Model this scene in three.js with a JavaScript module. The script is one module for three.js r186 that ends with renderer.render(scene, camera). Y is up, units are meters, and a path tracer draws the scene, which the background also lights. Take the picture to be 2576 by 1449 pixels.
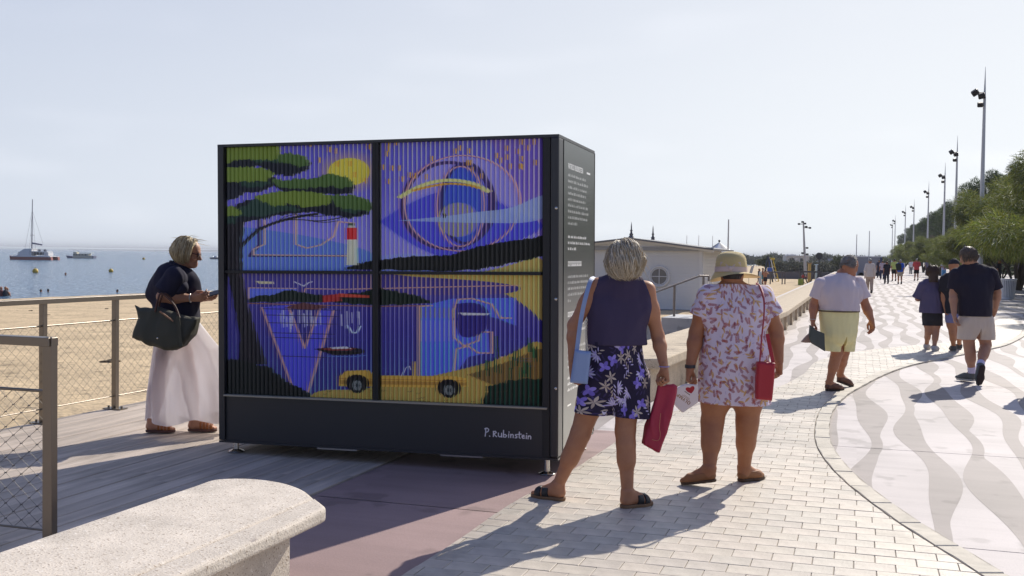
import * as THREE from 'three';
import { mergeGeometries } from 'three/addons/utils/BufferGeometryUtils.js';
import { RoundedBoxGeometry } from 'three/addons/geometries/RoundedBoxGeometry.js';
import { ImprovedNoise } from 'three/addons/math/ImprovedNoise.js';

// ---------------------------------------------------------------- camera, sky, sun, exposure
const scene = new THREE.Scene();
const FOCAL = 2700, IMW = 2576, IMH = 1449, EYE = 1.54;
const camera = new THREE.PerspectiveCamera(2 * Math.atan(IMH / 2 / FOCAL) * 180 / Math.PI, 16 / 9, 0.1, 12000);
camera.position.set(0, EYE, 0);
camera.rotation.set(-0.0305, 0, 0.014, 'YXZ');
camera.updateMatrixWorld();
scene.add(camera);
const renderer = new THREE.WebGLRenderer({ antialias: true });
renderer.toneMapping = THREE.LinearToneMapping;
renderer.toneMappingExposure = 1.0;
renderer.shadowMap.enabled = true;
renderer.shadowMap.type = THREE.PCFSoftShadowMap;

const SUN_AZ = 34 * Math.PI / 180, SUN_EL = 36 * Math.PI / 180;   // azimuth to the right of the view axis
const sunDir = new THREE.Vector3(Math.sin(SUN_AZ) * Math.cos(SUN_EL), Math.sin(SUN_EL), -Math.cos(SUN_AZ) * Math.cos(SUN_EL));
const sun = new THREE.DirectionalLight(new THREE.Color().setRGB(1, 0.93, 0.82), 5.0);
sun.position.copy(sunDir).multiplyScalar(120).add(new THREE.Vector3(10, 0, -40));
sun.target.position.set(10, 0, -40);
sun.castShadow = true;
sun.shadow.mapSize.set(4096, 4096);
Object.assign(sun.shadow.camera, { left: -70, right: 70, top: 70, bottom: -70, near: 1, far: 300 });
sun.shadow.radius = 1;
scene.add(sun, sun.target);
{ // hazy late-summer sky: pale towards the sea horizon, whitest under the sun, deeper blue overhead; thin high veil
  const w = 1024, h = 512, data = new Float32Array(w * h * 4), pn = new ImprovedNoise();
  const mix = (a, b, t) => a + (b - a) * t, sm = (a, b, x) => { const t = Math.min(1, Math.max(0, (x - a) / (b - a))); return t * t * (3 - 2 * t); };
  for (let j = 0; j < h; j++) for (let i = 0; i < w; i++) {
    const phi = ((i + 0.5) / w - 0.5) * Math.PI * 2, el = ((j + 0.5) / h - 0.5) * Math.PI;
    const d = [Math.cos(phi) * Math.cos(el), Math.sin(el), Math.sin(phi) * Math.cos(el)];
    const cg = d[0] * sunDir.x + d[1] * sunDir.y + d[2] * sunDir.z, g = Math.acos(Math.max(-1, Math.min(1, cg)));
    const e = Math.max(0, el);
    const k = 1 - Math.exp(-Math.pow(e / 0.45, 1.5));
    const away = mix(1, 0.5, sm(0.95, 2.0, g));                     // clear air is darker and bluer away from the sun
    let c = [mix(0.69, 0.08, k) * away, mix(0.755, 0.165, k) * mix(1, away, 0.9), mix(0.86, 0.46, k) * mix(1, away, 0.75)];
    const haze = Math.exp(-g * g / 0.56) * 0.74;                      // whiter towards the sun
    const lowsun = Math.exp(-e / 0.16) * Math.exp(-g * g / 1.1) * 0.06;
    c = [c[0] + haze * 0.66 + lowsun * 0.75, c[1] + haze * 0.60 + lowsun * 0.66, c[2] + haze * 0.42 + lowsun * 0.4];
    const n = pn.noise(d[0] * 5 + 3, d[1] * 26, d[2] * 5) * 0.6 + pn.noise(d[0] * 13, d[1] * 60 + 7, d[2] * 13) * 0.4;
    const veil = sm(0.0, 0.55, n) * sm(0, 0.03, el) * Math.exp(-e / 0.25) * 0.085;
    for (let q = 0; q < 3; q++) {
      let v = c[q] + veil * [1, 0.9, 0.85][q];
      if (el < 0) v *= mix(1, 0.55, sm(0, 0.2, -el));
      data[(j * w + i) * 4 + q] = v;
    }
    data[(j * w + i) * 4 + 3] = 1;
  }
  const t = new THREE.DataTexture(data, w, h, THREE.RGBAFormat, THREE.FloatType);
  t.mapping = THREE.EquirectangularReflectionMapping; t.magFilter = THREE.LinearFilter; t.minFilter = THREE.LinearFilter; t.needsUpdate = true;
  scene.background = t; scene.environment = t;
}
scene.fog = new THREE.FogExp2(new THREE.Color().setRGB(0.86, 0.90, 0.97), 0.00022);

// ---------------------------------------------------------------- helpers
let seed = 12345;
const rnd = () => { seed = (seed * 1664525 + 1013904223) >>> 0; return seed / 4294967296; };
const rr = (a, b) => a + (b - a) * rnd();
const PN = new ImprovedNoise();
const V = (x, y, z) => new THREE.Vector3(x, y, z);
const lin = (r, g, b) => new THREE.Color().setRGB(r, g, b);
const srgb = (r, g, b) => new THREE.Color(`rgb(${Math.round(r)},${Math.round(g)},${Math.round(b)})`);
const PI = Math.PI, clamp = (x, a, b) => Math.min(b, Math.max(a, x)), lerp = (a, b, t) => a + (b - a) * t;
const smooth = (a, b, x) => { const t = clamp((x - a) / (b - a), 0, 1); return t * t * (3 - 2 * t); };
// measured place in the photograph (2576 px wide) to a place in the world, by its distance or by the ground it stands on
const ray = (px, py) => V((px - IMW / 2) / FOCAL, -(py - IMH / 2) / FOCAL, -1).applyQuaternion(camera.quaternion);
const at = (px, py, depth) => { const d = ray(px, py); return d.multiplyScalar(depth / -d.z).add(camera.position); };
const ground = (px, py, y = 0) => { const d = ray(px, py); return d.multiplyScalar((y - EYE) / d.y).add(camera.position); };
// the promenade's own axes: u across it (towards the town), v along it (away from the camera)
const AX = 18 * PI / 180, UX = V(Math.cos(AX), 0, Math.sin(AX)), VX = V(Math.sin(AX), 0, -Math.cos(AX));
const W = (u, v, y = 0) => V(UX.x * u + VX.x * v, y, UX.z * u + VX.z * v);
const toUV = (p) => [p.x * UX.x + p.z * UX.z, p.x * VX.x + p.z * VX.z];
const names = new Map();
const numbered = (n) => { const k = names.get(n) || 0; names.set(n, k + 1); return k ? `${n}_${String(k).padStart(3, '0')}` : n; };
function tag(o, label, category, group) { o.userData.label = label; if (category) o.userData.category = category; if (group) o.userData.group = group; return o; }
function thing(name, label, category, pos = V(0, 0, 0), group) {
  const o = new THREE.Group(); o.name = numbered(name); o.position.copy(pos); scene.add(o);
  return tag(o, label, category, group);
}
function mesh(name, geo, m, parent = scene, inWorld = false) {   // inWorld: geometry given in world coordinates, moved to the parent's base
  if (Array.isArray(geo)) geo = merge(geo);
  if (inWorld && parent !== scene) { const p = V(0, 0, 0); let q = parent; while (q && q !== scene) { p.add(q.position); q = q.parent; } geo.translate(-p.x, -p.y, -p.z); }
  const o = new THREE.Mesh(geo, m); o.name = parent === scene ? numbered(name) : name; o.castShadow = o.receiveShadow = true; parent.add(o); return o;
}
const structure = (o) => { o.userData.kind = 'structure'; return o; };
function copyOf(o, pos, turn, label, group) { const c = o.clone(); c.name = numbered(o.name.replace(/_\d\d\d$/, '')); c.userData = { ...o.userData }; scene.add(c); if (pos) c.position.copy(pos); if (turn != null) c.rotation.y = turn; if (label) c.userData.label = label; if (group) c.userData.group = group; return c; }
const merge = (gs) => { const l = gs.map((g) => { const q = g.index ? g.toNonIndexed() : g; for (const k of Object.keys(q.attributes)) if (!['position', 'normal', 'uv', 'color'].includes(k)) q.deleteAttribute(k); if (!q.attributes.uv) q.setAttribute('uv', new THREE.BufferAttribute(new Float32Array(q.attributes.position.count * 2), 2)); return q; });
  const anyC = l.some((g) => g.attributes.color); if (anyC) for (const g of l) if (!g.attributes.color) g.setAttribute('color', new THREE.BufferAttribute(new Float32Array(g.attributes.position.count * 3).fill(1), 3));
  return mergeGeometries(l); };
function box(w, h, d, x = 0, y = 0, z = 0, r = 0) { const g = r ? new RoundedBoxGeometry(w, h, d, 2, r) : new THREE.BoxGeometry(w, h, d); return g.translate(x, y, z); }
const UP = V(0, 1, 0);
function rod(a, b, r0, r1 = r0, n = 8, caps = true) { const d = b.clone().sub(a), L = d.length(); const g = new THREE.CylinderGeometry(r1, r0, L, n, 1, !caps); g.translate(0, L / 2, 0); g.applyQuaternion(new THREE.Quaternion().setFromUnitVectors(UP, d.normalize())); return g.translate(a.x, a.y, a.z); }
function bar(a, b, w, h, up = UP, r = 0) { // rectangular bar between two points, h along up
  const d = b.clone().sub(a), L = d.length(), z = d.normalize(), x = up.clone().cross(z).normalize(), y = z.clone().cross(x);
  const g = r ? new RoundedBoxGeometry(w, h, L, 2, r) : new THREE.BoxGeometry(w, h, L); g.applyMatrix4(new THREE.Matrix4().makeBasis(x, y, z)); const c = a.clone().add(b).multiplyScalar(0.5); return g.translate(c.x, c.y, c.z); }
const tube = (pts, r, n = 6, seg) => new THREE.TubeGeometry(new THREE.CatmullRomCurve3(pts), seg || pts.length * 4, r, n, false);
const ball = (r, x, y, z, sx = 1, sy = 1, sz = 1, n = 12) => new THREE.SphereGeometry(r, n, Math.max(6, n * 0.7 | 0)).scale(sx, sy, sz).translate(x, y, z);
// uv in metres by the way each face points
function uvBox(g, s = 1, rot = false) {
  if (g.index) g = g.toNonIndexed();
  g.computeVertexNormals ? 0 : 0;
  const p = g.attributes.position, uv = new Float32Array(p.count * 2), a = V(), b = V(), c = V(), n = V();
  for (let i = 0; i < p.count; i += 3) {
    a.fromBufferAttribute(p, i); b.fromBufferAttribute(p, i + 1); c.fromBufferAttribute(p, i + 2);
    n.copy(b).sub(a).cross(c.clone().sub(a)); const ax = Math.abs(n.x), ay = Math.abs(n.y), az = Math.abs(n.z);
    [a, b, c].forEach((q, k) => { let u, v; if (ay >= ax && ay >= az) [u, v] = [q.x, q.z]; else if (ax >= az) [u, v] = [q.z, q.y]; else [u, v] = [q.x, q.y]; if (rot) [u, v] = [v, u]; uv[(i + k) * 2] = u * s; uv[(i + k) * 2 + 1] = v * s; });
  }
  g.setAttribute('uv', new THREE.BufferAttribute(uv, 2)); return g;
}
// frame of the promenade for geometry built with x = u, y up, z = -v
const PM = new THREE.Matrix4().makeBasis(UX, UP, VX.clone().negate());
const prom = (g) => g.applyMatrix4(PM);
// polygon (in u, v) as a slab with a bevelled upper edge
function prism(poly, y0, y1, bev = 0.004) {
  const n = poly.length, pos = []; let cx = 0, cy = 0; for (const p of poly) { cx += p[0] / n; cy += p[1] / n; }
  let area = 0; for (let i = 0; i < n; i++) { const a = poly[i], b = poly[(i + 1) % n]; area += a[0] * b[1] - b[0] * a[1]; }
  if (area < 0) poly = poly.slice().reverse();
  const ins = poly.map((p) => { const dx = cx - p[0], dy = cy - p[1], L = Math.hypot(dx, dy) || 1, k = Math.min(0.4, bev * 1.4 / L); return [p[0] + dx * k, p[1] + dy * k]; });
  const P = (q, y) => [q[0], y, -q[1]];
  for (let i = 0; i < n; i++) { const j = (i + 1) % n;
    const a = P(poly[i], y0), b = P(poly[j], y0), c = P(poly[j], y1 - bev), d = P(poly[i], y1 - bev), e = P(ins[j], y1), f = P(ins[i], y1);
    pos.push(...a, ...b, ...c, ...a, ...c, ...d, ...d, ...c, ...e, ...d, ...e, ...f);
    if (i > 0 && i < n - 1) pos.push(...P(ins[0], y1), ...P(ins[i], y1), ...P(ins[j], y1));
  }
  const g = new THREE.BufferGeometry(); g.setAttribute('position', new THREE.Float32BufferAttribute(pos, 3)); g.computeVertexNormals(); return prom(uvBox(g));
}
// flat polygon sheet in u, v at a height
function sheet(poly, y, s = 1) { const sh = new THREE.Shape(poly.map((p) => new THREE.Vector2(p[0], p[1]))); const g = new THREE.ShapeGeometry(sh); g.rotateX(-PI / 2); g.translate(0, y, 0); const p = g.attributes.position, uv = g.attributes.uv; for (let i = 0; i < p.count; i++) uv.setXY(i, p.getX(i) * s, -p.getZ(i) * s); return prom(g); }
function clipHalf(poly, px, py, nx, ny) { // keep the side where (p - P).n >= 0
  const out = []; for (let i = 0; i < poly.length; i++) { const a = poly[i], b = poly[(i + 1) % poly.length], da = (a[0] - px) * nx + (a[1] - py) * ny, db = (b[0] - px) * nx + (b[1] - py) * ny;
    if (da >= 0) out.push(a); if (da * db < 0) { const t = da / (da - db); out.push([a[0] + (b[0] - a[0]) * t, a[1] + (b[1] - a[1]) * t]); } } return out; }
function inPoly(x, y, poly) { let c = false; for (let i = 0, j = poly.length - 1; i < poly.length; j = i++) { const [xi, yi] = poly[i], [xj, yj] = poly[j]; if ((yi > y) !== (yj > y) && x < (xj - xi) * (y - yi) / (yj - yi) + xi) c = !c; } return c; }
function spline2(pts, n) { const c = new THREE.CatmullRomCurve3(pts.map((p) => V(p[0], 0, p[1])), false, 'centripetal'); return c.getSpacedPoints(n).map((p) => [p.x, p.z]); }

// ---------------------------------------------------------------- textures and materials
const hash2 = (x, y, s) => { let h = (x * 374761393 + y * 668265263 + s * 982451653) | 0; h = (h ^ (h >>> 13)) * 1274126177 | 0; return ((h ^ (h >>> 16)) >>> 0) / 4294967296; };
function tileNoise(x, y, per, s) { const xi = Math.floor(x), yi = Math.floor(y), fx = x - xi, fy = y - yi, w = (a) => ((a % per) + per) % per; const u = fx * fx * (3 - 2 * fx), v = fy * fy * (3 - 2 * fy);
  return lerp(lerp(hash2(w(xi), w(yi), s), hash2(w(xi + 1), w(yi), s), u), lerp(hash2(w(xi), w(yi + 1), s), hash2(w(xi + 1), w(yi + 1), s), u), v); }
function fbm(x, y, per, s, oct = 4) { let a = 0, k = 0.5, t = 0; for (let o = 0; o < oct; o++) { a += tileNoise(x, y, per, s + o) * k; t += k; x *= 2; y *= 2; per *= 2; k *= 0.5; } return a / t; }
function texture(size, fn, metres, isColor) { // fn(u, v, px) -> [r, g, b] (sRGB 0..1) or a number
  const d = new Uint8Array(size * size * 4);
  for (let j = 0; j < size; j++) for (let i = 0; i < size; i++) { const v = fn((i + 0.5) / size, (j + 0.5) / size, i, j), o = (j * size + i) * 4; const q = Array.isArray(v) ? v : [v, v, v]; d[o] = clamp(q[0], 0, 1) * 255; d[o + 1] = clamp(q[1], 0, 1) * 255; d[o + 2] = clamp(q[2], 0, 1) * 255; d[o + 3] = 255; }
  const t = new THREE.DataTexture(d, size, size); t.wrapS = t.wrapT = THREE.RepeatWrapping; t.magFilter = THREE.LinearFilter; t.minFilter = THREE.LinearMipmapLinearFilter; t.generateMipmaps = true; t.repeat.set(1 / metres, 1 / metres); if (isColor) t.colorSpace = THREE.SRGBColorSpace; t.needsUpdate = true; return t;
}
function canvas(w, h, draw, repeat) { const c = document.createElement('canvas'); c.width = w; c.height = h; draw(c.getContext('2d'), w, h); const t = new THREE.CanvasTexture(c); t.colorSpace = THREE.SRGBColorSpace; if (repeat) { t.wrapS = t.wrapT = THREE.RepeatWrapping; t.repeat.set(repeat, repeat); } return t; }
const mat = (color, roughness = 0.8, o = {}) => new THREE.MeshStandardMaterial({ color, roughness, ...o });
const phys = (color, roughness, o) => new THREE.MeshPhysicalMaterial({ color, roughness, ...o });
const grey = (f) => (u, v, i, j) => f(u, v, i, j);
const grainBump = texture(512, (u, v, i, j) => 0.6 * hash2(i, j, 3) + 0.4 * fbm(u * 32, v * 32, 32, 9), 0.35);
const speckle = (base, dark, light, seedN, dens) => (u, v, i, j) => { const m = fbm(u * 6, v * 6, 6, seedN, 5), a = tileNoise(u * 170, v * 170, 170, seedN + 5), b = tileNoise(u * 110, v * 110, 110, seedN + 8), h = hash2(i, j, seedN); let k = 1 + (m - 0.5) * 0.22 + (h - 0.5) * 0.07; let c = base.map((x) => x * k); if (a > 1 - dens) c = c.map((x, q) => lerp(x, dark[q], 0.75)); if (b > 1 - dens * 0.7) c = c.map((x, q) => lerp(x, light[q], 0.6)); return c; };
// pale reconstituted stone with visible aggregate
const stoneStain = (f) => (u, v, i, j) => { const c = f(u, v, i, j), s = 0.16 * smooth(0.60, 0.72, fbm(u * 4 + 0.3, v * 4, 4, 203, 5)) * smooth(0.35, 0.6, tileNoise(u * 90, v * 90, 90, 207)); return [c[0] - s, c[1] - s, c[2] - s * 0.8]; };
const stoneMap = texture(1024, stoneStain(speckle([0.80, 0.755, 0.69], [0.52, 0.45, 0.38], [0.93, 0.90, 0.85], 21, 0.17)), 0.9, true);
const stoneBump = texture(1024, (u, v) => { const a = tileNoise(u * 170, v * 170, 170, 26), b = tileNoise(u * 110, v * 110, 110, 29); return 0.5 + 0.5 * (a - 0.5) + 0.4 * (b - 0.5); }, 0.9);
const M = {};
M.stone = mat(lin(1.08, 1.09, 1.12), 0.9, { map: stoneMap, bumpMap: stoneBump, bumpScale: 0.0018 });
M.wallStone = mat(lin(0.95, 0.90, 0.80), 0.9, { map: stoneMap, bumpMap: stoneBump, bumpScale: 0.004 });
// pavers, four tones
const paverMap = texture(1024, (u, v, i, j) => { const m = fbm(u * 5, v * 5, 5, 41, 5), f = fbm(u * 40, v * 40, 40, 47, 3), st = smooth(0.62, 0.78, fbm(u * 9 + 3, v * 9, 9, 55, 4)), k = 0.86 + (m - 0.5) * 0.22 + (f - 0.5) * 0.12 + (hash2(i, j, 5) - 0.5) * 0.05 - st * 0.07; return [k * 0.985, k * 0.955, k * 0.91]; }, 1.7, true);
const paverBump = texture(512, (u, v, i, j) => 0.5 * fbm(u * 60, v * 60, 60, 61, 3) + 0.3 * hash2(i, j, 8), 0.6);
M.pavers = [0.70, 0.735, 0.675, 0.755].map((k, i) => mat(lin(k * [1, 1, 1.02, 1][i], k * [0.965, 0.95, 0.97, 0.94][i], k * [0.90, 0.87, 0.91, 0.87][i]), 0.52, { map: paverMap, bumpMap: paverBump, bumpScale: 0.0015 }));
M.kerb = mat(lin(0.74, 0.72, 0.66), 0.7, { map: paverMap, bumpMap: paverBump, bumpScale: 0.0015 });
M.mortar = mat(lin(0.36, 0.32, 0.26), 0.95, { bumpMap: grainBump, bumpScale: 0.002 });
const slabMap = texture(1024, (u, v, i, j) => { const m = fbm(u * 4, v * 4, 4, 71, 5), sx = fbm(u * 3, v * 34, 34, 77, 3), k = 0.88 + (m - 0.5) * 0.16 + (sx - 0.5) * 0.09 + (hash2(i, j, 6) - 0.5) * 0.06 - 0.10 * smooth(0.68, 0.8, fbm(u * 14, v * 14, 14, 83, 3)); return [k, k, k]; }, 3.1, true);
const slabBump = texture(512, (u, v, i, j) => 0.5 * fbm(u * 50, v * 50, 50, 91, 3) + 0.35 * hash2(i, j, 12), 0.5);
M.rose = mat(lin(0.43, 0.295, 0.275), 0.75, { map: slabMap, bumpMap: slabBump, bumpScale: 0.0015 });
M.paleConcrete = mat(lin(0.66, 0.60, 0.58), 0.7, { map: slabMap, bumpMap: slabBump, bumpScale: 0.0012 });
M.waveDark = mat(lin(0.385, 0.335, 0.315), 0.7, { map: slabMap, bumpMap: slabBump, bumpScale: 0.0012 });
// ribbed deck boards: ribs run along the board (v in the texture)
const plankMap = texture(1024, (u, v, i, j) => { const s = fbm(u * 40, v * 3, 40, 101, 4), b = fbm(u * 3, v * 3, 3, 107, 4), k = 0.84 + (s - 0.5) * 0.2 + (b - 0.5) * 0.22 + (hash2(i, j, 4) - 0.5) * 0.05; return [k, k * 0.97, k * 0.93]; }, 2.0, true);
const ribBump = texture(256, (u) => { const x = (u * 16) % 1; return x < 0.3 ? 0.0 : 1.0; }, 0.16);
M.planks = [0.74, 0.78, 0.70, 0.80].map((k, i) => mat(lin(k * 0.98, k * 0.88, k * 0.80), 0.75, { map: plankMap, bumpMap: ribBump, bumpScale: 0.0022 }));
M.joist = mat(lin(0.05, 0.045, 0.04), 0.9);
M.sand = mat(lin(0.74, 0.58, 0.37), 0.95, { map: texture(1024, (u, v, i, j) => { const m = fbm(u * 5, v * 5, 5, 111, 5), f = fbm(u * 50, v * 50, 50, 117, 3), k = 0.88 + (m - 0.5) * 0.2 + (f - 0.5) * 0.16 + (hash2(i, j, 14) - 0.5) * 0.06 - smooth(0.7, 0.76, fbm(u * 26, v * 26, 26, 119, 3)) * 0.18; return [k, k * 0.985, k * 0.96]; }, 5.3, true), bumpMap: texture(1024, (u, v) => 0.7 * fbm(u * 18, v * 18, 18, 121, 4) + 0.3 * fbm(u * 90, v * 90, 90, 125, 2), 4.1), bumpScale: 0.05 });
M.water = phys(lin(0.09, 0.19, 0.31), 0.14, { ior: 1.33, bumpMap: texture(1024, (u, v) => 0.55 * fbm(u * 9, v * 14, 14, 131, 4) + 0.45 * fbm(u * 34 + 0.3, v * 48, 48, 139, 3), 14), bumpScale: 1.4 });
M.water.bumpMap.repeat.set(1 / 14, 1 / 14);
const brushed = texture(512, (u, v) => 0.75 + 0.25 * fbm(u * 4, v * 120, 120, 151, 3), 0.5);
M.steel = mat(lin(0.24, 0.21, 0.178), 0.42, { metalness: 1, roughnessMap: brushed });
M.cable = mat(lin(0.42, 0.41, 0.40), 0.4, { metalness: 1 });
M.wire = mat(lin(0.16, 0.15, 0.14), 0.5, { metalness: 0.6 });
M.boxMetal = phys(lin(0.022, 0.022, 0.026), 0.42, { clearcoat: 0.3, clearcoatRoughness: 0.3, bumpMap: grainBump, bumpScale: 0.0002 });
M.black = mat(lin(0.012, 0.012, 0.014), 0.5);
M.strip = mat(lin(0.42, 0.38, 0.30), 0.5, { metalness: 0.3 });
M.chrome = mat(lin(0.6, 0.58, 0.54), 0.22, { metalness: 1 });
M.white = mat(lin(0.78, 0.78, 0.77), 0.6);

// ---------------------------------------------------------------- the setting
// edges of the paved band, measured on the ground (u, v)
const gUV = (pts) => pts.map((p) => toUV(ground(p[0], p[1])));
const leftRaw = gUV([[1012, 1449], [1155, 1358], [1283, 1270], [1411, 1201], [1547, 1114], [1624, 1058], [1785, 1014], [1948, 977], [2017, 944], [2061, 907], [2157, 885], [2270, 872], [2380, 862], [2470, 836], [2520, 802], [2552, 800]]);
const kerbRaw = gUV([[2466, 1449], [2357, 1380], [2262, 1319], [2148, 1234], [2087, 1175], [2054, 1123], [2050, 1079], [2065, 1031], [2105, 992], [2148, 968], [2192, 946], [2257, 922], [2322, 907], [2420, 888], [2506, 870], [2541, 856], [2567, 840], [2576, 823]]);
const ext = (p, d) => { const a = p[0], b = p[1], L = Math.hypot(a[0] - b[0], a[1] - b[1]); return [[a[0] + (a[0] - b[0]) / L * d, a[1] + (a[1] - b[1]) / L * d], ...p]; };
const leftEdge = spline2(ext(leftRaw, 3), 220), kerbIn = spline2(ext(kerbRaw, 3), 260);
const kerbOut = kerbIn.map((p, i) => { const a = kerbIn[Math.max(0, i - 1)], b = kerbIn[Math.min(kerbIn.length - 1, i + 1)], L = Math.hypot(b[0] - a[0], b[1] - a[1]); return [p[0] + (b[1] - a[1]) / L * 0.13, p[1] - (b[0] - a[0]) / L * 0.13]; });
const paved = [...leftEdge, ...kerbIn.slice().reverse()];
{ // ground under everything on the land side
  structure(mesh('ground', sheet([[-3.4, -30], [400, -30], [400, 900], [-2.6, 900], [-2.6, 12.2], [-3.4, 12.2]], -0.06), M.mortar));
}
const promenade = new THREE.Group(); promenade.name = 'promenade'; scene.add(structure(promenade));
const joints = [-6, 1.2, 4.0, 6.25, 9.3, 14.5, 19.4, 24.5, 29.5, 35, 41, 48, 56, 66, 80, 100, 140, 420];
for (let i = 0; i + 1 < joints.length; i++) {
  const a = joints[i] + 0.006, b = joints[i + 1] - 0.006, far = a > 60 ? 40 : 22;
  mesh('concrete_slab', prism([[-3.28, a], [far, a], [far, b], [-3.28, b]], -0.05, -0.010, 0.004), M.paleConcrete, promenade);
}
{ // wavy bands of darker concrete let into the pale slabs
  const edge = (k, v) => k * 0.205 + (k % 2 ? -0.015 : 0.015) + 0.078 * Math.sin(v * 1.25 + hash2(k, 1, 71) * 6.3) + 0.036 * Math.sin(v * 2.3 + hash2(k, 2, 71) * 6.3);
  for (let k = -14; k < 48; k += 2) {
    const gs = [];
    for (let i = 2; i + 1 < joints.length - 1; i++) {
      const a = joints[i] + 0.010, b = Math.min(joints[i + 1] - 0.010, 120), n = Math.max(6, Math.ceil((b - a) / (a > 40 ? 0.35 : 0.12))), L = [], R = [];
      if (b < a) continue;
      for (let q = 0; q <= n; q++) { const v = lerp(a, b, q / n), l = edge(k, v), r = Math.max(l + 0.09, edge(k + 1, v)); L.push([l, v]); R.push([r, v]); }
      gs.push(sheet([...R, ...L.reverse()], -0.0089));
    }
    mesh('wave_band', gs, M.waveDark, promenade);
  }
}
{ // rose concrete under the display box
  const cut = leftEdge.filter((p) => p[1] < 9.28);
  const rose = new THREE.Group(); rose.name = 'rose_concrete'; scene.add(structure(rose));
  const j = [-4, 6.05, 9.28];
  for (let i = 0; i < 2; i++) { const seg = cut.filter((p) => p[1] > j[i] && p[1] <= j[i + 1]); const at0 = (v) => { let best = cut[0]; for (const p of cut) if (Math.abs(p[1] - v) < Math.abs(best[1] - v)) best = p; return [best[0], v]; };
    mesh('rose_slab', sheet([[-3.27, j[i] + 0.006], at0(j[i] + 0.006), ...seg.map((p) => [p[0] + 0.004, p[1]]), at0(j[i + 1] - 0.006), [-3.27, j[i + 1] - 0.006]], -0.001 + i * 0), M.rose, rose); }
}
{ // pavers: every one its own piece where it shows largest, the rest joined
  const pave = new THREE.Group(); pave.name = 'paved_path'; scene.add(structure(pave));
  mesh('bedding', sheet(paved, 0.002), M.mortar, pave);
  const LW = 0.2, RW = 0.145, G = 0.0036, cells = [];
  const borders = [leftEdge, kerbIn];
  for (let r = 0; r < 260; r++) for (let c = -60; c < 140; c++) {
    const v0 = 1.5 + r * RW, u0 = -3 + c * LW + (r % 2) * LW * 0.5 + (hash2(r, 3, 9) - 0.5) * 0.02;
    const cx = u0 + LW / 2, cy = v0 + RW / 2;
    let near = false;
    let poly = [[u0 + G / 2, v0 + G / 2], [u0 + LW - G / 2, v0 + G / 2], [u0 + LW - G / 2, v0 + RW - G / 2], [u0 + G / 2, v0 + RW - G / 2]];
    let inside = inPoly(cx, cy, paved), d2 = 1e9;
    for (let k = 0; k < 2; k++) { const e = borders[k]; let bi = -1, bd = 0.16 * 0.16; for (let i = 1; i < e.length - 1; i++) { const d = (e[i][0] - cx) ** 2 + (e[i][1] - cy) ** 2; if (d < bd) { bd = d; bi = i; } }
      if (bi > 0) { near = true; const a = e[bi - 1], b = e[bi + 1], L = Math.hypot(b[0] - a[0], b[1] - a[1]), s = k ? -1 : 1; const nx = s * (b[1] - a[1]) / L, ny = -s * (b[0] - a[0]) / L; poly = clipHalf(poly, e[bi][0] + nx * 0.004, e[bi][1] + ny * 0.004, nx, ny); if (poly.length < 3) break; } }
    if (!inside && !near) continue; if (poly.length < 3) continue;
    const p = W(cx, cy), D = -p.z; if (D < 4.2) continue;
    cells.push({ poly, near, u0, v0, D, cx, cy, tone: Math.floor(hash2(r, c, 17) * 4), dy: (hash2(r, c, 23) - 0.5) * 0.0024 });
  }
  const visible = (q) => { const p = W(q.cx, q.cy).project(camera); return Math.abs(p.x) < 1.05 && Math.abs(p.y) < 1.08; };
  const vis = cells.filter(visible).sort((a, b) => a.D - b.D), rest = [[], [], [], []], keep = new Set(vis.slice(0, 300));
  const full = prism([[0, 0], [LW - G, 0], [LW - G, RW - G], [0, RW - G]], -0.02, 0.008, 0.002);
  for (const q of cells) {
    if (keep.has(q)) {
      let o;
      if (!q.near) { o = mesh('paver', full, M.pavers[q.tone], pave); o.position.copy(W(q.u0 + G / 2, q.v0 + G / 2, q.dy)); // same stone, its own patch of grain
        if (q.tone > 1) { o.geometry = full; } }
      else { o = mesh('paver', prism(q.poly, -0.02, 0.008 + q.dy, 0.002), M.pavers[q.tone], pave); }
    } else rest[q.tone].push(prism(q.poly, -0.02, 0.008 + q.dy, 0.002));
  }
  rest.forEach((g, i) => { if (g.length) { const o = mesh('paver_field', g, M.pavers[i], pave); o.userData.kind = 'stuff'; } });
  // kerb of pale stones along the band's outer edge
  const kerb = new THREE.Group(); kerb.name = 'kerb'; scene.add(structure(kerb));
  let start = 0, run = 0;
  for (let i = 1; i < kerbIn.length; i++) { run += Math.hypot(kerbIn[i][0] - kerbIn[i - 1][0], kerbIn[i][1] - kerbIn[i - 1][1]);
    if (run > 0.47 || i === kerbIn.length - 1) { const a = kerbIn.slice(start, i + 1), b = kerbOut.slice(start, i + 1); const pts = [...a, ...b.reverse()]; const c = pts.reduce((s, p) => [s[0] + p[0] / pts.length, s[1] + p[1] / pts.length], [0, 0]);
      const q = pts.map((p) => { const L = Math.hypot(p[0] - c[0], p[1] - c[1]); return [p[0] + (c[0] - p[0]) * 0.006 / L, p[1] + (c[1] - p[1]) * 0.006 / L]; });
      mesh('kerb_stone', prism(q, -0.05, 0.013 + (rnd() - 0.5) * 0.003, 0.005), M.kerb, kerb); start = i; run = 0; } }
}
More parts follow.
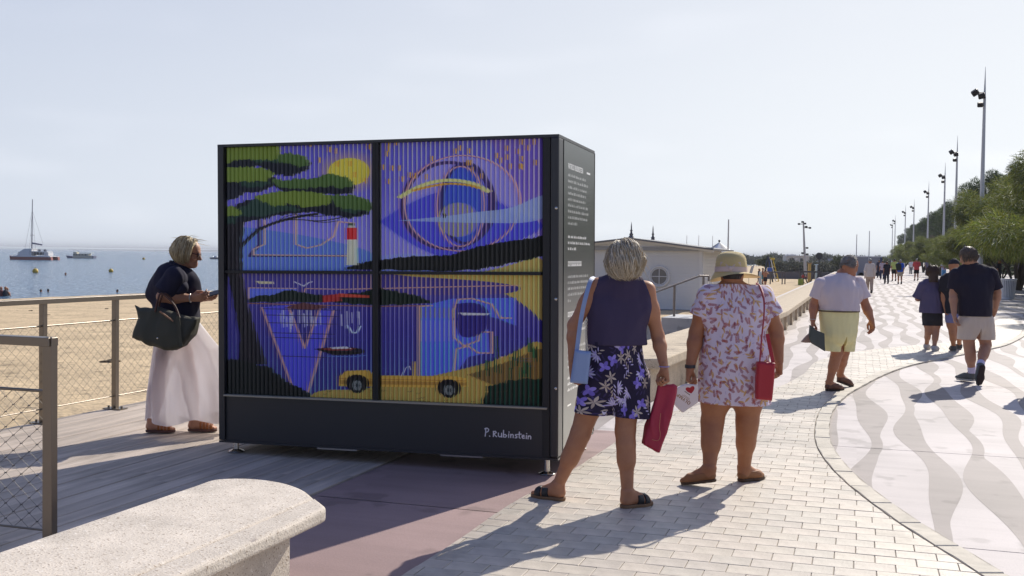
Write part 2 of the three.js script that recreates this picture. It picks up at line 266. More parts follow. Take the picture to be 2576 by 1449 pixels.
{ // ribbed boards of the deck, running away from the camera
  const deck = new THREE.Group(); deck.name = 'deck'; scene.add(structure(deck));
  const P = 0.151;
  for (let k = 0; k < 24; k++) {
    const u0 = -3.3 - (k + 1) * P; const g = new RoundedBoxGeometry(P - 0.007, 0.03, 16, 1, 0.003); const uv = g.attributes.uv, pos = g.attributes.position, off = hash2(k, 1, 5) * 2;
    for (let i = 0; i < pos.count; i++) uv.setXY(i, pos.getX(i), pos.getZ(i) + off * 7);
    g.translate(u0 + P / 2, -0.015 + (hash2(k, 2, 5) - 0.5) * 0.003, -4.0); mesh('plank', prom(g), M.planks[Math.floor(hash2(k, 7, 31) * 4)], deck);
  }
  mesh('joist', prom(box(3.6, 0.1, 16, -5.1, -0.09, -4)), M.joist, deck);
  mesh('edge_beam', prom(box(0.05, 0.5, 16, -6.955, -0.28, -4)), mat(lin(0.30, 0.28, 0.26), 0.8), deck);
}
const sandHeight = (u, v) => { const s = Math.max(0, -2.6 - u), k = clamp(v / 100, 0, 1); return -0.55 - 0.35 * k - 1.6 * Math.pow(clamp(s / 62, 0, 2), 1.15) + (PN.noise(u * 0.35, v * 0.35, 2) * 0.06 + PN.noise(u * 1.1, v * 1.1, 5) * 0.03) * smooth(0, 2, s) + 0.16 * Math.exp(-((s - 52) ** 2) / 14); };
{ // the beach
  const us = [], vs = []; for (let u = -2.6; u > -9; u -= 0.25) us.push(u); for (let u = -9; u > -30; u -= 0.4) us.push(u); for (let u = -30; u > -110; u -= 1.1) us.push(u);
  for (let v = -22; v < 4; v += 1) vs.push(v); for (let v = 4; v < 24; v += 0.3) vs.push(v); for (let v = 24; v < 60; v += 0.6) vs.push(v); for (let v = 60; v < 170; v += 1.5) vs.push(v); for (let v = 170; v < 700; v += 14) vs.push(v);
  const pos = [], uv = [], idx = []; us.forEach((u) => vs.forEach((v) => { const p = W(u, v, sandHeight(u, v) + (v < 12.2 && u > -6.9 ? -0.5 : 0)); pos.push(p.x, p.y, p.z); uv.push(u, v); }));
  const n = vs.length; for (let i = 0; i + 1 < us.length; i++) for (let j = 0; j + 1 < n; j++) { const a = i * n + j; idx.push(a, a + 1, a + n, a + 1, a + n + 1, a + n); }
  const g = new THREE.BufferGeometry(); g.setAttribute('position', new THREE.Float32BufferAttribute(pos, 3)); g.setAttribute('uv', new THREE.Float32BufferAttribute(uv, 2)); g.setIndex(idx); g.computeVertexNormals();
  structure(mesh('beach_sand', g, M.sand));
}
const SEA = -2.05;
{ const g = new THREE.PlaneGeometry(20000, 20000, 1, 1).rotateX(-PI / 2).translate(-6400, SEA, -2000); const p = g.attributes.position, uv = g.attributes.uv; for (let i = 0; i < p.count; i++) uv.setXY(i, p.getX(i), p.getZ(i)); structure(mesh('sea', g, M.water)); }
{ // low wooded shore on the other side of the bay
  const sh = new THREE.Shape(); sh.moveTo(-3600, -6); for (let x = -3600; x <= 3200; x += 45) sh.lineTo(x, 4 + 13 * smooth(-3300, -1900, x) + 5 * PN.noise(x * 0.006, 3, 1) + 3 * PN.noise(x * 0.04, 8, 1)); sh.lineTo(3200, -6);
  const g = new THREE.ExtrudeGeometry(sh, { depth: 500, bevelEnabled: false }); g.translate(0, SEA, -9200); structure(mesh('far_shore', g, mat(lin(0.08, 0.12, 0.10), 1)));
}

// ---------------------------------------------------------------- the display box
const BYAW = 16 * PI / 180, boxPos = V(0.338, -0.0165, -7.42).add(V(-1.33 * Math.cos(BYAW), 0, -1.33 * Math.sin(BYAW))).add(V(0.61 * Math.sin(BYAW), 0, -0.61 * Math.cos(BYAW)));
const kiosk = thing('display_box', 'dark metal display box with slatted seaside picture, standing on levelling feet', 'display box', boxPos);
kiosk.rotation.set(0, -BYAW, 0.0125, 'YXZ');
const BW = 2.66, BD = 1.22, BB = 0.116, BT = 2.38, FZ = BD / 2;
const ART = { l: -BW / 2 + 0.05, m0: -BW / 2 + 1.266, m1: -BW / 2 + 1.312, r: BW / 2 - 0.127, b: 0.487, h0: 1.405, h1: 1.428, t: BT - 0.022 };
// ink colours as they are on the print (lit here only by the sky behind the camera)
const GAIN = 2.45, ink = (r, g, b, a = 1) => { const lum = (0.3 * r + 0.5 * g + 0.2 * b); [r, g, b] = [r, g, b].map((c, i) => lerp(c, lum, 0.16) * [1.03, 1.02, 0.93][i]); const f = (c) => { const l = Math.pow(c / 255, 2.2) * GAIN; return Math.round(255 * Math.pow(Math.min(1, l), 1 / 2.2)); }; return `rgba(${f(r)},${f(g)},${f(b)},${a})`; };
const artTexture = canvas(2048, 1664, (g, w, h) => {
  const AW = w / 2, AH = h; let ox = 0;
  const q = (px, py) => { const s = (px - 566) / 802, zl = 8.12, zr = 7.53, t = (s / zr) / ((1 - s) / zl + s / zr), y0 = lerp(362, 341, s), y1 = lerp(995, 1027, s); return [ox + t * AW, (py - y0) / (y1 - y0) * AH]; };
  const path = (pts, close = true, curve = false) => { g.beginPath(); const c = pts.map((p) => q(p[0], p[1])); g.moveTo(c[0][0], c[0][1]); if (curve) { for (let i = 1; i < c.length - 1; i++) g.quadraticCurveTo(c[i][0], c[i][1], (c[i][0] + c[i + 1][0]) / 2, (c[i][1] + c[i + 1][1]) / 2); g.lineTo(c[c.length - 1][0], c[c.length - 1][1]); } else for (let i = 1; i < c.length; i++) g.lineTo(c[i][0], c[i][1]); if (close) g.closePath(); };
  const fill = (c, pts, curve) => { g.fillStyle = c; path(pts, true, curve); g.fill(); };
  const line = (c, wd, pts, curve, close = false) => { g.strokeStyle = c; g.lineWidth = wd; g.lineJoin = 'round'; path(pts, close, curve); g.stroke(); };
  const grad = (y0, y1, cs) => { const a = q(966, y0)[1], b = q(966, y1)[1], l = g.createLinearGradient(0, a, 0, b); cs.forEach((c, i) => l.addColorStop(i / (cs.length - 1), c)); return l; };
  const ell = (c, px, py, rx, ry, stroke) => { const a = q(px, py), b = q(px + rx, py), e = q(px, py + ry); g.beginPath(); g.ellipse(a[0], a[1], Math.abs(b[0] - a[0]), Math.abs(e[1] - a[1]), 0, 0, 7); if (stroke) { g.lineWidth = stroke; g.strokeStyle = c; g.stroke(); } else { g.fillStyle = c; g.fill(); } };
  const bumpy = (pts, amp, n, s) => { const out = []; for (let i = 0; i + 1 < pts.length; i++) for (let k = 0; k < n; k++) { const t = k / n; out.push([lerp(pts[i][0], pts[i + 1][0], t) + (hash2(i * n + k, 1, s) - 0.5) * amp, lerp(pts[i][1], pts[i + 1][1], t) + (hash2(i * n + k, 2, s) - 0.5) * amp]); } out.push(pts[pts.length - 1]); return out; };
  for (let pass = 0; pass < 2; pass++) { // left half: the picture on the faces turned right; right half: its companion on the faces turned left
    ox = pass * AW; g.save(); g.beginPath(); g.rect(ox, 0, AW, AH); g.clip();
    const A = pass === 0;
    g.fillStyle = grad(345, 680, A ? [ink(62, 58, 172), ink(74, 66, 178), ink(96, 92, 196), ink(112, 104, 192)] : [ink(205, 195, 225), ink(222, 195, 222), ink(226, 200, 218), ink(190, 180, 225)]); g.fillRect(ox, 0, AW, AH);
    // dusk tint to the right, evening sea below
    fill(A ? ink(92, 62, 160, 0.55) : ink(200, 140, 190, 0.6), [[1230, 330], [1380, 330], [1380, 620], [1330, 560]]);
    fill(A ? grad(640, 1030, [ink(52, 42, 140), ink(40, 32, 120), ink(36, 30, 118)]) : grad(640, 1030, [ink(200, 150, 170), ink(110, 104, 200), ink(110, 160, 225)]), [[560, 645], [1380, 700], [1380, 1040], [560, 1040]]);
    fill(A ? ink(70, 92, 186) : ink(120, 160, 230), [[560, 560], [700, 575], [880, 610], [960, 640], [960, 680], [560, 680]], true);
    // sun with a soft rim
    for (let k = 6; k > 0; k--) ell(ink(190, 140, 120, 0.10), 877, 425, 54 + k * 5, 34 + k * 4); ell(A ? ink(204, 156, 44) : ink(226, 182, 90), 877, 425, 54, 36);
    // letter L, outlined
    if (A) { line(ink(44, 30, 100), 14, [[648, 520], [648, 612], [622, 640], [880, 640]]); }
    line(ink(206, 132, 132), 8, [[662, 480], [662, 610], [634, 622], [634, 637], [878, 640], [890, 556], [850, 552], [838, 590], [806, 612], [770, 620], [742, 610], [742, 470]], false);
    // hills, far shore
    fill(A ? ink(104, 112, 200) : ink(150, 160, 225), [[960, 640], [1020, 632], [1100, 640], [1160, 620], [1160, 680], [960, 680]], true);
    // the great eye and the letter O around a setting sun
    fill(A ? ink(58, 52, 190) : ink(96, 112, 208), [[956, 552], [1010, 516], [1070, 478], [1140, 460], [1210, 470], [1270, 502], [1330, 540], [1385, 566], [1290, 610], [1180, 640], [1080, 628], [1010, 590]], true);
    ell(A ? ink(112, 110, 196, 0.75) : ink(170, 150, 210, 0.8), 1160, 500, 150, 112);
    fill(A ? ink(58, 52, 190) : ink(98, 116, 212), [[956, 552], [1040, 497], [1140, 466], [1230, 486], [1300, 528], [1310, 580], [1270, 640], [1160, 660], [1060, 625], [1000, 585]], true);
    ell(A ? ink(40, 26, 92) : ink(150, 120, 170), 1128, 512, 116, 110, 20); ell(ink(204, 124, 132), 1162, 506, 148, 122, 7);
    ell(A ? ink(40, 60, 176) : ink(84, 116, 214), 1168, 512, 58, 100); ell(A ? ink(40, 26, 92) : ink(110, 100, 180), 1172, 506, 62, 102, 16); ell(ink(204, 124, 132), 1160, 514, 60, 102, 7);
    ell(A ? ink(92, 88, 180) : ink(222, 188, 92), 1156, 548, 52, 44);
    fill(A ? ink(112, 132, 214, 0.85) : ink(150, 176, 230, 0.9), [[1000, 550], [1120, 540], [1200, 528], [1290, 520], [1340, 494], [1385, 480], [1385, 558], [1180, 556]], true);
    // kite sail
    line(ink(196, 190, 110), 20, [[1004, 492], [1050, 462], [1120, 444], [1190, 452], [1234, 478]], true); line(ink(176, 130, 44), 13, [[1040, 474], [1110, 454], [1180, 458], [1210, 468]], true);
    line(ink(20, 20, 30), 7, [[1116, 532], [1121, 537], [1118, 543]]);
    // little gold birds
    for (let i = 0; i < 44; i++) { const x = lerp(780, 1360, hash2(i, 1, 77)), y = lerp(350, 470, Math.pow(hash2(i, 2, 77), 1.4)); if (Math.hypot(x - 1160, (y - 506) * 1.2) < 90) continue; fill(ink(170, 128, 40), [[x - 3, y - 7], [x + 3, y - 7], [x + 2, y + 8], [x - 3, y + 6]]); }
    // dark wooded cape with sand at its foot
    fill(A ? ink(150, 126, 70) : ink(204, 172, 100), [[880, 676], [960, 684], [1080, 690], [1200, 686], [1290, 664], [1385, 630], [1385, 830], [1330, 770], [1250, 724], [1100, 700]], true);
    fill(ink(28, 30, 30), bumpy([[862, 676], [900, 660], [960, 650], [1040, 640], [1130, 640], [1190, 620], [1270, 606], [1385, 588], [1385, 640], [1290, 660], [1200, 676], [1100, 680], [960, 676]], 5, 10, 5));
    // lighthouse
    fill(ink(176, 168, 160), [[873, 598], [898, 598], [901, 664], [870, 664]]); fill(ink(150, 150, 150), [[875, 562], [893, 562], [893, 570], [875, 570]]); fill(ink(186, 36, 40), [[872, 568], [898, 568], [898, 598], [872, 598]]); fill(ink(60, 80, 60), [[878, 556], [890, 556], [892, 562], [876, 562]]);
    // pine: crowns in bands of light, mid and dark green, trunk and boughs
    const dark = ink(24, 28, 42), mid = ink(34, 60, 54), lite = ink(96, 116, 40), lite2 = ink(66, 94, 44), bark1 = ink(28, 24, 34), bark2 = ink(48, 40, 52);
    const tuft = (c, pts, s) => fill(c, bumpy(pts, 7, 9, s));
    fill(bark1, bumpy([[560, 520], [612, 528], [606, 600], [604, 680], [618, 760], [644, 850], [668, 920], [592, 920], [598, 850], [584, 770], [570, 700], [560, 660]], 4, 8, 40)); for (let i = 0; i < 16; i++) { const y = 560 + i * 21; line(bark2, 3, [[578 + i * 2.2, y], [584 + i * 2.3, y + 14], [582 + i * 2.6, y + 26]]); }
    line(bark1, 15, [[596, 622], [630, 584], [670, 560], [740, 540], [800, 532]], true); line(bark1, 6, [[640, 572], [700, 548], [760, 546], [800, 552], [850, 544], [880, 536]], true); line(bark1, 4, [[700, 548], [730, 530], [780, 540], [830, 536]], true); line(bark1, 10, [[566, 560], [588, 600], [592, 640]], true); line(bark1, 4, [[770, 548], [810, 556], [850, 550]], true);
    tuft(dark, [[558, 386], [620, 384], [700, 392], [760, 400], [780, 398], [778, 416], [750, 430], [730, 436], [690, 430], [650, 410], [600, 418], [558, 430]], 41); tuft(mid, [[620, 388], [690, 384], [720, 390], [700, 402], [640, 400]], 42); tuft(lite2, [[690, 382], [726, 376], [768, 384], [778, 398], [770, 412], [744, 410], [724, 402], [700, 400]], 11); tuft(lite, [[558, 356], [640, 350], [694, 350], [706, 372], [694, 392], [650, 394], [600, 392], [558, 404]], 12);
    tuft(dark, [[558, 440], [640, 436], [690, 436], [700, 452], [670, 470], [610, 480], [558, 500]], 43); tuft(mid, [[600, 446], [670, 446], [690, 452], [650, 464], [604, 462]], 44); tuft(lite, [[558, 414], [620, 410], [672, 416], [688, 432], [664, 448], [610, 450], [558, 452]], 13);
    tuft(dark, [[676, 452], [760, 450], [860, 452], [894, 460], [884, 480], [800, 482], [720, 480]], 45); tuft(lite2, [[674, 444], [720, 444], [770, 442], [830, 430], [872, 438], [892, 456], [880, 468], [830, 462], [760, 468], [700, 464]], 14);
    tuft(dark, [[570, 520], [620, 494], [700, 488], [820, 490], [930, 504], [944, 516], [924, 534], [880, 544], [830, 536], [760, 526], [700, 536], [650, 548], [596, 552], [560, 560]], 46); tuft(mid, [[590, 520], [640, 494], [720, 510], [770, 522], [700, 530], [640, 540], [592, 540]], 15); tuft(mid, [[850, 520], [910, 516], [930, 522], [890, 532]], 47);
    tuft(lite, [[634, 488], [700, 472], [780, 474], [836, 486], [828, 508], [770, 514], [720, 506], [690, 514], [656, 500]], 16); tuft(lite2, [[828, 482], [880, 484], [930, 496], [944, 510], [930, 526], [890, 522], [846, 516]], 17); tuft(lite, [[558, 514], [582, 510], [606, 528], [592, 538], [558, 536]], 18); tuft(mid, [[558, 536], [592, 540], [586, 556], [558, 560]], 48);
    // island, boats, gull
    fill(A ? ink(44, 34, 128) : ink(190, 140, 150), [[900, 690], [1000, 690], [1320, 712], [1300, 740], [1080, 742], [960, 736], [880, 720]], true);
    fill(A ? ink(76, 92, 200) : ink(100, 120, 216), [[620, 722], [744, 722], [744, 752], [620, 752]]); line(ink(206, 128, 124), 6, [[620, 752], [620, 722], [744, 724]]); line(ink(206, 128, 124), 6, [[760, 744], [766, 724], [860, 726], [1310, 716]]);
    fill(ink(22, 36, 30), bumpy([[620, 748], [680, 740], [730, 726], [770, 738], [830, 740], [900, 736], [950, 722], [1000, 732], [1060, 744], [1090, 760], [960, 768], [800, 758], [620, 760]], 5, 9, 21)); fill(ink(150, 40, 40), [[810, 742], [850, 738], [860, 756], [810, 760]]); fill(ink(170, 60, 44), [[850, 736], [930, 742], [930, 748], [850, 746]]); line(ink(150, 88, 40), 5, [[620, 762], [760, 766], [960, 770], [1080, 768]]);
    fill(ink(170, 160, 140), [[636, 704], [684, 706], [686, 712], [648, 712]]); line(ink(190, 190, 210), 6, [[736, 706], [754, 714], [762, 718], [772, 710], [784, 706]]);
    // letter V and letter E
    fill(A ? ink(66, 62, 190) : ink(84, 96, 206), [[654, 772], [722, 766], [766, 876], [800, 780], [836, 776], [770, 1010], [740, 1004]]); line(ink(196, 124, 120), 9, [[654, 772], [740, 1000], [768, 1004], [838, 780]]); line(ink(196, 124, 120), 8, [[722, 770], [764, 878], [802, 776]]);
    for (let i = 0; i < 22; i++) { const x = lerp(700, 910, hash2(i, 1, 99)), y = lerp(776, 800, hash2(i, 2, 99)); line(ink(180, 176, 196, 0.85), 5, [[x, y], [x + 1, y + lerp(14, 50, hash2(i, 3, 99))]]); }
    fill(ink(90, 50, 54), [[712, 774], [760, 760], [830, 772], [780, 780]]); for (const y of [776, 792, 812, 838, 850, 898]) line(ink(34, 20, 70), 4, [[656 + (y - 776) * 0.4, y], [860 - (y - 776) * 0.3, y + 4]]);
    line(ink(150, 176, 220), 8, [[872, 818], [886, 838], [896, 838], [908, 820]]);
    fill(A ? ink(66, 74, 204) : ink(96, 150, 220), [[1060, 770], [1140, 750], [1300, 748], [1300, 820], [1250, 800], [1190, 790], [1230, 830], [1236, 890], [1180, 900], [1150, 940], [1300, 930], [1290, 980], [1060, 960]]);
    line(ink(206, 128, 120), 8, [[1056, 1000], [1056, 770], [1090, 768]]); line(ink(206, 128, 120), 8, [[1290, 800], [1262, 800], [1238, 764], [1190, 750], [1154, 752], [1142, 780], [1144, 850], [1170, 872], [1206, 858], [1210, 836], [1240, 836], [1240, 890], [1206, 890], [1180, 872], [1150, 880], [1142, 940], [1200, 950], [1250, 930], [1262, 900], [1300, 906]]);
    fill(A ? ink(42, 30, 110) : ink(66, 60, 160), [[1150, 764], [1200, 756], [1232, 780], [1240, 820], [1200, 850], [1160, 850], [1148, 820]], true);
    fill(ink(190, 184, 176), [[1156, 786], [1238, 788], [1226, 793], [1166, 793]]); if (!A) for (let i = 0; i < 9; i++) { const x = 1064 + i * 11; line(ink(200, 160, 90), 8, [[x, 774], [x, 800]]); line(ink(180, 176, 196), 8, [[x, 806], [x, 860]]); line(ink(84, 176, 200), 8, [[x, 864], [x, 990]]); }
    // right shore with golden sand and scrub
    fill(A ? ink(146, 118, 58) : ink(196, 160, 84), [[1040, 960], [1160, 934], [1280, 900], [1385, 836], [1385, 1040], [760, 1040], [780, 985], [900, 985]], true); fill(A ? ink(92, 74, 44) : ink(140, 110, 56), [[1180, 946], [1290, 912], [1385, 862], [1385, 980], [1250, 975]], true);
    for (let i = 0; i < 26; i++) { const x = lerp(1200, 1366, hash2(i, 1, 44)), y = lerp(880, 960, hash2(i, 2, 44)); line(A ? ink(28, 50, 32) : ink(40, 110, 70), 6, [[x, y], [x + 5 * (hash2(i, 4, 44) - 0.5), y - lerp(14, 40, hash2(i, 3, 44))]]); }
    fill(A ? ink(22, 30, 24) : ink(26, 70, 56), bumpy([[1210, 1040], [1230, 980], [1290, 962], [1385, 950], [1385, 1040]], 8, 8, 25));
    // rowing boat and open-topped timber car
    fill(ink(24, 22, 26), [[790, 880], [830, 874], [900, 876], [920, 884], [912, 894], [840, 896]], true); fill(ink(120, 44, 40), [[800, 880], [840, 875], [896, 878], [880, 884], [830, 884]]); fill(ink(186, 180, 180), [[826, 876], [870, 873], [884, 879], [836, 880]]); line(ink(70, 110, 180), 4, [[820, 898], [880, 900], [922, 896]]);
    fill(ink(182, 138, 56), [[852, 950], [870, 936], [926, 934], [948, 948], [1010, 948], [1150, 950], [1178, 956], [1180, 976], [1140, 980], [850, 976]]); fill(ink(150, 110, 44), [[855, 960], [1178, 966], [1178, 974], [855, 970]]); line(ink(150, 96, 44), 4, [[852, 956], [940, 958], [1080, 960], [1176, 962]]);
    fill(ink(188, 140, 60), [[1042, 912], [1048, 912], [1048, 950], [1040, 950]]); line(ink(190, 190, 200), 4, [[1010, 950], [1020, 930], [1030, 924], [1034, 934]]);
    for (const [cx, cy] of [[898, 974], [1132, 986]]) { ell(ink(22, 20, 26), cx, cy - 6, 30, 22); ell(ink(20, 22, 26), cx, cy, 20, 20); ell(ink(104, 112, 118), cx, cy, 13, 13); for (let k = 0; k < 8; k++) line(ink(60, 64, 70), 2, [[cx, cy], [cx + Math.cos(k * 0.785) * 12, cy + Math.sin(k * 0.785) * 12]]); ell(ink(40, 44, 48), cx, cy, 5, 5); }
    for (let i = 0; i < 60; i++) { const x = lerp(640, 1330, hash2(i, 1, 61)), y = lerp(770, 940, hash2(i, 2, 61)), L = 8 + 26 * hash2(i, 3, 61); line(ink(84, 80, 190, 0.4), 2.5, [[x, y], [x + L * 0.5, y + 2], [x + L, y]]); }
    for (let i = 0; i < 40; i++) { const x = lerp(780, 1385, hash2(i, 1, 62)), y = lerp(985, 1030, hash2(i, 2, 62)); line(ink(70, 56, 34, 0.6), 3, [[x, y], [x + 10, y - 3]]); }
    // near scrub, dark
    fill(ink(16, 22, 22), bumpy([[560, 906], [620, 912], [680, 930], [716, 962], [760, 984], [790, 1010], [800, 1040], [560, 1040]], 7, 8, 31));
    g.restore();
  }
});
artTexture.generateMipmaps = true; artTexture.minFilter = THREE.LinearMipmapLinearFilter;
M.art = phys(0xffffff, 0.45, { map: artTexture, clearcoat: 0.25, clearcoatRoughness: 0.35 });
{
  const z0 = FZ - 0.045, aw = ART.r - ART.l, ah = ART.t - ART.b, ridge = 0.0172;
  const uOf = (x) => (x - ART.l) / aw, vOf = (y) => (y - ART.b) / ah;
  for (const [xa, xb] of [[ART.l, ART.m0], [ART.m1, ART.r]]) for (const [ya, yb] of [[ART.h1, ART.t], [ART.b, ART.h0]]) {
    const panel = mesh('art_panel', box(xb - xa, yb - ya, 0.012, (xa + xb) / 2, (ya + yb) / 2, z0 - 0.007), M.black, kiosk);
    const n = 35, p = (xb - xa) / n;
    for (let i = 0; i < n; i++) {
      const l = xa + i * p + 0.0006, r = xa + (i + 1) * p - 0.0006, c = (l + r) / 2, pos = [], uv = [];
      const quad = (x0, zz0, x1, zz1, off) => { const u0 = uOf(l) * 0.5 + off, u1 = uOf(r) * 0.5 + off, v0 = vOf(ya), v1 = vOf(yb); const P = [[x0, ya, zz0, u0, v0], [x1, ya, zz1, u1, v0], [x1, yb, zz1, u1, v1], [x0, yb, zz0, u0, v1]]; for (const k of [0, 1, 2, 0, 2, 3]) { pos.push(P[k][0], P[k][1], P[k][2]); uv.push(P[k][3], P[k][4]); } };
      quad(l, z0, c - 0.0006, z0 + ridge, 0.5); quad(c - 0.0006, z0 + ridge, c + 0.0006, z0 + ridge, 0); quad(c + 0.0006, z0 + ridge, r, z0, 0);
      pos.push(l, yb, z0, c, yb, z0 + ridge, r, yb, z0); uv.push(0, 0, 0, 0, 0, 0);
      const g = new THREE.BufferGeometry(); g.setAttribute('position', new THREE.Float32BufferAttribute(pos, 3)); g.setAttribute('uv', new THREE.Float32BufferAttribute(uv, 2)); g.computeVertexNormals();
      mesh('slat', g, M.art, panel);
    }
  }
  // shell: top, back, left side, column and posts round the picture
  const midY = (BB + BT) / 2, H = BT - BB;
  mesh('body', [box(BW - 0.01, H - 0.02, BD - 0.16, 0, midY, -0.055), box(BW, 0.02, BD, 0, BT - 0.01, 0), box(BW, 0.014, BD, 0, BB + 0.007, 0)], M.boxMetal, kiosk);
  mesh('corner_post', [box(0.048, H - 0.036, 0.14, -BW / 2 + 0.024, midY, FZ - 0.068, 0.004), box(0.012, H - 0.05, 0.006, -BW / 2 + 0.046, midY, FZ + 0.002)], M.boxMetal, kiosk);
  mesh('corner_post', box(0.060, H - 0.036, 0.14, BW / 2 - 0.030, midY, FZ - 0.068, 0.012), M.boxMetal, kiosk);
  mesh('column', box(0.052, H - 0.036, 0.12, BW / 2 - 0.0895, midY, FZ - 0.066, 0.003), M.black, kiosk);
  mesh('mullion', [box(ART.m1 - ART.m0, ART.t - ART.b, 0.05, (ART.m0 + ART.m1) / 2, (ART.t + ART.b) / 2, z0 + 0.018), box(0.006, ART.t - ART.b, 0.004, (ART.m0 + ART.m1) / 2, (ART.t + ART.b) / 2, z0 + 0.044)], M.black, kiosk);
  mesh('transom', [box(ART.m0 - ART.l - 0.002, ART.h1 - ART.h0, 0.045, (ART.m0 + ART.l) / 2, (ART.h0 + ART.h1) / 2, z0 + 0.014), box(ART.r - ART.m1 - 0.002, ART.h1 - ART.h0, 0.045, (ART.m1 + ART.r) / 2, (ART.h0 + ART.h1) / 2, z0 + 0.014)], M.black, kiosk);
  mesh('ledge', box(ART.r - ART.l + 0.05, 0.013, 0.06, (ART.r + ART.l) / 2 + 0.024, ART.b - 0.009, FZ - 0.012, 0.003), M.strip, kiosk);
  // plinth panel with the signature
  const pw = BW - 0.05 - 0.062, ph = ART.b - 0.018 - BB - 0.014;
  const sig = canvas(2048, 312, (g, w, h) => {
    g.fillStyle = '#28282c'; g.fillRect(0, 0, w, h); g.strokeStyle = '#e4e2ea'; g.lineWidth = 6.5; g.lineCap = g.lineJoin = 'round';
    const S = (x) => 1668 + x * 9.6, T = (y) => 138 + y * 9.6; const st = (...ps) => { g.beginPath(); ps.forEach((p, i) => (i ? g.lineTo(S(p[0]), T(p[1])) : g.moveTo(S(p[0]), T(p[1])))); g.stroke(); };
    st([0.4, 0.1], [0.3, 3], [0, 5.6]); st([-0.3, 0.6], [1.2, 0], [2.2, 0.8], [1.9, 2.2], [0.4, 3]); st([2.7, 5.3], [2.9, 5.5]);
    st([5.2, 2], [5.1, 5.6]); st([5, 2.2], [6.4, 1.9], [6.9, 2.8], [5.3, 3.8], [7.1, 5.6]); st([8.2, 3], [8.2, 5], [9, 5.6], [10, 5.2], [10.2, 3], [10.3, 5.7]);
    st([11.4, 1], [11.3, 5.5], [12.6, 5.6], [13.3, 4.6], [12.4, 3.7], [11.4, 4.2]); st([14.6, 3.2], [14.5, 5.7]); st([14.7, 1.9], [14.8, 2.1]); st([15.8, 3.4], [15.8, 5.7]); st([15.8, 4.2], [16.8, 3.4], [17.4, 4], [17.3, 5.7]);
    st([19.7, 3.4], [18.8, 3.5], [18.7, 4.2], [19.6, 4.7], [19.5, 5.6], [18.5, 5.7]); st([21.1, 1.6], [21, 5.4], [21.6, 5.8]); st([20.3, 3.2], [22.2, 3]); st([22.8, 4.8], [24, 4.5], [23.8, 3.6], [22.9, 3.8], [22.7, 5], [23.4, 5.9], [24.3, 5.5]);
    st([25.4, 3.7], [25.3, 5.9]); st([25.5, 2.4], [25.6, 2.6]); st([26.5, 3.9], [26.4, 6]); st([26.5, 4.6], [27.5, 3.8], [28.1, 4.5], [28, 6]);
  });
  const pg = box(pw, ph, 0.03, -BW / 2 + 0.05 + pw / 2, BB + 0.014 + ph / 2, FZ - 0.028); { const p = pg.attributes.position, uv = pg.attributes.uv; for (let i = 0; i < p.count; i++) uv.setXY(i, (p.getX(i) + BW / 2 - 0.05) / pw, (p.getY(i) - BB - 0.014) / ph); }
  const plinth = mesh('plinth_panel', pg, phys(0xffffff, 0.42, { map: sig, clearcoat: 0.3, clearcoatRoughness: 0.3 }), kiosk); plinth.userData.label = 'dark lower panel with a handwritten white signature';
  // printed text panel on the right side
  const sw = BD - 0.15, sh = H - 0.05;
  const text = canvas(900, 2048, (g, w, h) => {
    g.fillStyle = '#2a2f2d'; g.fillRect(0, 0, w, h); const X = 110, yy = (f) => f * h;
    g.fillStyle = '#f4f4f2'; g.textBaseline = 'top'; g.font = 'bold 52px sans-serif'; g.fillText('PATRICK RUBINSTEIN', X, yy(0.062), 420); g.fillRect(640, yy(0.075), 110, 14);
    const para = (f, lines, bold) => { for (let i = 0; i < lines.length; i++) { let x = X; const y = yy(f) + i * 40, end = X + lines[i] * 640; while (x < end - 20) { const L = 16 + hash2(x | 0, y | 0, 3) * 60; const x1 = Math.min(end, x + L); for (let c = x; c < x1 - 8; c += 11) { const hh = 12 + hash2(c | 0, y | 0, 9) * 9; g.fillStyle = bold ? '#f0f0ee' : '#d2d4d2'; g.fillRect(c, y + 20 - hh, bold ? 8 : 6, hh); } x = x1 + 12; } } };
    const head = (f, L) => { let x = X; while (x < X + L) { const ww = 14 + hash2(x, 7, 1) * 12; g.fillStyle = '#f4f4f2'; g.fillRect(x, yy(f), ww, 34); g.fillStyle = '#2a2f2d'; g.fillRect(x + ww * 0.3, yy(f) + 8, ww * 0.4, 8 + hash2(x, 9, 1) * 20); x += ww + 5; } };
    para(0.10, [0.78, 0.9, 0.82, 0.8, 0.78, 0.95, 0.95, 0.9, 0.4], false); para(0.30, [0.82, 1, 0.38], true); head(0.385, 380); para(0.43, [0.9, 0.92, 0.95, 0.9, 0.12], false); head(0.55, 230); para(0.592, [0.72, 0.86, 0.58], true); para(0.665, [0.8, 0.74, 0.88, 0.42], false); para(0.76, [0.86, 0.84, 0.7], true); g.fillRect(X, yy(0.852), 96, 12);
  });
  const sg = box(0.012, sh, sw, BW / 2 - 0.004, BB + 0.025 + sh / 2, -0.072 + 0.0); { const p = sg.attributes.position, uv = sg.attributes.uv; for (let i = 0; i < p.count; i++) uv.setXY(i, 0.5 - (p.getZ(i) + 0.072) / sw, (p.getY(i) - BB - 0.025) / sh); }
  const side = mesh('text_panel', sg, phys(0xffffff, 0.3, { map: text, clearcoat: 0.6, clearcoatRoughness: 0.34, ior: 1.5 }), kiosk); side.userData.label = 'dark side panel printed with white text';
  mesh('edge_strip', [box(0.012, H - 0.04, 0.012, BW / 2 - 0.002, midY, -FZ + 0.008)], M.black, kiosk);
  for (const y of [0.62, 1.24, 1.87]) mesh('bolt', new THREE.SphereGeometry(0.011, 10, 6).scale(1, 1, 0.5).translate(BW / 2 - 0.018, y, FZ + 0.003), M.chrome, kiosk);
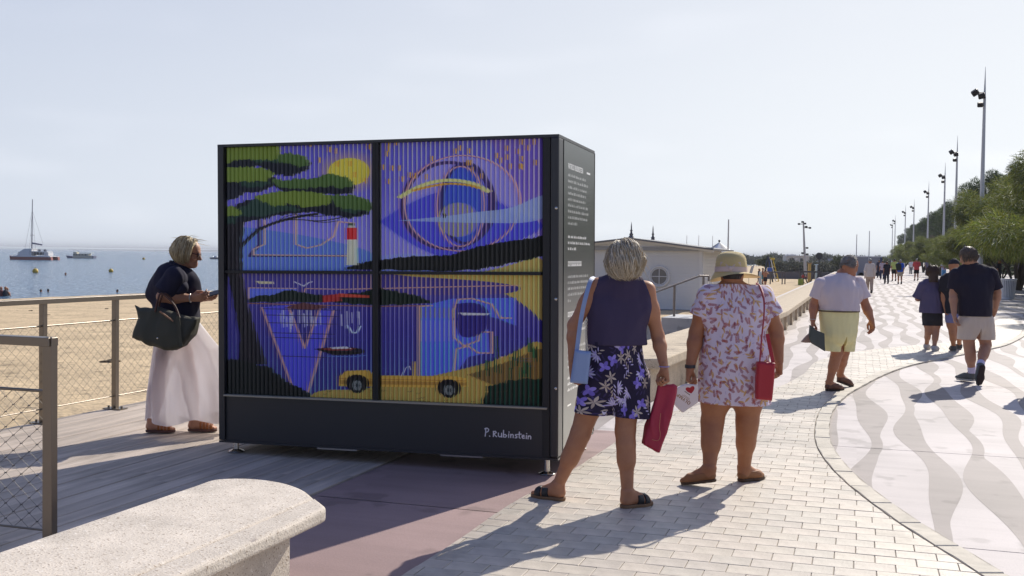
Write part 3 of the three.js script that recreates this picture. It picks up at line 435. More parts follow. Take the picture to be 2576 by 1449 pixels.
  for (const x of [-0.35, 0.62]) mesh('skid', box(0.32, 0.012, 0.05, x, BB - 0.006, FZ - 0.03), M.chrome, kiosk);
  for (const sx of [-1, 1]) for (const sz of [-1, 1]) {
    const x = sx * (BW / 2 - 0.10), z = sz * (BD / 2 - 0.08);
    const y0 = sx < 0 ? 0.036 : 0.003, fh = BB - y0;
    mesh('foot', [new THREE.CylinderGeometry(0.020, 0.024, fh - 0.012, 14).translate(x, y0 + fh / 2, z), new THREE.LatheGeometry([[0, 0], [0.058, 0], [0.06, 0.006], [0.045, 0.012], [0.026, 0.020], [0.02, 0.024]].map((p) => new THREE.Vector2(p[0], p[1])), 20).translate(x, y0, z), box(0.16, 0.008, 0.08, x, BB - 0.003, z)], M.chrome, kiosk);
  }
}

// ---------------------------------------------------------------- railings
function railing(label, pts, posts, o = {}) { // pts: [start, end] in u, v; posts: distances from start
  const [a, b] = pts, L = Math.hypot(b[0] - a[0], b[1] - a[1]), d = [(b[0] - a[0]) / L, (b[1] - a[1]) / L], P = (s, y) => W(a[0] + d[0] * s, a[1] + d[1] * s, y), H = o.h || 1.1, dirW = P(1, 0).sub(P(0, 0));
  const root = thing('railing', label, 'railing', P(0, 0));
  const side = dirW.clone().cross(UP);
  mesh('top_rail', bar(P(-0.05, H - 0.022), P(L + 0.04, H - 0.022), 0.07, 0.044, UP, 0.003), M.steel, root, true);
  for (const s of posts) {
    mesh('post', bar(P(s, 0.004), P(s, H - 0.044), 0.05, 0.05, dirW, 0.003), M.steel, root, true);
    const pl = mesh('base_plate', [bar(P(s, 0.004), P(s, 0.014), 0.2, 0.12, dirW), ...[-1, 1].map((k) => rod(P(s, 0.014).add(side.clone().multiplyScalar(k * 0.075)), P(s, 0.034).add(side.clone().multiplyScalar(k * 0.075)), 0.011, 0.011, 6)), ...[-1, 1].map((k) => rod(P(s + k * 0.04, 0.014), P(s + k * 0.04, 0.034), 0.008, 0.008, 6))], M.steel, root, true);
  }
  const y0 = 0.13, y1 = o.top || 0.86;
  for (const y of [y0, y1]) mesh('cable', rod(P(0, y), P(L, y), y === y1 ? 0.008 : 0.006, y === y1 ? 0.008 : 0.006, 8), M.steel, root, true);
  const gs = [], cw = 0.098, ch = 0.083 * ((y1 - y0) / 0.747), hgt = y1 - y0, run = hgt / ch * cw; const cross = [];
  for (let s = -run; s < L; s += cw) for (const k of [1, -1]) { let s0 = s, s1 = s + run, ya = k > 0 ? y0 : y1, yb = k > 0 ? y1 : y0; if (s1 < 0 || s0 > L) continue; const c0 = Math.max(0, s0), c1 = Math.min(L, s1); gs.push(rod(P(c0, lerp(ya, yb, (c0 - s0) / run)), P(c1, lerp(ya, yb, (c1 - s0) / run)), o.wire || 0.0013, o.wire || 0.0013, 3, false)); }
  const net = mesh('wire_netting', gs, M.wire, root, true); net.userData.label = 'diamond wire netting stretched between two cables';
  if (o.ferrules) { const fs = []; for (let i = 0; i * ch / 2 < hgt; i++) for (let s = (i % 2) * cw / 2; s < L; s += cw) { const p = P(s, y0 + i * ch / 2); fs.push(box(0.012, 0.005, 0.005, 0, 0, 0).applyMatrix4(new THREE.Matrix4().makeRotationY(0.9)).translate(p.x, p.y, p.z)); } mesh('ferrule', fs, M.wire, net, true).userData.kind = 'stuff'; }
  return root;
}
railing('long steel railing with wire netting along the beach edge of the deck', [[-6.82, 4.42], [-6.82, 11.9]], [0.42, 1.36, 2.30, 3.26, 4.22, 5.2, 6.15, 7.1]);
{ const r = railing('short steel railing end with wire netting close to the stone bench at the left', [[-3.86, 4.36], [-6.75, 4.36]], [1.0, 1.98, 2.8], { ferrules: true, wire: 0.0014, top: 0.83 });
  const p = W(-3.84, 4.36, 0.83); mesh('cable_stop', [rod(p.clone().add(V(-0.02, 0, 0)), p.clone().add(V(0.035, 0, 0.01)), 0.016, 0.016, 10)], M.steel, r, true);
  mesh('end_post', bar(W(-3.83, 4.36, 0.004), W(-3.83, 4.36, 1.1), 0.058, 0.042, W(0, 1), 0.003), M.steel, r, true); }

// ---------------------------------------------------------------- stone benches
function extrudeUV(poly, y0, y1, bev) { const sh = new THREE.Shape(poly.map((p) => new THREE.Vector2(p[0], p[1]))); const g = new THREE.ExtrudeGeometry(sh, { depth: y1 - y0 - 2 * bev, bevelEnabled: true, bevelThickness: bev, bevelSize: bev, bevelOffset: -bev, bevelSegments: 4, curveSegments: 8 }); g.rotateX(-PI / 2); g.translate(0, y0 + bev, 0); return prom(uvBox(g)); }
{
  const b = thing('stone_bench', 'pale speckled stone bench with a rounded end, nearest in the foreground', 'bench', W(-2.53, 4));
  const SH = 0.02; const arc = []; for (let i = 0; i <= 26; i++) { const t = i / 26; const c = [[-2.94, 4.22], [-2.93, 4.40], [-2.80, 4.475], [-2.62, 4.46], [-2.44, 4.36], [-2.308, 4.225]]; const cc = new THREE.CatmullRomCurve3(c.map((p) => V(p[0], 0, p[1]))); const p = cc.getPoint(t); arc.push([p.x, p.z]); }
  mesh('seat', extrudeUV([[-2.94, -1], ...arc, [-2.308, -1]].reverse(), 0.386, 0.452, 0.020), M.stone, b, true);
  mesh('seat_edge', extrudeUV([[-2.303, -1], [-2.303, 4.220], [-2.25, 4.172], [-2.19, 4.108], [-2.172, 4.075], [-2.170, 4.04], [-2.172, -1]].reverse(), 0.386, 0.452, 0.020), M.stone, b, true);
  mesh('support', extrudeUV([[-2.78, -1], [-2.335, -1], [-2.335, 4.06], [-2.40, 4.12], [-2.78, 4.2]], -0.02, 0.385, 0.006), M.stone, b, true);
  b.position.addScaledVector(UX, SH).addScaledVector(VX, 0.015);
}
{ // the same bench goes on along the beach side, in sections
  const line = [[-1.98, 11.2], [-1.44, 23], [-1.42, 60], [-1.42, 96]]; const pos = (v) => { for (let i = 0; i + 1 < line.length; i++) if (v <= line[i + 1][1] || i === line.length - 2) return lerp(line[i][0], line[i + 1][0], (v - line[i][1]) / (line[i + 1][1] - line[i][1])); };
  const b = thing('stone_bench', 'long pale stone bench wall beside the beach, running away behind the two women', 'bench', W(-2.2, 11.2));
  const Wd = 0.78;
  for (let v = 11.2, i = 0; v < 96; v += 2.0, i++) {
    const e = Math.min(v + 2.0, 96), p0 = pos(v), p1 = pos(e), g = 0.004;
    const poly = i ? [[p0, v + g], [p1, e - g], [p1 - Wd, e - g], [p0 - Wd, v + g]] : [[p0, v + 0.16], [p1, e - g], [p1 - Wd, e - g], [p0 - Wd, v + 0.05], [p0 - Wd * 0.75, v], [p0 - Wd * 0.35, v + 0.02]];
    mesh('seat_slab', extrudeUV(poly, 0.345, 0.46, 0.018), M.wallStone, b, true);
    mesh('support', extrudeUV([[p0 - 0.13, v + 0.1], [p1 - 0.13, e - 0.05], [p1 - Wd + 0.1, e - 0.05], [p0 - Wd + 0.1, v + 0.1]], -0.5, 0.344, 0.006), M.wallStone, b, true);
    if (v < 40) mesh('pilaster', extrudeUV([[p0 - 0.075, v + 0.85], [p0 - 0.075, v + 1.15], [p0 - 0.16, v + 1.15], [p0 - 0.16, v + 0.85]], -0.02, 0.343, 0.006), M.wallStone, b, true);
  }
}

// ---------------------------------------------------------------- bodies: tapered capsules joined by a smooth minimum, meshed on a grid
const C = (a, b, ra, rb, o = {}) => ({ a, b, ra, rb: rb ?? ra, k: o.k ?? 0.03, s: o.s ?? 1, d: o.d || null, sub: !!o.sub });
function field(prims, extra) {
  const n = prims.length, F = new Float64Array(n * 16);
  prims.forEach((p, i) => { const o = i * 16; F[o] = p.a.x; F[o + 1] = p.a.y; F[o + 2] = p.a.z; let bx = p.b.x - p.a.x, by = p.b.y - p.a.y, bz = p.b.z - p.a.z; const q = 1 / p.s - 1; const d = p.d || { x: 0, y: 0, z: 0 };
    const db = (bx * d.x + by * d.y + bz * d.z) * q; bx += d.x * db; by += d.y * db; bz += d.z * db; F[o + 3] = bx; F[o + 4] = by; F[o + 5] = bz; F[o + 6] = bx * bx + by * by + bz * bz || 1e-9; F[o + 7] = p.ra; F[o + 8] = p.rb; F[o + 9] = p.k; F[o + 10] = q; F[o + 11] = d.x; F[o + 12] = d.y; F[o + 13] = d.z; F[o + 14] = p.sub ? 1 : 0; F[o + 15] = p.s < 1 ? Math.sqrt(p.s) : 1; });
  return (x, y, z) => {
    let r = 1e3;
    for (let i = 0; i < n; i++) { const o = i * 16; let px = x - F[o], py = y - F[o + 1], pz = z - F[o + 2]; const q = F[o + 10];
      if (q) { const dp = (px * F[o + 11] + py * F[o + 12] + pz * F[o + 13]) * q; px += F[o + 11] * dp; py += F[o + 12] * dp; pz += F[o + 13] * dp; }
      let t = (px * F[o + 3] + py * F[o + 4] + pz * F[o + 5]) / F[o + 6]; t = t < 0 ? 0 : t > 1 ? 1 : t;
      px -= F[o + 3] * t; py -= F[o + 4] * t; pz -= F[o + 5] * t;
      const d = (Math.sqrt(px * px + py * py + pz * pz) - (F[o + 7] + (F[o + 8] - F[o + 7]) * t)) * F[o + 15], k = F[o + 9];
      if (F[o + 14]) { const h = Math.max(k - Math.abs(-d - r), 0) / k; r = Math.max(r, -d) + h * h * k * 0.25; }
      else { const h = Math.max(k - Math.abs(d - r), 0) / k; r = Math.min(r, d) - h * h * k * 0.25; } }
    return extra ? extra(r, x, y, z) : r;
  };
}
function boundsOf(prims, m = 0.03) { const b = new THREE.Box3(); for (const p of prims) { if (p.sub) continue; const e = Math.max(p.ra, p.rb) * Math.max(1, p.s > 1 ? p.s : 1) + m; for (const q of [p.a, p.b]) { b.expandByPoint(V(q.x - e, q.y - e, q.z - e)); b.expandByPoint(V(q.x + e, q.y + e, q.z + e)); } } return b; }
function netMesh(f, b, h) { // surface nets
  const nx = Math.ceil((b.max.x - b.min.x) / h) + 1, ny = Math.ceil((b.max.y - b.min.y) / h) + 1, nz = Math.ceil((b.max.z - b.min.z) / h) + 1, g = new Float32Array(nx * ny * nz);
  const I = (i, j, k) => i + nx * (j + ny * k);
  for (let k = 0; k < nz; k++) for (let j = 0; j < ny; j++) { let i = 0; while (i < nx) { const v = f(b.min.x + i * h, b.min.y + j * h, b.min.z + k * h); g[I(i, j, k)] = v; let skip = Math.min(nx - 1 - i, Math.floor(v / h * 0.55) - 1); i++; while (skip-- > 0) { g[I(i, j, k)] = v; i++; } } }
  const id = new Int32Array((nx - 1) * (ny - 1) * (nz - 1)).fill(-1), pos = [], idx = [], J = (i, j, k) => i + (nx - 1) * (j + (ny - 1) * k);
  const ed = [[0, 1], [0, 2], [0, 4], [1, 3], [1, 5], [2, 3], [2, 6], [3, 7], [4, 5], [4, 6], [5, 7], [6, 7]];
  for (let k = 0; k < nz - 1; k++) for (let j = 0; j < ny - 1; j++) for (let i = 0; i < nx - 1; i++) {
    const v = [g[I(i, j, k)], g[I(i + 1, j, k)], g[I(i, j + 1, k)], g[I(i + 1, j + 1, k)], g[I(i, j, k + 1)], g[I(i + 1, j, k + 1)], g[I(i, j + 1, k + 1)], g[I(i + 1, j + 1, k + 1)]];
    let m = 0; for (let q = 0; q < 8; q++) if (v[q] < 0) m |= 1 << q; if (m === 0 || m === 255) continue;
    let x = 0, y = 0, z = 0, c = 0; for (const [p, q] of ed) if ((v[p] < 0) !== (v[q] < 0)) { const t = v[p] / (v[p] - v[q]); x += lerp(p & 1, q & 1, t); y += lerp((p >> 1) & 1, (q >> 1) & 1, t); z += lerp(p >> 2, q >> 2, t); c++; }
    id[J(i, j, k)] = pos.length / 3; pos.push(b.min.x + (i + x / c) * h, b.min.y + (j + y / c) * h, b.min.z + (k + z / c) * h);
  }
  for (let k = 1; k < nz - 1; k++) for (let j = 1; j < ny - 1; j++) for (let i = 1; i < nx - 1; i++) {
    const a = g[I(i, j, k)] < 0; let q;
    if (a !== g[I(i + 1, j, k)] < 0) { q = [id[J(i, j - 1, k - 1)], id[J(i, j, k - 1)], id[J(i, j, k)], id[J(i, j - 1, k)]]; a ? idx.push(q[0], q[1], q[2], q[0], q[2], q[3]) : idx.push(q[0], q[2], q[1], q[0], q[3], q[2]); }
    if (a !== g[I(i, j + 1, k)] < 0) { q = [id[J(i - 1, j, k - 1)], id[J(i - 1, j, k)], id[J(i, j, k)], id[J(i, j, k - 1)]]; a ? idx.push(q[0], q[1], q[2], q[0], q[2], q[3]) : idx.push(q[0], q[2], q[1], q[0], q[3], q[2]); }
    if (a !== g[I(i, j, k + 1)] < 0) { q = [id[J(i - 1, j - 1, k)], id[J(i, j - 1, k)], id[J(i, j, k)], id[J(i - 1, j, k)]]; a ? idx.push(q[0], q[1], q[2], q[0], q[2], q[3]) : idx.push(q[0], q[2], q[1], q[0], q[3], q[2]); }
  }
  const n = pos.length, nor = new Float32Array(n), e = h * 0.5;
  for (let i = 0; i < n; i += 3) { const x = pos[i], y = pos[i + 1], z = pos[i + 2]; let a = f(x + e, y, z) - f(x - e, y, z), b2 = f(x, y + e, z) - f(x, y - e, z), c = f(x, y, z + e) - f(x, y, z - e); const L = Math.hypot(a, b2, c) || 1; nor[i] = a / L; nor[i + 1] = b2 / L; nor[i + 2] = c / L;
    const d = f(x, y, z); if (Math.abs(d) < h) { pos[i] -= nor[i] * d; pos[i + 1] -= nor[i + 1] * d; pos[i + 2] -= nor[i + 2] * d; } }
  const geo = new THREE.BufferGeometry(); geo.setAttribute('position', new THREE.Float32BufferAttribute(pos, 3)); geo.setAttribute('normal', new THREE.BufferAttribute(nor, 3)); geo.setAttribute('uv', new THREE.BufferAttribute(new Float32Array(pos.length / 3 * 2), 2)); geo.setIndex(idx); return geo;
}
const solid = (prims, h, extra, m) => netMesh(field(prims, extra), boundsOf(prims, m), h);
// uv wrapped round a body: metres round the girth and metres up
function uvWrap(g, c, fwd, R) { const p = g.attributes.position, uv = g.attributes.uv, rt = fwd.clone().cross(UP); for (let i = 0; i < p.count; i++) { const x = p.getX(i) - c.x, z = p.getZ(i) - c.z; const r = x * rt.x + z * rt.z, f = -(x * fwd.x + z * fwd.z); uv.setXY(i, Math.atan2(r, f) * R, p.getY(i)); } return g; }
function mottle(g, amp = 0.1, s = 22) { const p = g.attributes.position, c = new Float32Array(p.count * 3); for (let i = 0; i < p.count; i++) { const n = PN.noise(p.getX(i) * s, p.getY(i) * s, p.getZ(i) * s) * 0.6 + PN.noise(p.getX(i) * s * 4, p.getY(i) * s * 4, p.getZ(i) * s * 4) * 0.4; c[i * 3] = 1 + n * amp * 0.6; c[i * 3 + 1] = 1 + n * amp; c[i * 3 + 2] = 1 + n * amp; } g.setAttribute('color', new THREE.BufferAttribute(c, 3)); return g; }
const folds = (amp, f = 1) => (x, y, z) => { const w = PN.noise(x * 3 * f, y * 2 * f, z * 3 * f) * 1.4; return amp * (PN.noise(x * 9 * f + w, y * 3.2 * f - w, z * 9 * f) + 0.5 * PN.noise(x * 20 * f, y * 8 * f + w * 2, z * 20 * f)); };
const mid = (a, b, t = 0.5) => a.clone().lerp(b, t);
const off = (p, d, k) => p.clone().addScaledVector(d, k);
const skinMat = (c) => phys(c, 0.55, { vertexColors: true, sheen: 0.15, sheenRoughness: 0.5 });
const fabric = (c, o = {}) => phys(c, 0.9, { sheen: 0.25, sheenRoughness: 0.6, bumpMap: weaveBump, bumpScale: 0.0006, ...o });
const weaveBump = texture(256, (u, v) => 0.5 + 0.25 * Math.sin(u * PI * 2 * 64) + 0.25 * Math.sin(v * PI * 2 * 64), 0.08);

function headPrims(c, hf, hr, hu, k = 1, neckBase) { // c: middle of the skull, level with the eyes' upper edge
  const P = (r, u, f) => c.clone().addScaledVector(hr, r * k).addScaledVector(hu, u * k).addScaledVector(hf, f * k), p = [];
  p.push(C(P(0, 0.025, -0.028), P(0, 0.030, 0.022), 0.080 * k, 0.072 * k, { s: 0.93, d: hr, k: 0.03 }));
  p.push(C(P(0, -0.01, 0.02), P(0, -0.075, 0.052), 0.064 * k, 0.036 * k, { k: 0.045 }));            // face down to the chin
  p.push(C(P(-0.045, -0.06, 0.0), P(0, -0.09, 0.062), 0.024 * k, 0.020 * k, { k: 0.04 }), C(P(0.045, -0.06, 0.0), P(0, -0.09, 0.062), 0.024 * k, 0.020 * k, { k: 0.04 }));
  p.push(C(P(-0.03, 0.012, 0.080), P(0.03, 0.012, 0.080), 0.013 * k, 0.013 * k, { k: 0.02 }));        // brow
  for (const s of [-1, 1]) { p.push(C(P(s * 0.032, -0.010, 0.097), P(s * 0.032, -0.010, 0.092), 0.013 * k, 0.013 * k, { k: 0.016, sub: true })); p.push(C(P(s * 0.032, -0.009, 0.077), P(s * 0.032, -0.009, 0.0771), 0.0125 * k, 0.0125 * k, { k: 0.004 })); p.push(C(P(s * 0.043, -0.034, 0.062), P(s * 0.038, -0.034, 0.066), 0.016 * k, 0.016 * k, { k: 0.025 })); }
  p.push(C(P(0, 0.004, 0.090), P(0, -0.036, 0.112), 0.008 * k, 0.012 * k, { k: 0.014 }), C(P(-0.012, -0.041, 0.096), P(0.012, -0.041, 0.096), 0.009 * k, 0.009 * k, { k: 0.01 }));  // nose
  p.push(C(P(-0.018, -0.064, 0.084), P(0.018, -0.064, 0.084), 0.0075 * k, 0.0075 * k, { k: 0.008 }), C(P(-0.015, -0.074, 0.083), P(0.015, -0.074, 0.083), 0.0085 * k, 0.0085 * k, { k: 0.008 }));
  p.push(C(P(0, -0.096, 0.074), P(0, -0.096, 0.075), 0.017 * k, 0.017 * k, { k: 0.02 }));
  for (const s of [-1, 1]) { p.push(C(P(s * 0.076, 0.008, -0.014), P(s * 0.071, -0.036, -0.004), 0.017 * k, 0.010 * k, { s: 0.45, d: hr, k: 0.01 })); p.push(C(P(s * 0.086, -0.010, -0.006), P(s * 0.084, -0.016, -0.004), 0.009 * k, 0.007 * k, { k: 0.006, sub: true })); }
  if (neckBase) p.push(C(P(0, -0.05, -0.022), neckBase, 0.054 * k, 0.062 * k, { k: 0.04 }));
  return { p, P };
}
function handPrims(w, dir, palm, thumbSide, curl = 0.35, k = 1, thumb = 0.5, spread = 1) { // w: wrist
  const f = dir.clone().normalize(), n = palm.clone().addScaledVector(f, -palm.dot(f)).normalize(), s = f.clone().cross(n).multiplyScalar(thumbSide), P = (a, b, c) => w.clone().addScaledVector(f, a * k).addScaledVector(s, b * k).addScaledVector(n, c * k), p = [];
  const L = [0.072, 0.082, 0.076, 0.060], base = [0.030, 0.010, -0.011, -0.030];
  p.push(C(P(-0.02, 0, 0), P(0.03, 0, 0), 0.026 * k, 0.026 * k, { s: 0.72, d: n, k: 0.02 }));
  for (let i = 0; i < 4; i++) {
    const kn = P(0.088 - Math.abs(i - 1) * 0.005, base[i], -0.003); p.push(C(P(0.015, base[i] * 0.6, 0), kn, 0.0145 * k, 0.0115 * k, { k: 0.016 }));
    let ang = curl * (0.75 + i * 0.08), q = kn; const seg = [0.44, 0.32, 0.26], r = [0.0098, 0.0088, 0.0078, 0.0066], side = s.clone().multiplyScalar((1.5 - i) * 0.07 * spread);
    for (let j = 0; j < 3; j++) { const d = f.clone().multiplyScalar(Math.cos(ang)).addScaledVector(n, Math.sin(ang)).add(side).normalize(); const e = q.clone().addScaledVector(d, L[i] * seg[j] * k); const rk = (i === 3 ? 0.88 : 1) * k; p.push(C(q, e, r[j] * rk, r[j + 1] * rk, { k: 0.006 })); q = e; ang += curl * 1.05; }
  }
  const t0 = P(0.018, 0.022, 0.006), t1 = P(0.050, 0.040 + 0.012 * (1 - thumb), 0.014 + 0.014 * thumb), t2 = P(0.080, 0.040 - 0.012 * thumb, 0.020 + 0.026 * thumb), t3 = P(0.100, 0.036 - 0.026 * thumb, 0.022 + 0.030 * thumb);
  p.push(C(t0, t1, 0.016 * k, 0.012 * k, { k: 0.014 }), C(t1, t2, 0.0115 * k, 0.0105 * k, { k: 0.005 }), C(t2, t3, 0.0105 * k, 0.008 * k, { k: 0.005 }));
  return p;
}
function torso(J, f, G, add = 0, noHip = false) {
  const p = [], sc = J.shL.distanceTo(J.shR), chestC = mid(J.shL, J.shR).addScaledVector(UP, -0.12), hipC = mid(J.hpL, J.hpR), sd = J.shR.clone().sub(J.shL).normalize(), D = G.depth, cw = Math.max(0.02, sc / 2 - G.chest * 0.62);
  p.push(C(off(chestC, sd, -cw), off(chestC, sd, cw), G.chest + add, G.chest + add, { s: D, d: f }));
  p.push(C(off(chestC, UP, -0.05), mid(chestC, hipC, 0.62), G.chest * 1.02 + add, G.waist + add, { s: D, d: f, k: 0.06 }), C(mid(chestC, hipC, 0.62), hipC, G.waist + add, G.hip + add, { s: D, d: f, k: 0.06 }));
  if (!noHip) { const hr0 = Math.max(0.055, G.hip * 0.98 - J.hpL.distanceTo(J.hpR) / 2); p.push(C(J.hpL, J.hpR, hr0, hr0, { k: 0.05 })); }
  const neckB = off(J.neck, UP, -0.02);
  p.push(C(J.shL, off(neckB, sd, -0.02), 0.048 + add, 0.052 + add, { k: 0.05 }), C(J.shR, off(neckB, sd, 0.02), 0.048 + add, 0.052 + add, { k: 0.05 }), C(off(neckB, UP, -0.06), off(neckB, UP, add ? 0.02 : 0.05), 0.07 + add, G.neck + add, { k: 0.05 }));
  return p;
}
// body of one person from its joints
function bodyGeometry(J, o) {
  const f = o.fwd, r = f.clone().cross(UP), g = o.g || {}, p = [];
  const G = { chest: 0.125, waist: 0.12, hip: 0.13, depth: 0.72, arm: 0.046, fore: 0.038, wrist: 0.026, thigh: 0.085, knee: 0.055, calf: 0.053, ankle: 0.034, neck: 0.052, ...g };
  p.push(...torso(J, f, G));
  for (const s of ['L', 'R']) {
    const sh = J['sh' + s], el = J['el' + s], wr = J['wr' + s], hp = J['hp' + s], kn = J['kn' + s], an = J['an' + s];
    p.push(C(sh, mid(sh, el, 0.45), G.arm * 1.16, G.arm * 1.05, { k: 0.03 }), C(mid(sh, el, 0.4), el, G.arm * 1.05, G.arm * 0.86, { k: 0.03 }), C(el, mid(el, wr, 0.3), G.arm * 0.84, G.fore * 1.1, { k: 0.025 }), C(mid(el, wr, 0.3), wr, G.fore * 1.1, G.wrist, { k: 0.025 }));
    p.push(C(hp, mid(hp, kn, 0.5), G.thigh * 0.93, G.thigh * 0.92, { k: 0.05 }), C(mid(hp, kn, 0.5), kn, G.thigh * 0.92, G.knee, { k: 0.04 }));
    const back = f.clone().multiplyScalar(-1), shin = an.clone().sub(kn); p.push(C(kn, mid(kn, an, 0.5), G.knee * 0.97, G.calf * 0.82, { k: 0.03 }), C(mid(kn, an, 0.45), an, G.calf * 0.82, G.ankle, { k: 0.03 }), C(off(mid(kn, an, 0.22), back, 0.016), off(mid(kn, an, 0.46), back, 0.010), G.calf * 0.86, G.calf * 0.66, { k: 0.04 }));
  }
  const geos = [solid(p, o.h || 0.011)];
  // feet
  for (const s of ['L', 'R']) { const F = J['ft' + s]; if (F) geos.push(solid(footPrims(J['an' + s], F, G.ankle, 1), o.h2 || 0.006, (d, x, y, z) => Math.max(d, -((x - F.heel.x) * F.up.x + (y - F.heel.y) * F.up.y + (z - F.heel.z) * F.up.z) + 0.004))); }
  if (o.head) geos.push(solid(o.head.p, o.h3 || 0.0045));
  for (const h of o.hands || []) geos.push(solid(h, o.h4 || 0.0038));
  return mottle(merge(geos), o.mottle ?? 0.2);
}
function footPrims(an, F, ank, k, puff = 0) { // F: heel (on the sole, under the heel), dir (along the sole), up (away from the sole), len
  const side = F.dir.clone().cross(F.up), P = (a, u, b = 0) => F.heel.clone().addScaledVector(F.dir, a * F.len).addScaledVector(F.up, u).addScaledVector(side, b), q = puff;
  return [C(an, P(0.14, 0.04), ank + q, 0.032 + q, { k: 0.03 }), C(P(0.10, 0.032), P(0.45, 0.038), 0.031 + q, 0.030 + q, { k: 0.03 }), C(an, P(0.5, 0.036), ank * 0.9 + q, 0.028 + q, { k: 0.03 }), C(P(0.66, 0.024, -0.016), P(0.66, 0.024, 0.016), 0.027 + q, 0.027 + q, { k: 0.03, s: 0.8, d: F.up }), C(P(0.45, 0.036), P(0.7, 0.026), 0.030 + q, 0.024 + q, { k: 0.03 }), C(P(0.7, 0.018, -0.012), P(0.93, 0.013, -0.008), 0.018 + q, 0.013 + q, { k: 0.02 }), C(P(0.7, 0.018, 0.014), P(0.88, 0.012, 0.014), 0.018 + q, 0.012 + q, { k: 0.02 })];
}
const foot = (px, py, D, dirDeg, len = 0.23, lift = 0, tilt = 0) => { const heel = at(px, py, D); heel.y = Math.max(heel.y, 0.012) ; if (!lift) heel.y = 0.022; const a = dirDeg * PI / 180; const flat = V(Math.sin(a), 0, -Math.cos(a)); const t = tilt * PI / 180; return { heel, dir: flat.clone().multiplyScalar(Math.cos(t)).addScaledVector(UP, Math.sin(t)), up: UP.clone().multiplyScalar(Math.cos(t)).addScaledVector(flat, -Math.sin(t)), len }; };
const planeCut = (F, lo, hi) => (d, x, y, z) => { const t = (x - F.heel.x) * F.up.x + (y - F.heel.y) * F.up.y + (z - F.heel.z) * F.up.z; return Math.max(d, lo - t, t - hi); };
function shoe(root, name, an, F, m, soleM, o = {}) { // closed or open shoe round a foot
  const pr = footPrims(an, F, 0.03, 1, o.puff ?? 0.006).slice(o.low ? 1 : 0); const heelTop = o.top ?? 0.075;
  const side = F.dir.clone().cross(F.up), P = (a, h, b = 0) => F.heel.clone().addScaledVector(F.dir, a * F.len).addScaledVector(F.up, h).addScaledVector(side, b), th = o.sole ?? 0.018;
  const so = solid([C(P(0.10, 0.0), P(0.62, 0.0), 0.036, 0.040, { k: 0.03 }), C(P(0.62, 0, 0.006), P(0.86, 0, 0.004), 0.042, 0.034, { k: 0.03 })], 0.006, planeCut(F, -th, 0.007), 0.02);
  const cut = (band) => solid(pr, 0.006, (d, x, y, z) => { const t = (x - F.heel.x) * F.up.x + (y - F.heel.y) * F.up.y + (z - F.heel.z) * F.up.z, l = ((x - F.heel.x) * F.dir.x + (y - F.heel.y) * F.dir.y + (z - F.heel.z) * F.dir.z) / F.len; const r = Math.max(d, 0.006 - t, t - heelTop); return band ? Math.max(r, Math.max(band[0] - l, l - band[1]) * 0.2) : r; }, 0.02);
  if (o.open) { const u = mesh(name, so, soleM, root, true); for (const b of o.open) mesh('strap', cut(b), m, u, true); return u; }
  const u = mesh(name, cut(), m, root, true); mesh('sole', so, soleM, u, true); return u;
}
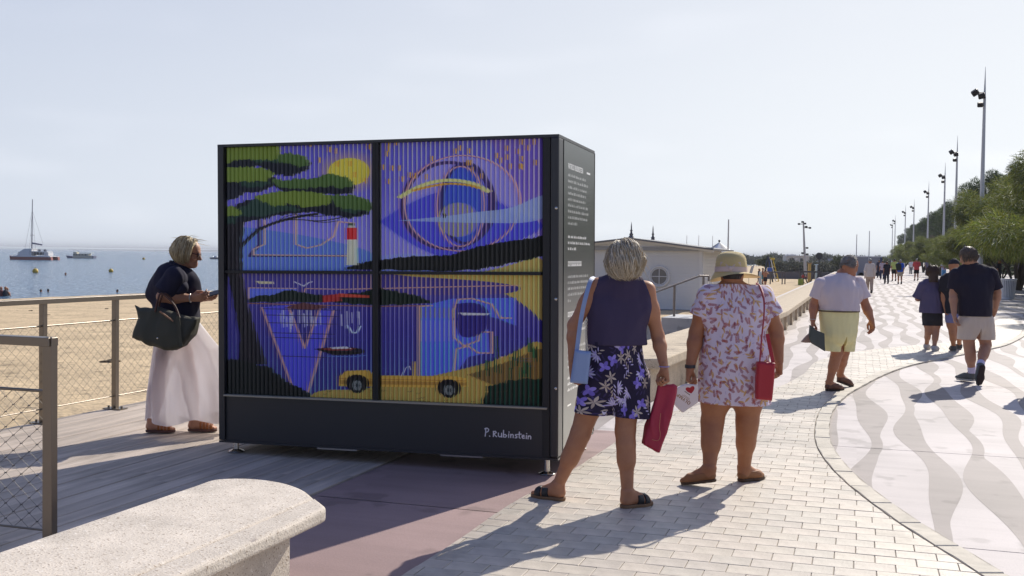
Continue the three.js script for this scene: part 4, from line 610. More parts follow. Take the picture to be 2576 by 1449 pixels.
// hair: a close cap with locks laid over it
function hairLocks(c, hf, hr, hu, n, len, o) {
  const rad = o.rad || [0.083, 0.094, 0.100], cen = off(off(c, hu, 0.018), hf, -0.008), gs = [], wind = o.wind || V(0, 0, 0);
  for (let i = 0; i < n; i++) {
    let th, ph, dir, tries = 0; do { th = rr(0, PI * 2); ph = Math.acos(rr(o.low ?? -0.35, 1)); dir = [Math.sin(ph) * Math.sin(th), Math.cos(ph), Math.sin(ph) * Math.cos(th)]; tries++; } while (tries < 40 && (dir[2] > (o.face ?? 0.25) && dir[1] < (o.fringe ?? 0.55)));
    const toW = (a) => cen.clone().addScaledVector(hr, a[0] * rad[0]).addScaledVector(hu, a[1] * rad[1]).addScaledVector(hf, a[2] * rad[2]);
    const p0 = toW(dir), nrm = p0.clone().sub(cen).normalize(); let down = (o.part ? hr.clone().multiplyScalar(Math.sign(dir[0] + (o.part || 0)) * 0.8).addScaledVector(UP, -0.6) : UP.clone().multiplyScalar(-1)); if (o.comb) down = o.comb.clone(); down.addScaledVector(nrm, -down.dot(nrm)).normalize();
    let d = down.clone().multiplyScalar(0.8).addScaledVector(nrm, o.lift ?? 0.3).addScaledVector(V(rr(-1, 1), rr(-1, 1), rr(-1, 1)), o.mess ?? 0.2).normalize(); const L = len * rr(0.65, 1.1), st = 7, pts = [p0.clone().addScaledVector(nrm, -0.014)]; let p = pts[0].clone();
    const endY = o.endY;
    const shell = 1.02 + (o.vol ?? 0.08) * rnd(), wv = o.wave || 0, wp = PN.noise(dir[0] * 2, dir[1] * 2, dir[2] * 2) * 5 + rr(0, 1);
    for (let s = 0; s < st; s++) {
      p = p.clone().addScaledVector(d, L / st); const q = p.clone().sub(cen), e = Math.hypot(q.dot(hr) / rad[0], q.dot(hu) / rad[1], q.dot(hf) / rad[2]);
      const onHead = q.dot(hu) > (o.cling ?? -0.02), want = onHead ? shell : Math.max(1.02, Math.min(e, shell * 1.12));
      if (!o.fly) p.copy(cen).addScaledVector(q, want / e); else if (e < 1.03) p.copy(cen).addScaledVector(q, 1.03 / e);
      if (wv) p.addScaledVector(hr, Math.sin(s * 1.25 + wp) * wv).addScaledVector(hf, Math.cos(s * 1.25 + wp) * wv * 0.6);
      if (o.maxF != null) { const qf = p.clone().sub(cen).dot(hf); if (qf > o.maxF) p.addScaledVector(hf, o.maxF - qf); }
      if (endY && p.y < endY + (hash2(i, 3, 7) - 0.5) * 0.055) { pts.push(p); break; } pts.push(p);
      d = p.clone().sub(pts[pts.length - 2]).normalize().addScaledVector(UP, -(o.grav ?? 0.35)).addScaledVector(wind, (o.windK ?? 0.12) * (s / st + 0.3)).addScaledVector(V(rr(-1, 1), rr(-1, 1), rr(-1, 1)), o.jit ?? 0.05).normalize();
    }
    if (pts.length < 3) pts.push(pts[pts.length - 1].clone().addScaledVector(d, L / st));
    const R = (o.r || 0.006) * rr(0.6, 1.25), cr = new THREE.CatmullRomCurve3(pts), seg = 6, g = new THREE.TubeGeometry(cr, seg, R, 4, false); const pa = g.attributes.position; for (let s = 0; s <= seg; s++) { const cp = cr.getPointAt(s / seg), k = s === 0 ? 0.7 : Math.max(0.06, 1 - Math.pow(s / seg, 2.4)); for (let q = 0; q <= 4; q++) { const ii = s * 5 + q; pa.setXYZ(ii, cp.x + (pa.getX(ii) - cp.x) * k, cp.y + (pa.getY(ii) - cp.y) * k, cp.z + (pa.getZ(ii) - cp.z) * k); } }
    const tone = rr(0.82, 1.12) * (0.95 + 0.42 * PN.noise(dir[0] * 3.2 + 5, dir[1] * 2.2, dir[2] * 3.2 + 9)), warm = o.two ? (rnd() < o.twoP ? 1 : 0) : 0, col = new Float32Array(pa.count * 3); for (let q = 0; q < pa.count; q++) { for (let ch = 0; ch < 3; ch++) col[q * 3 + ch] = tone * (warm ? o.two[ch] : 1); } g.setAttribute('color', new THREE.BufferAttribute(col, 3)); gs.push(g);
  }
  return merge(gs);
}
function hairCap(c, hf, hr, hu, o = {}) { const rad = o.rad || [0.083, 0.094, 0.100], cen = off(off(c, hu, 0.018), hf, -0.008), P = (a, b, e) => cen.clone().addScaledVector(hr, a).addScaledVector(hu, b).addScaledVector(hf, e);
  const pr = [C(P(0, 0.004, -0.014), P(0, 0.004, 0.012), rad[1] * 0.92, rad[1] * 0.86, { s: rad[0] / rad[1], d: hr, k: 0.03 }), ...(o.extra || []).map(([a, b, ra, rb]) => C(P(...a), P(...b), ra, rb, { k: 0.04 }))];
  const g = solid(pr, 0.007, (d, x, y, z) => { const q = V(x, y, z).sub(cen), f = q.dot(hf), u = q.dot(hu); d += 0.004 * PN.noise(x * 60, y * 22, z * 60) + 0.003 * PN.noise(x * 120, y * 50, z * 120); const line = o.line || ((u2) => u2 > 0.045 ? 1 : 0.03 + u2 * 0.2); return Math.max(d, f - line(u), (o.bottom ?? -0.06) - u); }, 0.02);
  const n = g.attributes.position.count; g.setAttribute('color', new THREE.BufferAttribute(new Float32Array(n * 3).fill(0.75), 3)); return g; }
const hairMat = (c) => phys(c, 0.5, { vertexColors: true, sheen: 0.3, sheenRoughness: 0.4 });
const frame = (yaw, pitch = 0, roll = 0) => { const e = new THREE.Euler(pitch * PI / 180, -yaw * PI / 180, roll * PI / 180, 'YXZ'); return { hf: V(0, 0, -1).applyEuler(e), hr: V(1, 0, 0).applyEuler(e), hu: V(0, 1, 0).applyEuler(e) }; };
const fdir = (deg) => V(Math.sin(deg * PI / 180), 0, -Math.cos(deg * PI / 180));
const dirTo = (a, b) => b.clone().sub(a).normalize();
function cloth(name, prims, m, root, o = {}) { // a garment as a closed shape round the body, cut off at its hems
  const fo = o.fold ? folds(o.fold, o.ff || 1) : null; const g = solid(prims, o.h || 0.009, (d, x, y, z) => { if (fo) d += fo(x, y, z); if (o.cuts) for (const c of o.cuts) d = Math.max(d, (x - c[0].x) * c[1].x + (y - c[0].y) * c[1].y + (z - c[0].z) * c[1].z); if (o.mod) d = o.mod(d, x, y, z); return d; }, 0.03);
  if (o.wrap) uvWrap(g, o.wrap.c, o.wrap.f, o.wrap.R); return mesh(name, g, m, root, true);
}
// sleeve with a flat end
function sleeve(name, sh, el, t, r0, r1, m, root, o = {}) { const e = mid(sh, el, t), d = dirTo(sh, el); return cloth(name, [C(sh, off(e, d, 0.05), r0, r1, { k: 0.03 })], m, root, { ...o, cuts: [[e, d], ...(o.cuts || [])] }); }

// ---------------------------------------------------------------- the people close by
function roundedExtrude(poly, h, r, o = {}) { // rounded slab over an outline (metres, x right, y up, z towards the viewer)
  const sd = (x, y) => { let d = 1e9, s = 1; for (let i = 0, j = poly.length - 1; i < poly.length; j = i++) { const ax = poly[j][0], ay = poly[j][1], ex = ax - poly[i][0], ey = ay - poly[i][1], wx = x - poly[i][0], wy = y - poly[i][1]; const t = clamp((wx * ex + wy * ey) / (ex * ex + ey * ey), 0, 1); d = Math.min(d, (wx - ex * t) ** 2 + (wy - ey * t) ** 2); const c1 = y >= poly[i][1], c2 = y < ay, c3 = ex * wy > ey * wx; if ((c1 && c2 && c3) || (!c1 && !c2 && !c3)) s = -s; } return s * Math.sqrt(d); };
  const b = new THREE.Box3(); for (const p of poly) { b.expandByPoint(V(p[0] - 0.03, p[1] - 0.03, -h - r - 0.04)); b.expandByPoint(V(p[0] + 0.03, p[1] + 0.03, h + r + 0.04)); }
  const fo = o.fold ? folds(o.fold, o.ff || 1) : null;
  const g = netMesh((x, y, z) => { const hh = o.taper ? h * o.taper(y) : h; const q = sd(x, y) + r, w = Math.abs(z) - hh + r; let d = Math.min(Math.max(q, w), 0) + Math.hypot(Math.max(q, 0), Math.max(w, 0)) - r; if (fo) d += fo(x, y, z); if (o.mod) d = o.mod(d, x, y, z); return d; }, b, o.step || 0.006);
  const p = g.attributes.position, uv = g.attributes.uv; for (let i = 0; i < p.count; i++) uv.setXY(i, p.getX(i), p.getY(i)); return g;
}
// outline given in the photograph's pixels, at one distance, turned into a slab standing there
function slabAt(px, D, h, r, o = {}) { const c = px.reduce((s, p) => [s[0] + p[0] / px.length, s[1] + p[1] / px.length], [0, 0]), w = at(c[0], c[1], D); const poly = px.map((p) => { const q = at(p[0], p[1], D); return [q.x - w.x, q.y - w.y]; }); const g = roundedExtrude(poly, h, r, o); return { g, w, poly }; }
const eye = (root, hp, side, k = 1) => { const c = hp.P(side * 0.032, -0.009, 0.0795); const g = ball(0.0118 * k, c.x, c.y, c.z, 1, 1, 1, 12); const e = mesh('eye', g, eyeWhite, root, true); const d = hp.P(side * 0.032, -0.009, 0.0895); mesh('iris', ball(0.0055 * k, d.x, d.y, d.z, 1, 1, 1, 8), eyeDark, e, true); };
const eyeWhite = mat(lin(0.65, 0.62, 0.58), 0.25), eyeDark = mat(lin(0.05, 0.03, 0.02), 0.2);
const bandOf = (a, b, r0, r1, wd, m, name, root) => { const g = rod(a, b, r0, r1, 20, false); return mesh(name, g, m, root, true); };
const tan = skinMat(lin(0.42, 0.185, 0.095)), tan2 = skinMat(lin(0.37, 0.155, 0.072)), fair = skinMat(lin(0.50, 0.25, 0.155)), ruddy = skinMat(lin(0.42, 0.175, 0.09));
const legGap = (D, px, y0, y1, w) => { const c = at(px, y1, D), t = at(px, y0, D); return (d, x, y) => (y < t.y ? Math.max(d, w * smooth(t.y, c.y, y) - Math.abs(x - c.x)) : d); };
// leaf and flower prints
function leaf(g, x, y, L, w, a, c) { g.save(); g.translate(x, y); g.rotate(a); g.fillStyle = c; g.beginPath(); g.moveTo(0, 0); g.quadraticCurveTo(L * 0.5, -w, L, 0); g.quadraticCurveTo(L * 0.5, w, 0, 0); g.fill(); g.restore(); }
const wrapDraw = (w, h, x, y, fn) => { for (const dx of [-w, 0, w]) for (const dy of [-h, 0, h]) fn(x + dx, y + dy); };
const flowerPrint = canvas(1024, 1024, (g, w, h) => { // dark plum ground with white, lilac and beige blooms
  g.fillStyle = '#241a38'; g.fillRect(0, 0, w, h); const R = (i, k) => hash2(i, k, 303);
  for (let i = 0; i < 60; i++) { const x = R(i, 1) * w, y = R(i, 2) * h, a = R(i, 3) * 6.3; wrapDraw(w, h, x, y, (X, Y) => { for (let k = 0; k < 5; k++) leaf(g, X + Math.cos(a) * k * 20, Y + Math.sin(a) * k * 20, 52, 13, a + (k % 2 ? 0.9 : -0.9), ['#3b2f5e', '#4a3c74', '#31284f'][i % 3]); }); }
  for (let i = 0; i < 81; i++) { const x = ((i % 9) + R(i, 4)) * w / 9, y = (Math.floor(i / 9) + R(i, 5)) * h / 9, a = R(i, 6) * 6.3, t = i % 4;
    wrapDraw(w, h, x, y, (X, Y) => { if (t === 0) for (let k = 0; k < 7; k++) leaf(g, X, Y, 74 * (0.8 + 0.3 * R(i * 7 + k, 7)), 17, a + (k - 3) * 0.5, k % 2 ? '#d9d2ec' : '#b9abdf'); else if (t === 1) { for (let k = 0; k < 4; k++) { g.fillStyle = ['#8a78d8', '#9d8ce2', '#7a68c8'][k % 3]; g.beginPath(); g.ellipse(X + Math.cos(a + k * 1.4) * 26, Y + Math.sin(a + k * 1.4) * 26, 28, 17, a + k * 1.4, 0, 7); g.fill(); } } else if (t === 2) for (let k = 0; k < 6; k++) leaf(g, X, Y, 60, 17, a + k * 1.05, ['#b9a79c', '#cdbdb0'][k % 2]); else { for (let k = 0; k < 6; k++) leaf(g, X + Math.cos(a) * k * 18, Y + Math.sin(a) * k * 18, 46, 12, a + (k % 2 ? 0.8 : -0.8), ['#c9bfe6', '#c2b1a2'][k % 2]); } }); }
}, 1 / 0.72);
const leafPrint = canvas(1024, 1024, (g, w, h) => { // lilac white ground with brick and ochre fronds
  g.fillStyle = '#ddd0de'; g.fillRect(0, 0, w, h); const R = (i, k) => hash2(i, k, 404);
  for (let i = 0; i < 120; i++) wrapDraw(w, h, R(i, 8) * w, R(i, 9) * h, (X, Y) => leaf(g, X, Y, 40, 6, R(i, 10) * 6, '#b3a0c8'));
  for (let i = 0; i < 289; i++) { const x = ((i % 17) + R(i, 1) * 0.9) * w / 17, y = (Math.floor(i / 17) + R(i, 2) * 0.9) * h / 17, a = R(i, 3) * 6.3, t = i % 5; wrapDraw(w, h, x, y, (X, Y) => { if (t < 3) { const c = ['#93352c', '#a4432f', '#86374a'][t]; g.strokeStyle = c; g.lineWidth = 3; g.beginPath(); g.moveTo(X, Y); g.lineTo(X + Math.cos(a) * 70, Y + Math.sin(a) * 70); g.stroke(); for (let k = 0; k < 6; k++) { const q = 28 - k * 2; leaf(g, X + Math.cos(a) * k * 13, Y + Math.sin(a) * k * 13, q, 5.5, a + 0.7, c); leaf(g, X + Math.cos(a) * k * 13, Y + Math.sin(a) * k * 13, q, 5.5, a - 0.7, c); } } else { leaf(g, X, Y, 74, 21, a, t === 3 ? '#d2a56a' : '#c9985a'); g.strokeStyle = '#ead6ba'; g.lineWidth = 3; for (let k = 1; k < 6; k++) { g.beginPath(); g.moveTo(X + Math.cos(a) * k * 12, Y + Math.sin(a) * k * 12); g.lineTo(X + Math.cos(a) * (k * 12 + 8) + Math.cos(a + 1.57) * 9, Y + Math.sin(a) * (k * 12 + 8) + Math.sin(a + 1.57) * 9); g.stroke(); } } }); }
}, 1 / 0.66);
const jointsAt = (D, o) => { const J = {}; for (const k in o) J[k] = at(o[k][0], o[k][1], D + (o[k][2] || 0)); return J; };

{ // ---- woman with blonde hair, seen from behind, right of the box
  const D = 6.6, f = fdir(-4), J = jointsAt(D, { neck: [1566, 704], shL: [1500, 722], shR: [1626, 730], elL: [1444, 818, 0.0], wrL: [1440, 918, -0.04], elR: [1655, 846, 0.02], wrR: [1671, 926, -0.08], hpL: [1510, 934], hpR: [1584, 934], knL: [1460, 1092, 0.02], anL: [1419, 1226, 0.06], knR: [1573, 1084, -0.04], anR: [1576, 1248, -0.1] });
  J.ftL = foot(1417, 1265, 6.68, -62, 0.225); J.ftR = foot(1566, 1283, 6.50, 58, 0.225);
  J.anL = off(J.ftL.heel, J.ftL.dir, 0.035).add(V(0, 0.085, 0)); J.anR = off(J.ftR.heel, J.ftR.dir, 0.035).add(V(0, 0.085, 0));
  const root = thing('person', 'person with wavy blonde hair in plum sleeveless top and dark floral skirt', 'person', V(J.neck.x, 0, J.neck.z), 'people on the promenade');
  const H = frame(6, -4, 3), hc = at(1572, 660, D - 0.02), head = headPrims(hc, H.hf, H.hr, H.hu, 1, off(J.neck, UP, -0.02));
  const G = { chest: 0.102, waist: 0.125, hip: 0.14, depth: 0.72, arm: 0.044, fore: 0.035, wrist: 0.025, thigh: 0.088, knee: 0.060, calf: 0.060, ankle: 0.036, neck: 0.05 };
  const hands = [handPrims(J.wrL, V(0.05, -1, -0.1), V(1, 0, 0.2), -1, 0.6, 0.95), handPrims(J.wrR, V(0.12, -1, 0), V(-1, 0, 0.3), 1, 1.25, 0.95, 0.9, 0.3)];
  mesh('body', bodyGeometry(J, { fwd: f, g: G, head, hands }), tan, root, true); for (const s of [-1, 1]) eye(root, head, s);
  const plum = fabric(srgb(68, 57, 84));
  cloth('top', [...torso(J, f, { ...G, waist: 0.155, hip: 0.16, chest: 0.106 }, 0.014, true), C(off(J.neck, UP, -0.01), off(J.neck, UP, 0.03), 0.066, 0.062, { k: 0.03 }), C(at(1547, 820, D), at(1547, 870, D), 0.166, 0.164, { s: 0.74, d: f, k: 0.05 })], plum, root, { fold: 0.012, wrap: { c: J.neck, f, R: 0.15 }, cuts: [[at(1547, 866, D), V(0.0, -1, 0)], [at(1494, 730, D), V(-1, 0.35, 0)], [at(1631, 738, D), V(1, 0.4, 0)]] });
  cloth('collar', [C(off(J.neck, UP, -0.02), off(J.neck, UP, 0.022), 0.082, 0.068, { k: 0.02 })], plum, root, { h: 0.006, cuts: [[off(J.neck, UP, -0.015), V(0, -1, 0)], [off(J.neck, UP, 0.032), V(0, 1, 0)]] });
  const sk = phys(0xffffff, 0.85, { map: flowerPrint, sheen: 0.2, bumpMap: weaveBump, bumpScale: 0.0005 });
  cloth('skirt', [C(at(1547, 862, D), at(1548, 950, D), 0.172, 0.188, { s: 0.74, d: f, k: 0.05 }), C(at(1508, 950, D), at(1484, 1075, D + 0.01), 0.118, 0.118, { k: 0.03 }), C(at(1586, 950, D), at(1589, 1085, D - 0.02), 0.118, 0.124, { k: 0.03 })], sk, root, { fold: 0.011, ff: 1.1, wrap: { c: off(hc, UP, 0), f, R: 0.19 }, cuts: [[at(1547, 857, D), V(0, 1, 0)], [at(1538, 1043, D), V(-0.055, -1, 0)]] });
  cloth('belt', [C(at(1547, 852, D), at(1547, 864, D), 0.171, 0.172, { s: 0.74, d: f })], fabric(srgb(60, 48, 84)), root, { h: 0.006, cuts: [[at(1547, 866, D), V(0, -1, 0)], [at(1547, 854, D), V(0, 1, 0)]] });
  const hm = hairMat(lin(0.62, 0.54, 0.41));
  const hair = mesh('hair', merge([hairCap(hc, H.hf, H.hr, H.hu, { rad: [0.090, 0.100, 0.106], bottom: -0.115, extra: [[[0, -0.04, -0.03], [0, -0.08, -0.03], 0.085, 0.075]], line: (u) => (u > 0.05 ? 0.07 : 0.01) }), hairLocks(hc, H.hf, H.hr, H.hu, 1500, 0.25, { comb: H.hf.clone().multiplyScalar(-0.7).addScaledVector(UP, -0.75), rad: [0.092, 0.102, 0.108], face: 0.35, r: 0.0034, lift: 0.1, mess: 0.14, grav: 0.36, vol: 0.30, wave: 0.0045, cling: 0.0, wind: V(1, 0.1, 0), windK: 0.22, endY: at(1566, 697, D).y, two: [0.75, 0.66, 0.52], twoP: 0.35 }), hairLocks(hc, H.hf, H.hr, H.hu, 50, 0.19, { rad: [0.094, 0.104, 0.11], face: 0.1, r: 0.0022, fly: 1, low: -0.4, lift: 0.1, mess: 0.2, grav: 0.4, wind: V(1, 0.25, 0), windK: 0.3, endY: at(1566, 692, D).y })]), hm, root, true);
  const blackS = mat(lin(0.02, 0.02, 0.022), 0.5), cork = mat(lin(0.22, 0.13, 0.07), 0.9), rub = mat(lin(0.04, 0.035, 0.03), 0.9);
  for (const s of ['L', 'R']) { const F = J['ft' + s]; const u = shoe(root, 'sandal', J['an' + s], F, blackS, cork, { low: 1, puff: 0.008, top: 0.062, sole: 0.020, open: [[0.40, 0.58], [0.63, 0.84]] }); u.name = 'sandal'; }
  const brace = J.wrR.clone(); mesh('bracelet', new THREE.TorusGeometry(0.030, 0.003, 6, 22).rotateX(PI / 2).translate(brace.x, brace.y + 0.01, brace.z), mat(lin(0.3, 0.28, 0.6), 0.4), root, true);
}
{ // her small bags
  const D = 6.46; const b = slabAt([[1446, 880], [1487, 884], [1478, 966], [1434, 962]], D, 0.034, 0.022); const t = thing('shoulder_bag', 'small pale blue shoulder bag hanging at the blonde woman\'s left hip', 'bag', b.w);
  const blue = phys(srgb(136, 156, 196), 0.5, { bumpMap: grainBump, bumpScale: 0.0004 });
  mesh('pouch', b.g, blue, t); mesh('strap', (() => { const pts = [at(1451, 882, D), at(1462, 800, 6.47), at(1474, 745, 6.48), at(1487, 704, 6.55), at(1497, 698, 6.63)]; const c = new THREE.CatmullRomCurve3(pts); const s = new THREE.Shape([[-0.013, -0.002], [0.013, -0.002], [0.013, 0.002], [-0.013, 0.002]].map((p) => new THREE.Vector2(p[1], p[0]))); return new THREE.ExtrudeGeometry(s, { steps: 30, extrudePath: c, bevelEnabled: false }); })(), blue, t, true);
  const links = []; for (let i = 0; i < 24; i++) { const q = new THREE.CatmullRomCurve3([at(1478, 884, D), at(1474, 840, 6.45), at(1478, 780, 6.46), at(1490, 720, 6.52)]).getPoint(i / 23 * 0.55); links.push(new THREE.TorusGeometry(0.009, 0.0022, 5, 10).scale(0.7, 1, 1).rotateY(i % 2 ? PI / 2 : 0.2).translate(q.x, q.y, q.z)); } mesh('chain', links, mat(lin(0.7, 0.66, 0.58), 0.3, { metalness: 0.8 }), t, true);
  const rp = slabAt([[1656, 967], [1694, 965], [1703, 972], [1701, 990], [1690, 1040], [1676, 1090], [1657, 1136], [1630, 1124], [1617, 1115], [1626, 1070], [1640, 1020]], 6.55, 0.05, 0.018, { fold: 0.010, ff: 1.3, taper: (y) => 0.35 + 0.65 * smooth(0.2, -0.15, y), mod: (d, x, y, z) => Math.max(d, 0.016 - Math.hypot((x - 0.012) * 0.8, y - 0.197)) });
  const r = thing('carrier_bag', 'long crimson paper carrier bag held in the blonde woman\'s right hand', 'bag', rp.w); mesh('sack', rp.g, phys(srgb(166, 34, 62), 0.55, { bumpMap: grainBump, bumpScale: 0.0004 }), r);
  { const gold = mat(lin(0.55, 0.24, 0.12), 0.5); const P = [[1662, 1040], [1659, 1075], [1661, 1095], [1656, 1108], [1640, 1106]].map((p) => at(p[0], p[1], 6.49)); mesh('stitching', tube(P, 0.0014, 5), gold, r, true); }
}
{ // ---- woman in the sun hat
  const D = 7.25, f = fdir(6), J = jointsAt(D, { neck: [1841, 716], shL: [1781, 744], shR: [1918, 744], elL: [1752, 836, 0.02], wrL: [1736, 926, -0.06], elR: [1951, 828, 0.02], wrR: [1960, 908, -0.03], hpL: [1806, 960], hpR: [1886, 960], knL: [1792, 1062], anL: [1794, 1190], knR: [1880, 1060], anR: [1874, 1190] });
  J.ftL = foot(1797, 1219, 7.14, -76, 0.225, 1, -9); J.ftL.heel.y = 0.058; J.ftR = foot(1862, 1214, 7.32, 55, 0.225);
  J.anL = off(J.ftL.heel, J.ftL.dir, 0.035).add(V(0, 0.082, 0)); J.anR = off(J.ftR.heel, J.ftR.dir, 0.035).add(V(0, 0.082, 0));
  const root = thing('person', 'person in straw sun hat and short pale dress with brick and ochre leaf print', 'person', V(J.neck.x, 0, J.neck.z), 'people on the promenade');
  const H = frame(14, -3, 0), hc = at(1842, 677, D), head = headPrims(hc, H.hf, H.hr, H.hu, 1.0, off(J.neck, UP, -0.02));
  const G = { chest: 0.12, waist: 0.15, hip: 0.165, depth: 0.76, arm: 0.056, fore: 0.044, wrist: 0.030, thigh: 0.098, knee: 0.075, calf: 0.072, ankle: 0.043, neck: 0.058 };
  const hands = [handPrims(J.wrL, V(-0.1, -1, 0.05), V(1, 0, 0.3), -1, 1.2, 1.0, 0.8, 0.3), handPrims(J.wrR, V(0, -1, -0.1), V(-1, 0, 0.2), 1, 0.9, 1.0)];
  mesh('body', bodyGeometry(J, { fwd: f, g: G, head, hands }), tan2, root, true); for (const s of [-1, 1]) eye(root, head, s);
  const dm = phys(0xffffff, 0.85, { map: leafPrint, sheen: 0.2, bumpMap: weaveBump, bumpScale: 0.0005 });
  const wrap = { c: J.neck, f, R: 0.2 };
  cloth('dress', [...torso(J, f, { ...G, hip: 0.19, waist: 0.178 }, 0.016, true), C(at(1847, 800, D), at(1847, 1040, D), 0.185, 0.262, { s: 0.74, d: f, k: 0.07 }), C(J.shL, mid(J.shL, J.elL, 0.3), 0.076, 0.07, { k: 0.03 }), C(J.shR, mid(J.shR, J.elR, 0.3), 0.076, 0.07, { k: 0.03 })], dm, root, { fold: 0.012, ff: 1.0, wrap, cuts: [[at(1847, 1013, D), V(-0.02, -1, 0)], [off(J.neck, UP, 0.0), V(0, 1, -0.1)]], mod: (d, x, y) => d });
  sleeve('sleeve', J.shL, J.elL, 0.56, 0.072, 0.092, dm, root, { fold: 0.012, wrap: { c: J.shL, f, R: 0.08 } }); sleeve('sleeve', J.shR, J.elR, 0.60, 0.072, 0.092, dm, root, { fold: 0.012, wrap: { c: J.shR, f, R: 0.08 } });
  mesh('hair', hairCap(hc, H.hf, H.hr, H.hu, { rad: [0.084, 0.09, 0.10], bottom: -0.088, extra: [[[0, -0.05, -0.035], [0, -0.068, -0.035], 0.07, 0.058]] }), hairMat(lin(0.02, 0.015, 0.014)), root, true);
  // hat: crown, ribbon with a bow, brim that dips at the back and lifts on the right
  const straw = phys(lin(0.68, 0.54, 0.25), 0.85, { bumpMap: texture(256, (u, v) => 0.5 + 0.3 * Math.sin(v * PI * 2 * 40) + 0.2 * Math.sin(u * PI * 2 * 40 + (Math.floor(v * 40) % 2) * PI), 0.25), bumpScale: 0.001, transmission: 0.12, thickness: 0 });
  const hatC = at(1839, 678, D), Q = new THREE.Matrix4().makeBasis(H.hr, UP.clone().addScaledVector(H.hf, 0.02).normalize(), H.hf.clone().negate());
  const prof = [[0.0005, 0.122], [0.05, 0.118], [0.082, 0.103], [0.101, 0.075], [0.108, 0.03], [0.110, 0.0], [0.111, -0.02]]; const crown = new THREE.LatheGeometry(new THREE.SplineCurve(prof.map((p) => new THREE.Vector2(p[0], p[1]))).getPoints(24), 48).scale(0.97, 1, 1.06); crown.applyMatrix4(Q).translate(hatC.x, hatC.y, hatC.z);
  const hat = mesh('sun_hat', crown, straw, root, true); straw.side = THREE.DoubleSide;
  const bp = [], bi = [], bu = [], na = 72, nr = 12; for (let i = 0; i <= na; i++) { const a = i / na * PI * 2, sx = Math.sin(a), fz = Math.cos(a); const R = Math.max(0, sx), Lf = Math.max(0, -sx), Bk = Math.max(0, -fz), w = 0.075 + 0.018 * R - 0.040 * Lf - 0.045 * Bk, dr = 0.040 - 0.012 * R + 0.026 * Lf - 0.022 * Bk; for (let j = 0; j <= nr; j++) { const t = j / nr, r = 0.106 + w * t; const p = V(sx * r, -0.018 - dr * Math.pow(t, 1.25) + 0.004 * Math.sin(a * 3 + 1) * t, -fz * r * 1.06).applyMatrix4(Q); bp.push(p.x + hatC.x, p.y + hatC.y, p.z + hatC.z); bu.push(i / na * 0.8, t * 0.1); } }
  for (let i = 0; i < na; i++) for (let j = 0; j < nr; j++) { const a = i * (nr + 1) + j, b = a + nr + 1; bi.push(a, b, a + 1, b, b + 1, a + 1); }
  const bg = new THREE.BufferGeometry(); bg.setAttribute('position', new THREE.Float32BufferAttribute(bp, 3)); bg.setAttribute('uv', new THREE.Float32BufferAttribute(bu, 2)); bg.setIndex(bi); bg.computeVertexNormals(); mesh('brim', bg, straw, hat, true);
  const rib = fabric(srgb(206, 186, 178)); const rg = new THREE.CylinderGeometry(0.112, 0.1135, 0.034, 48, 2, true).scale(0.97, 1, 1.06).translate(0, 0.0, 0).applyMatrix4(Q).translate(hatC.x, hatC.y - 0.002, hatC.z); rib.side = THREE.DoubleSide; mesh('ribbon', rg, rib, hat, true);
  const bow = [ball(0.016, 0, 0.002, 0.119, 0.8, 1.1, 0.6)]; for (const s of [-1, 1]) { const sh = new THREE.Shape(); sh.moveTo(0, 0.004); sh.quadraticCurveTo(s * 0.035, 0.05, s * 0.066, 0.044); sh.quadraticCurveTo(s * 0.07, 0.01, s * 0.066, -0.018); sh.quadraticCurveTo(s * 0.03, -0.014, 0, -0.006); const e = new THREE.ExtrudeGeometry(sh, { depth: 0.012, bevelEnabled: true, bevelSize: 0.003, bevelThickness: 0.004, bevelSegments: 2 }); e.rotateY(s * 0.5).translate(0, 0, 0.108); bow.push(e); } mesh('bow', merge(bow).applyMatrix4(Q).translate(hatC.x, hatC.y, hatC.z), rib, hat, true);
  const brown = mat(lin(0.30, 0.13, 0.05), 0.6), sole = mat(lin(0.10, 0.06, 0.035), 0.8); for (const s of ['L', 'R']) shoe(root, 'shoe', J['an' + s], J['ft' + s], brown, sole, { low: 1, puff: 0.007, top: 0.058, sole: 0.012 }).name = 'flat_shoe';
  mesh('watch', [new THREE.CylinderGeometry(0.036, 0.036, 0.022, 24, 1, true).translate(J.wrL.x, J.wrL.y + 0.012, J.wrL.z)], mat(lin(0.03, 0.03, 0.035), 0.4, { side: THREE.DoubleSide }), root, true);
}
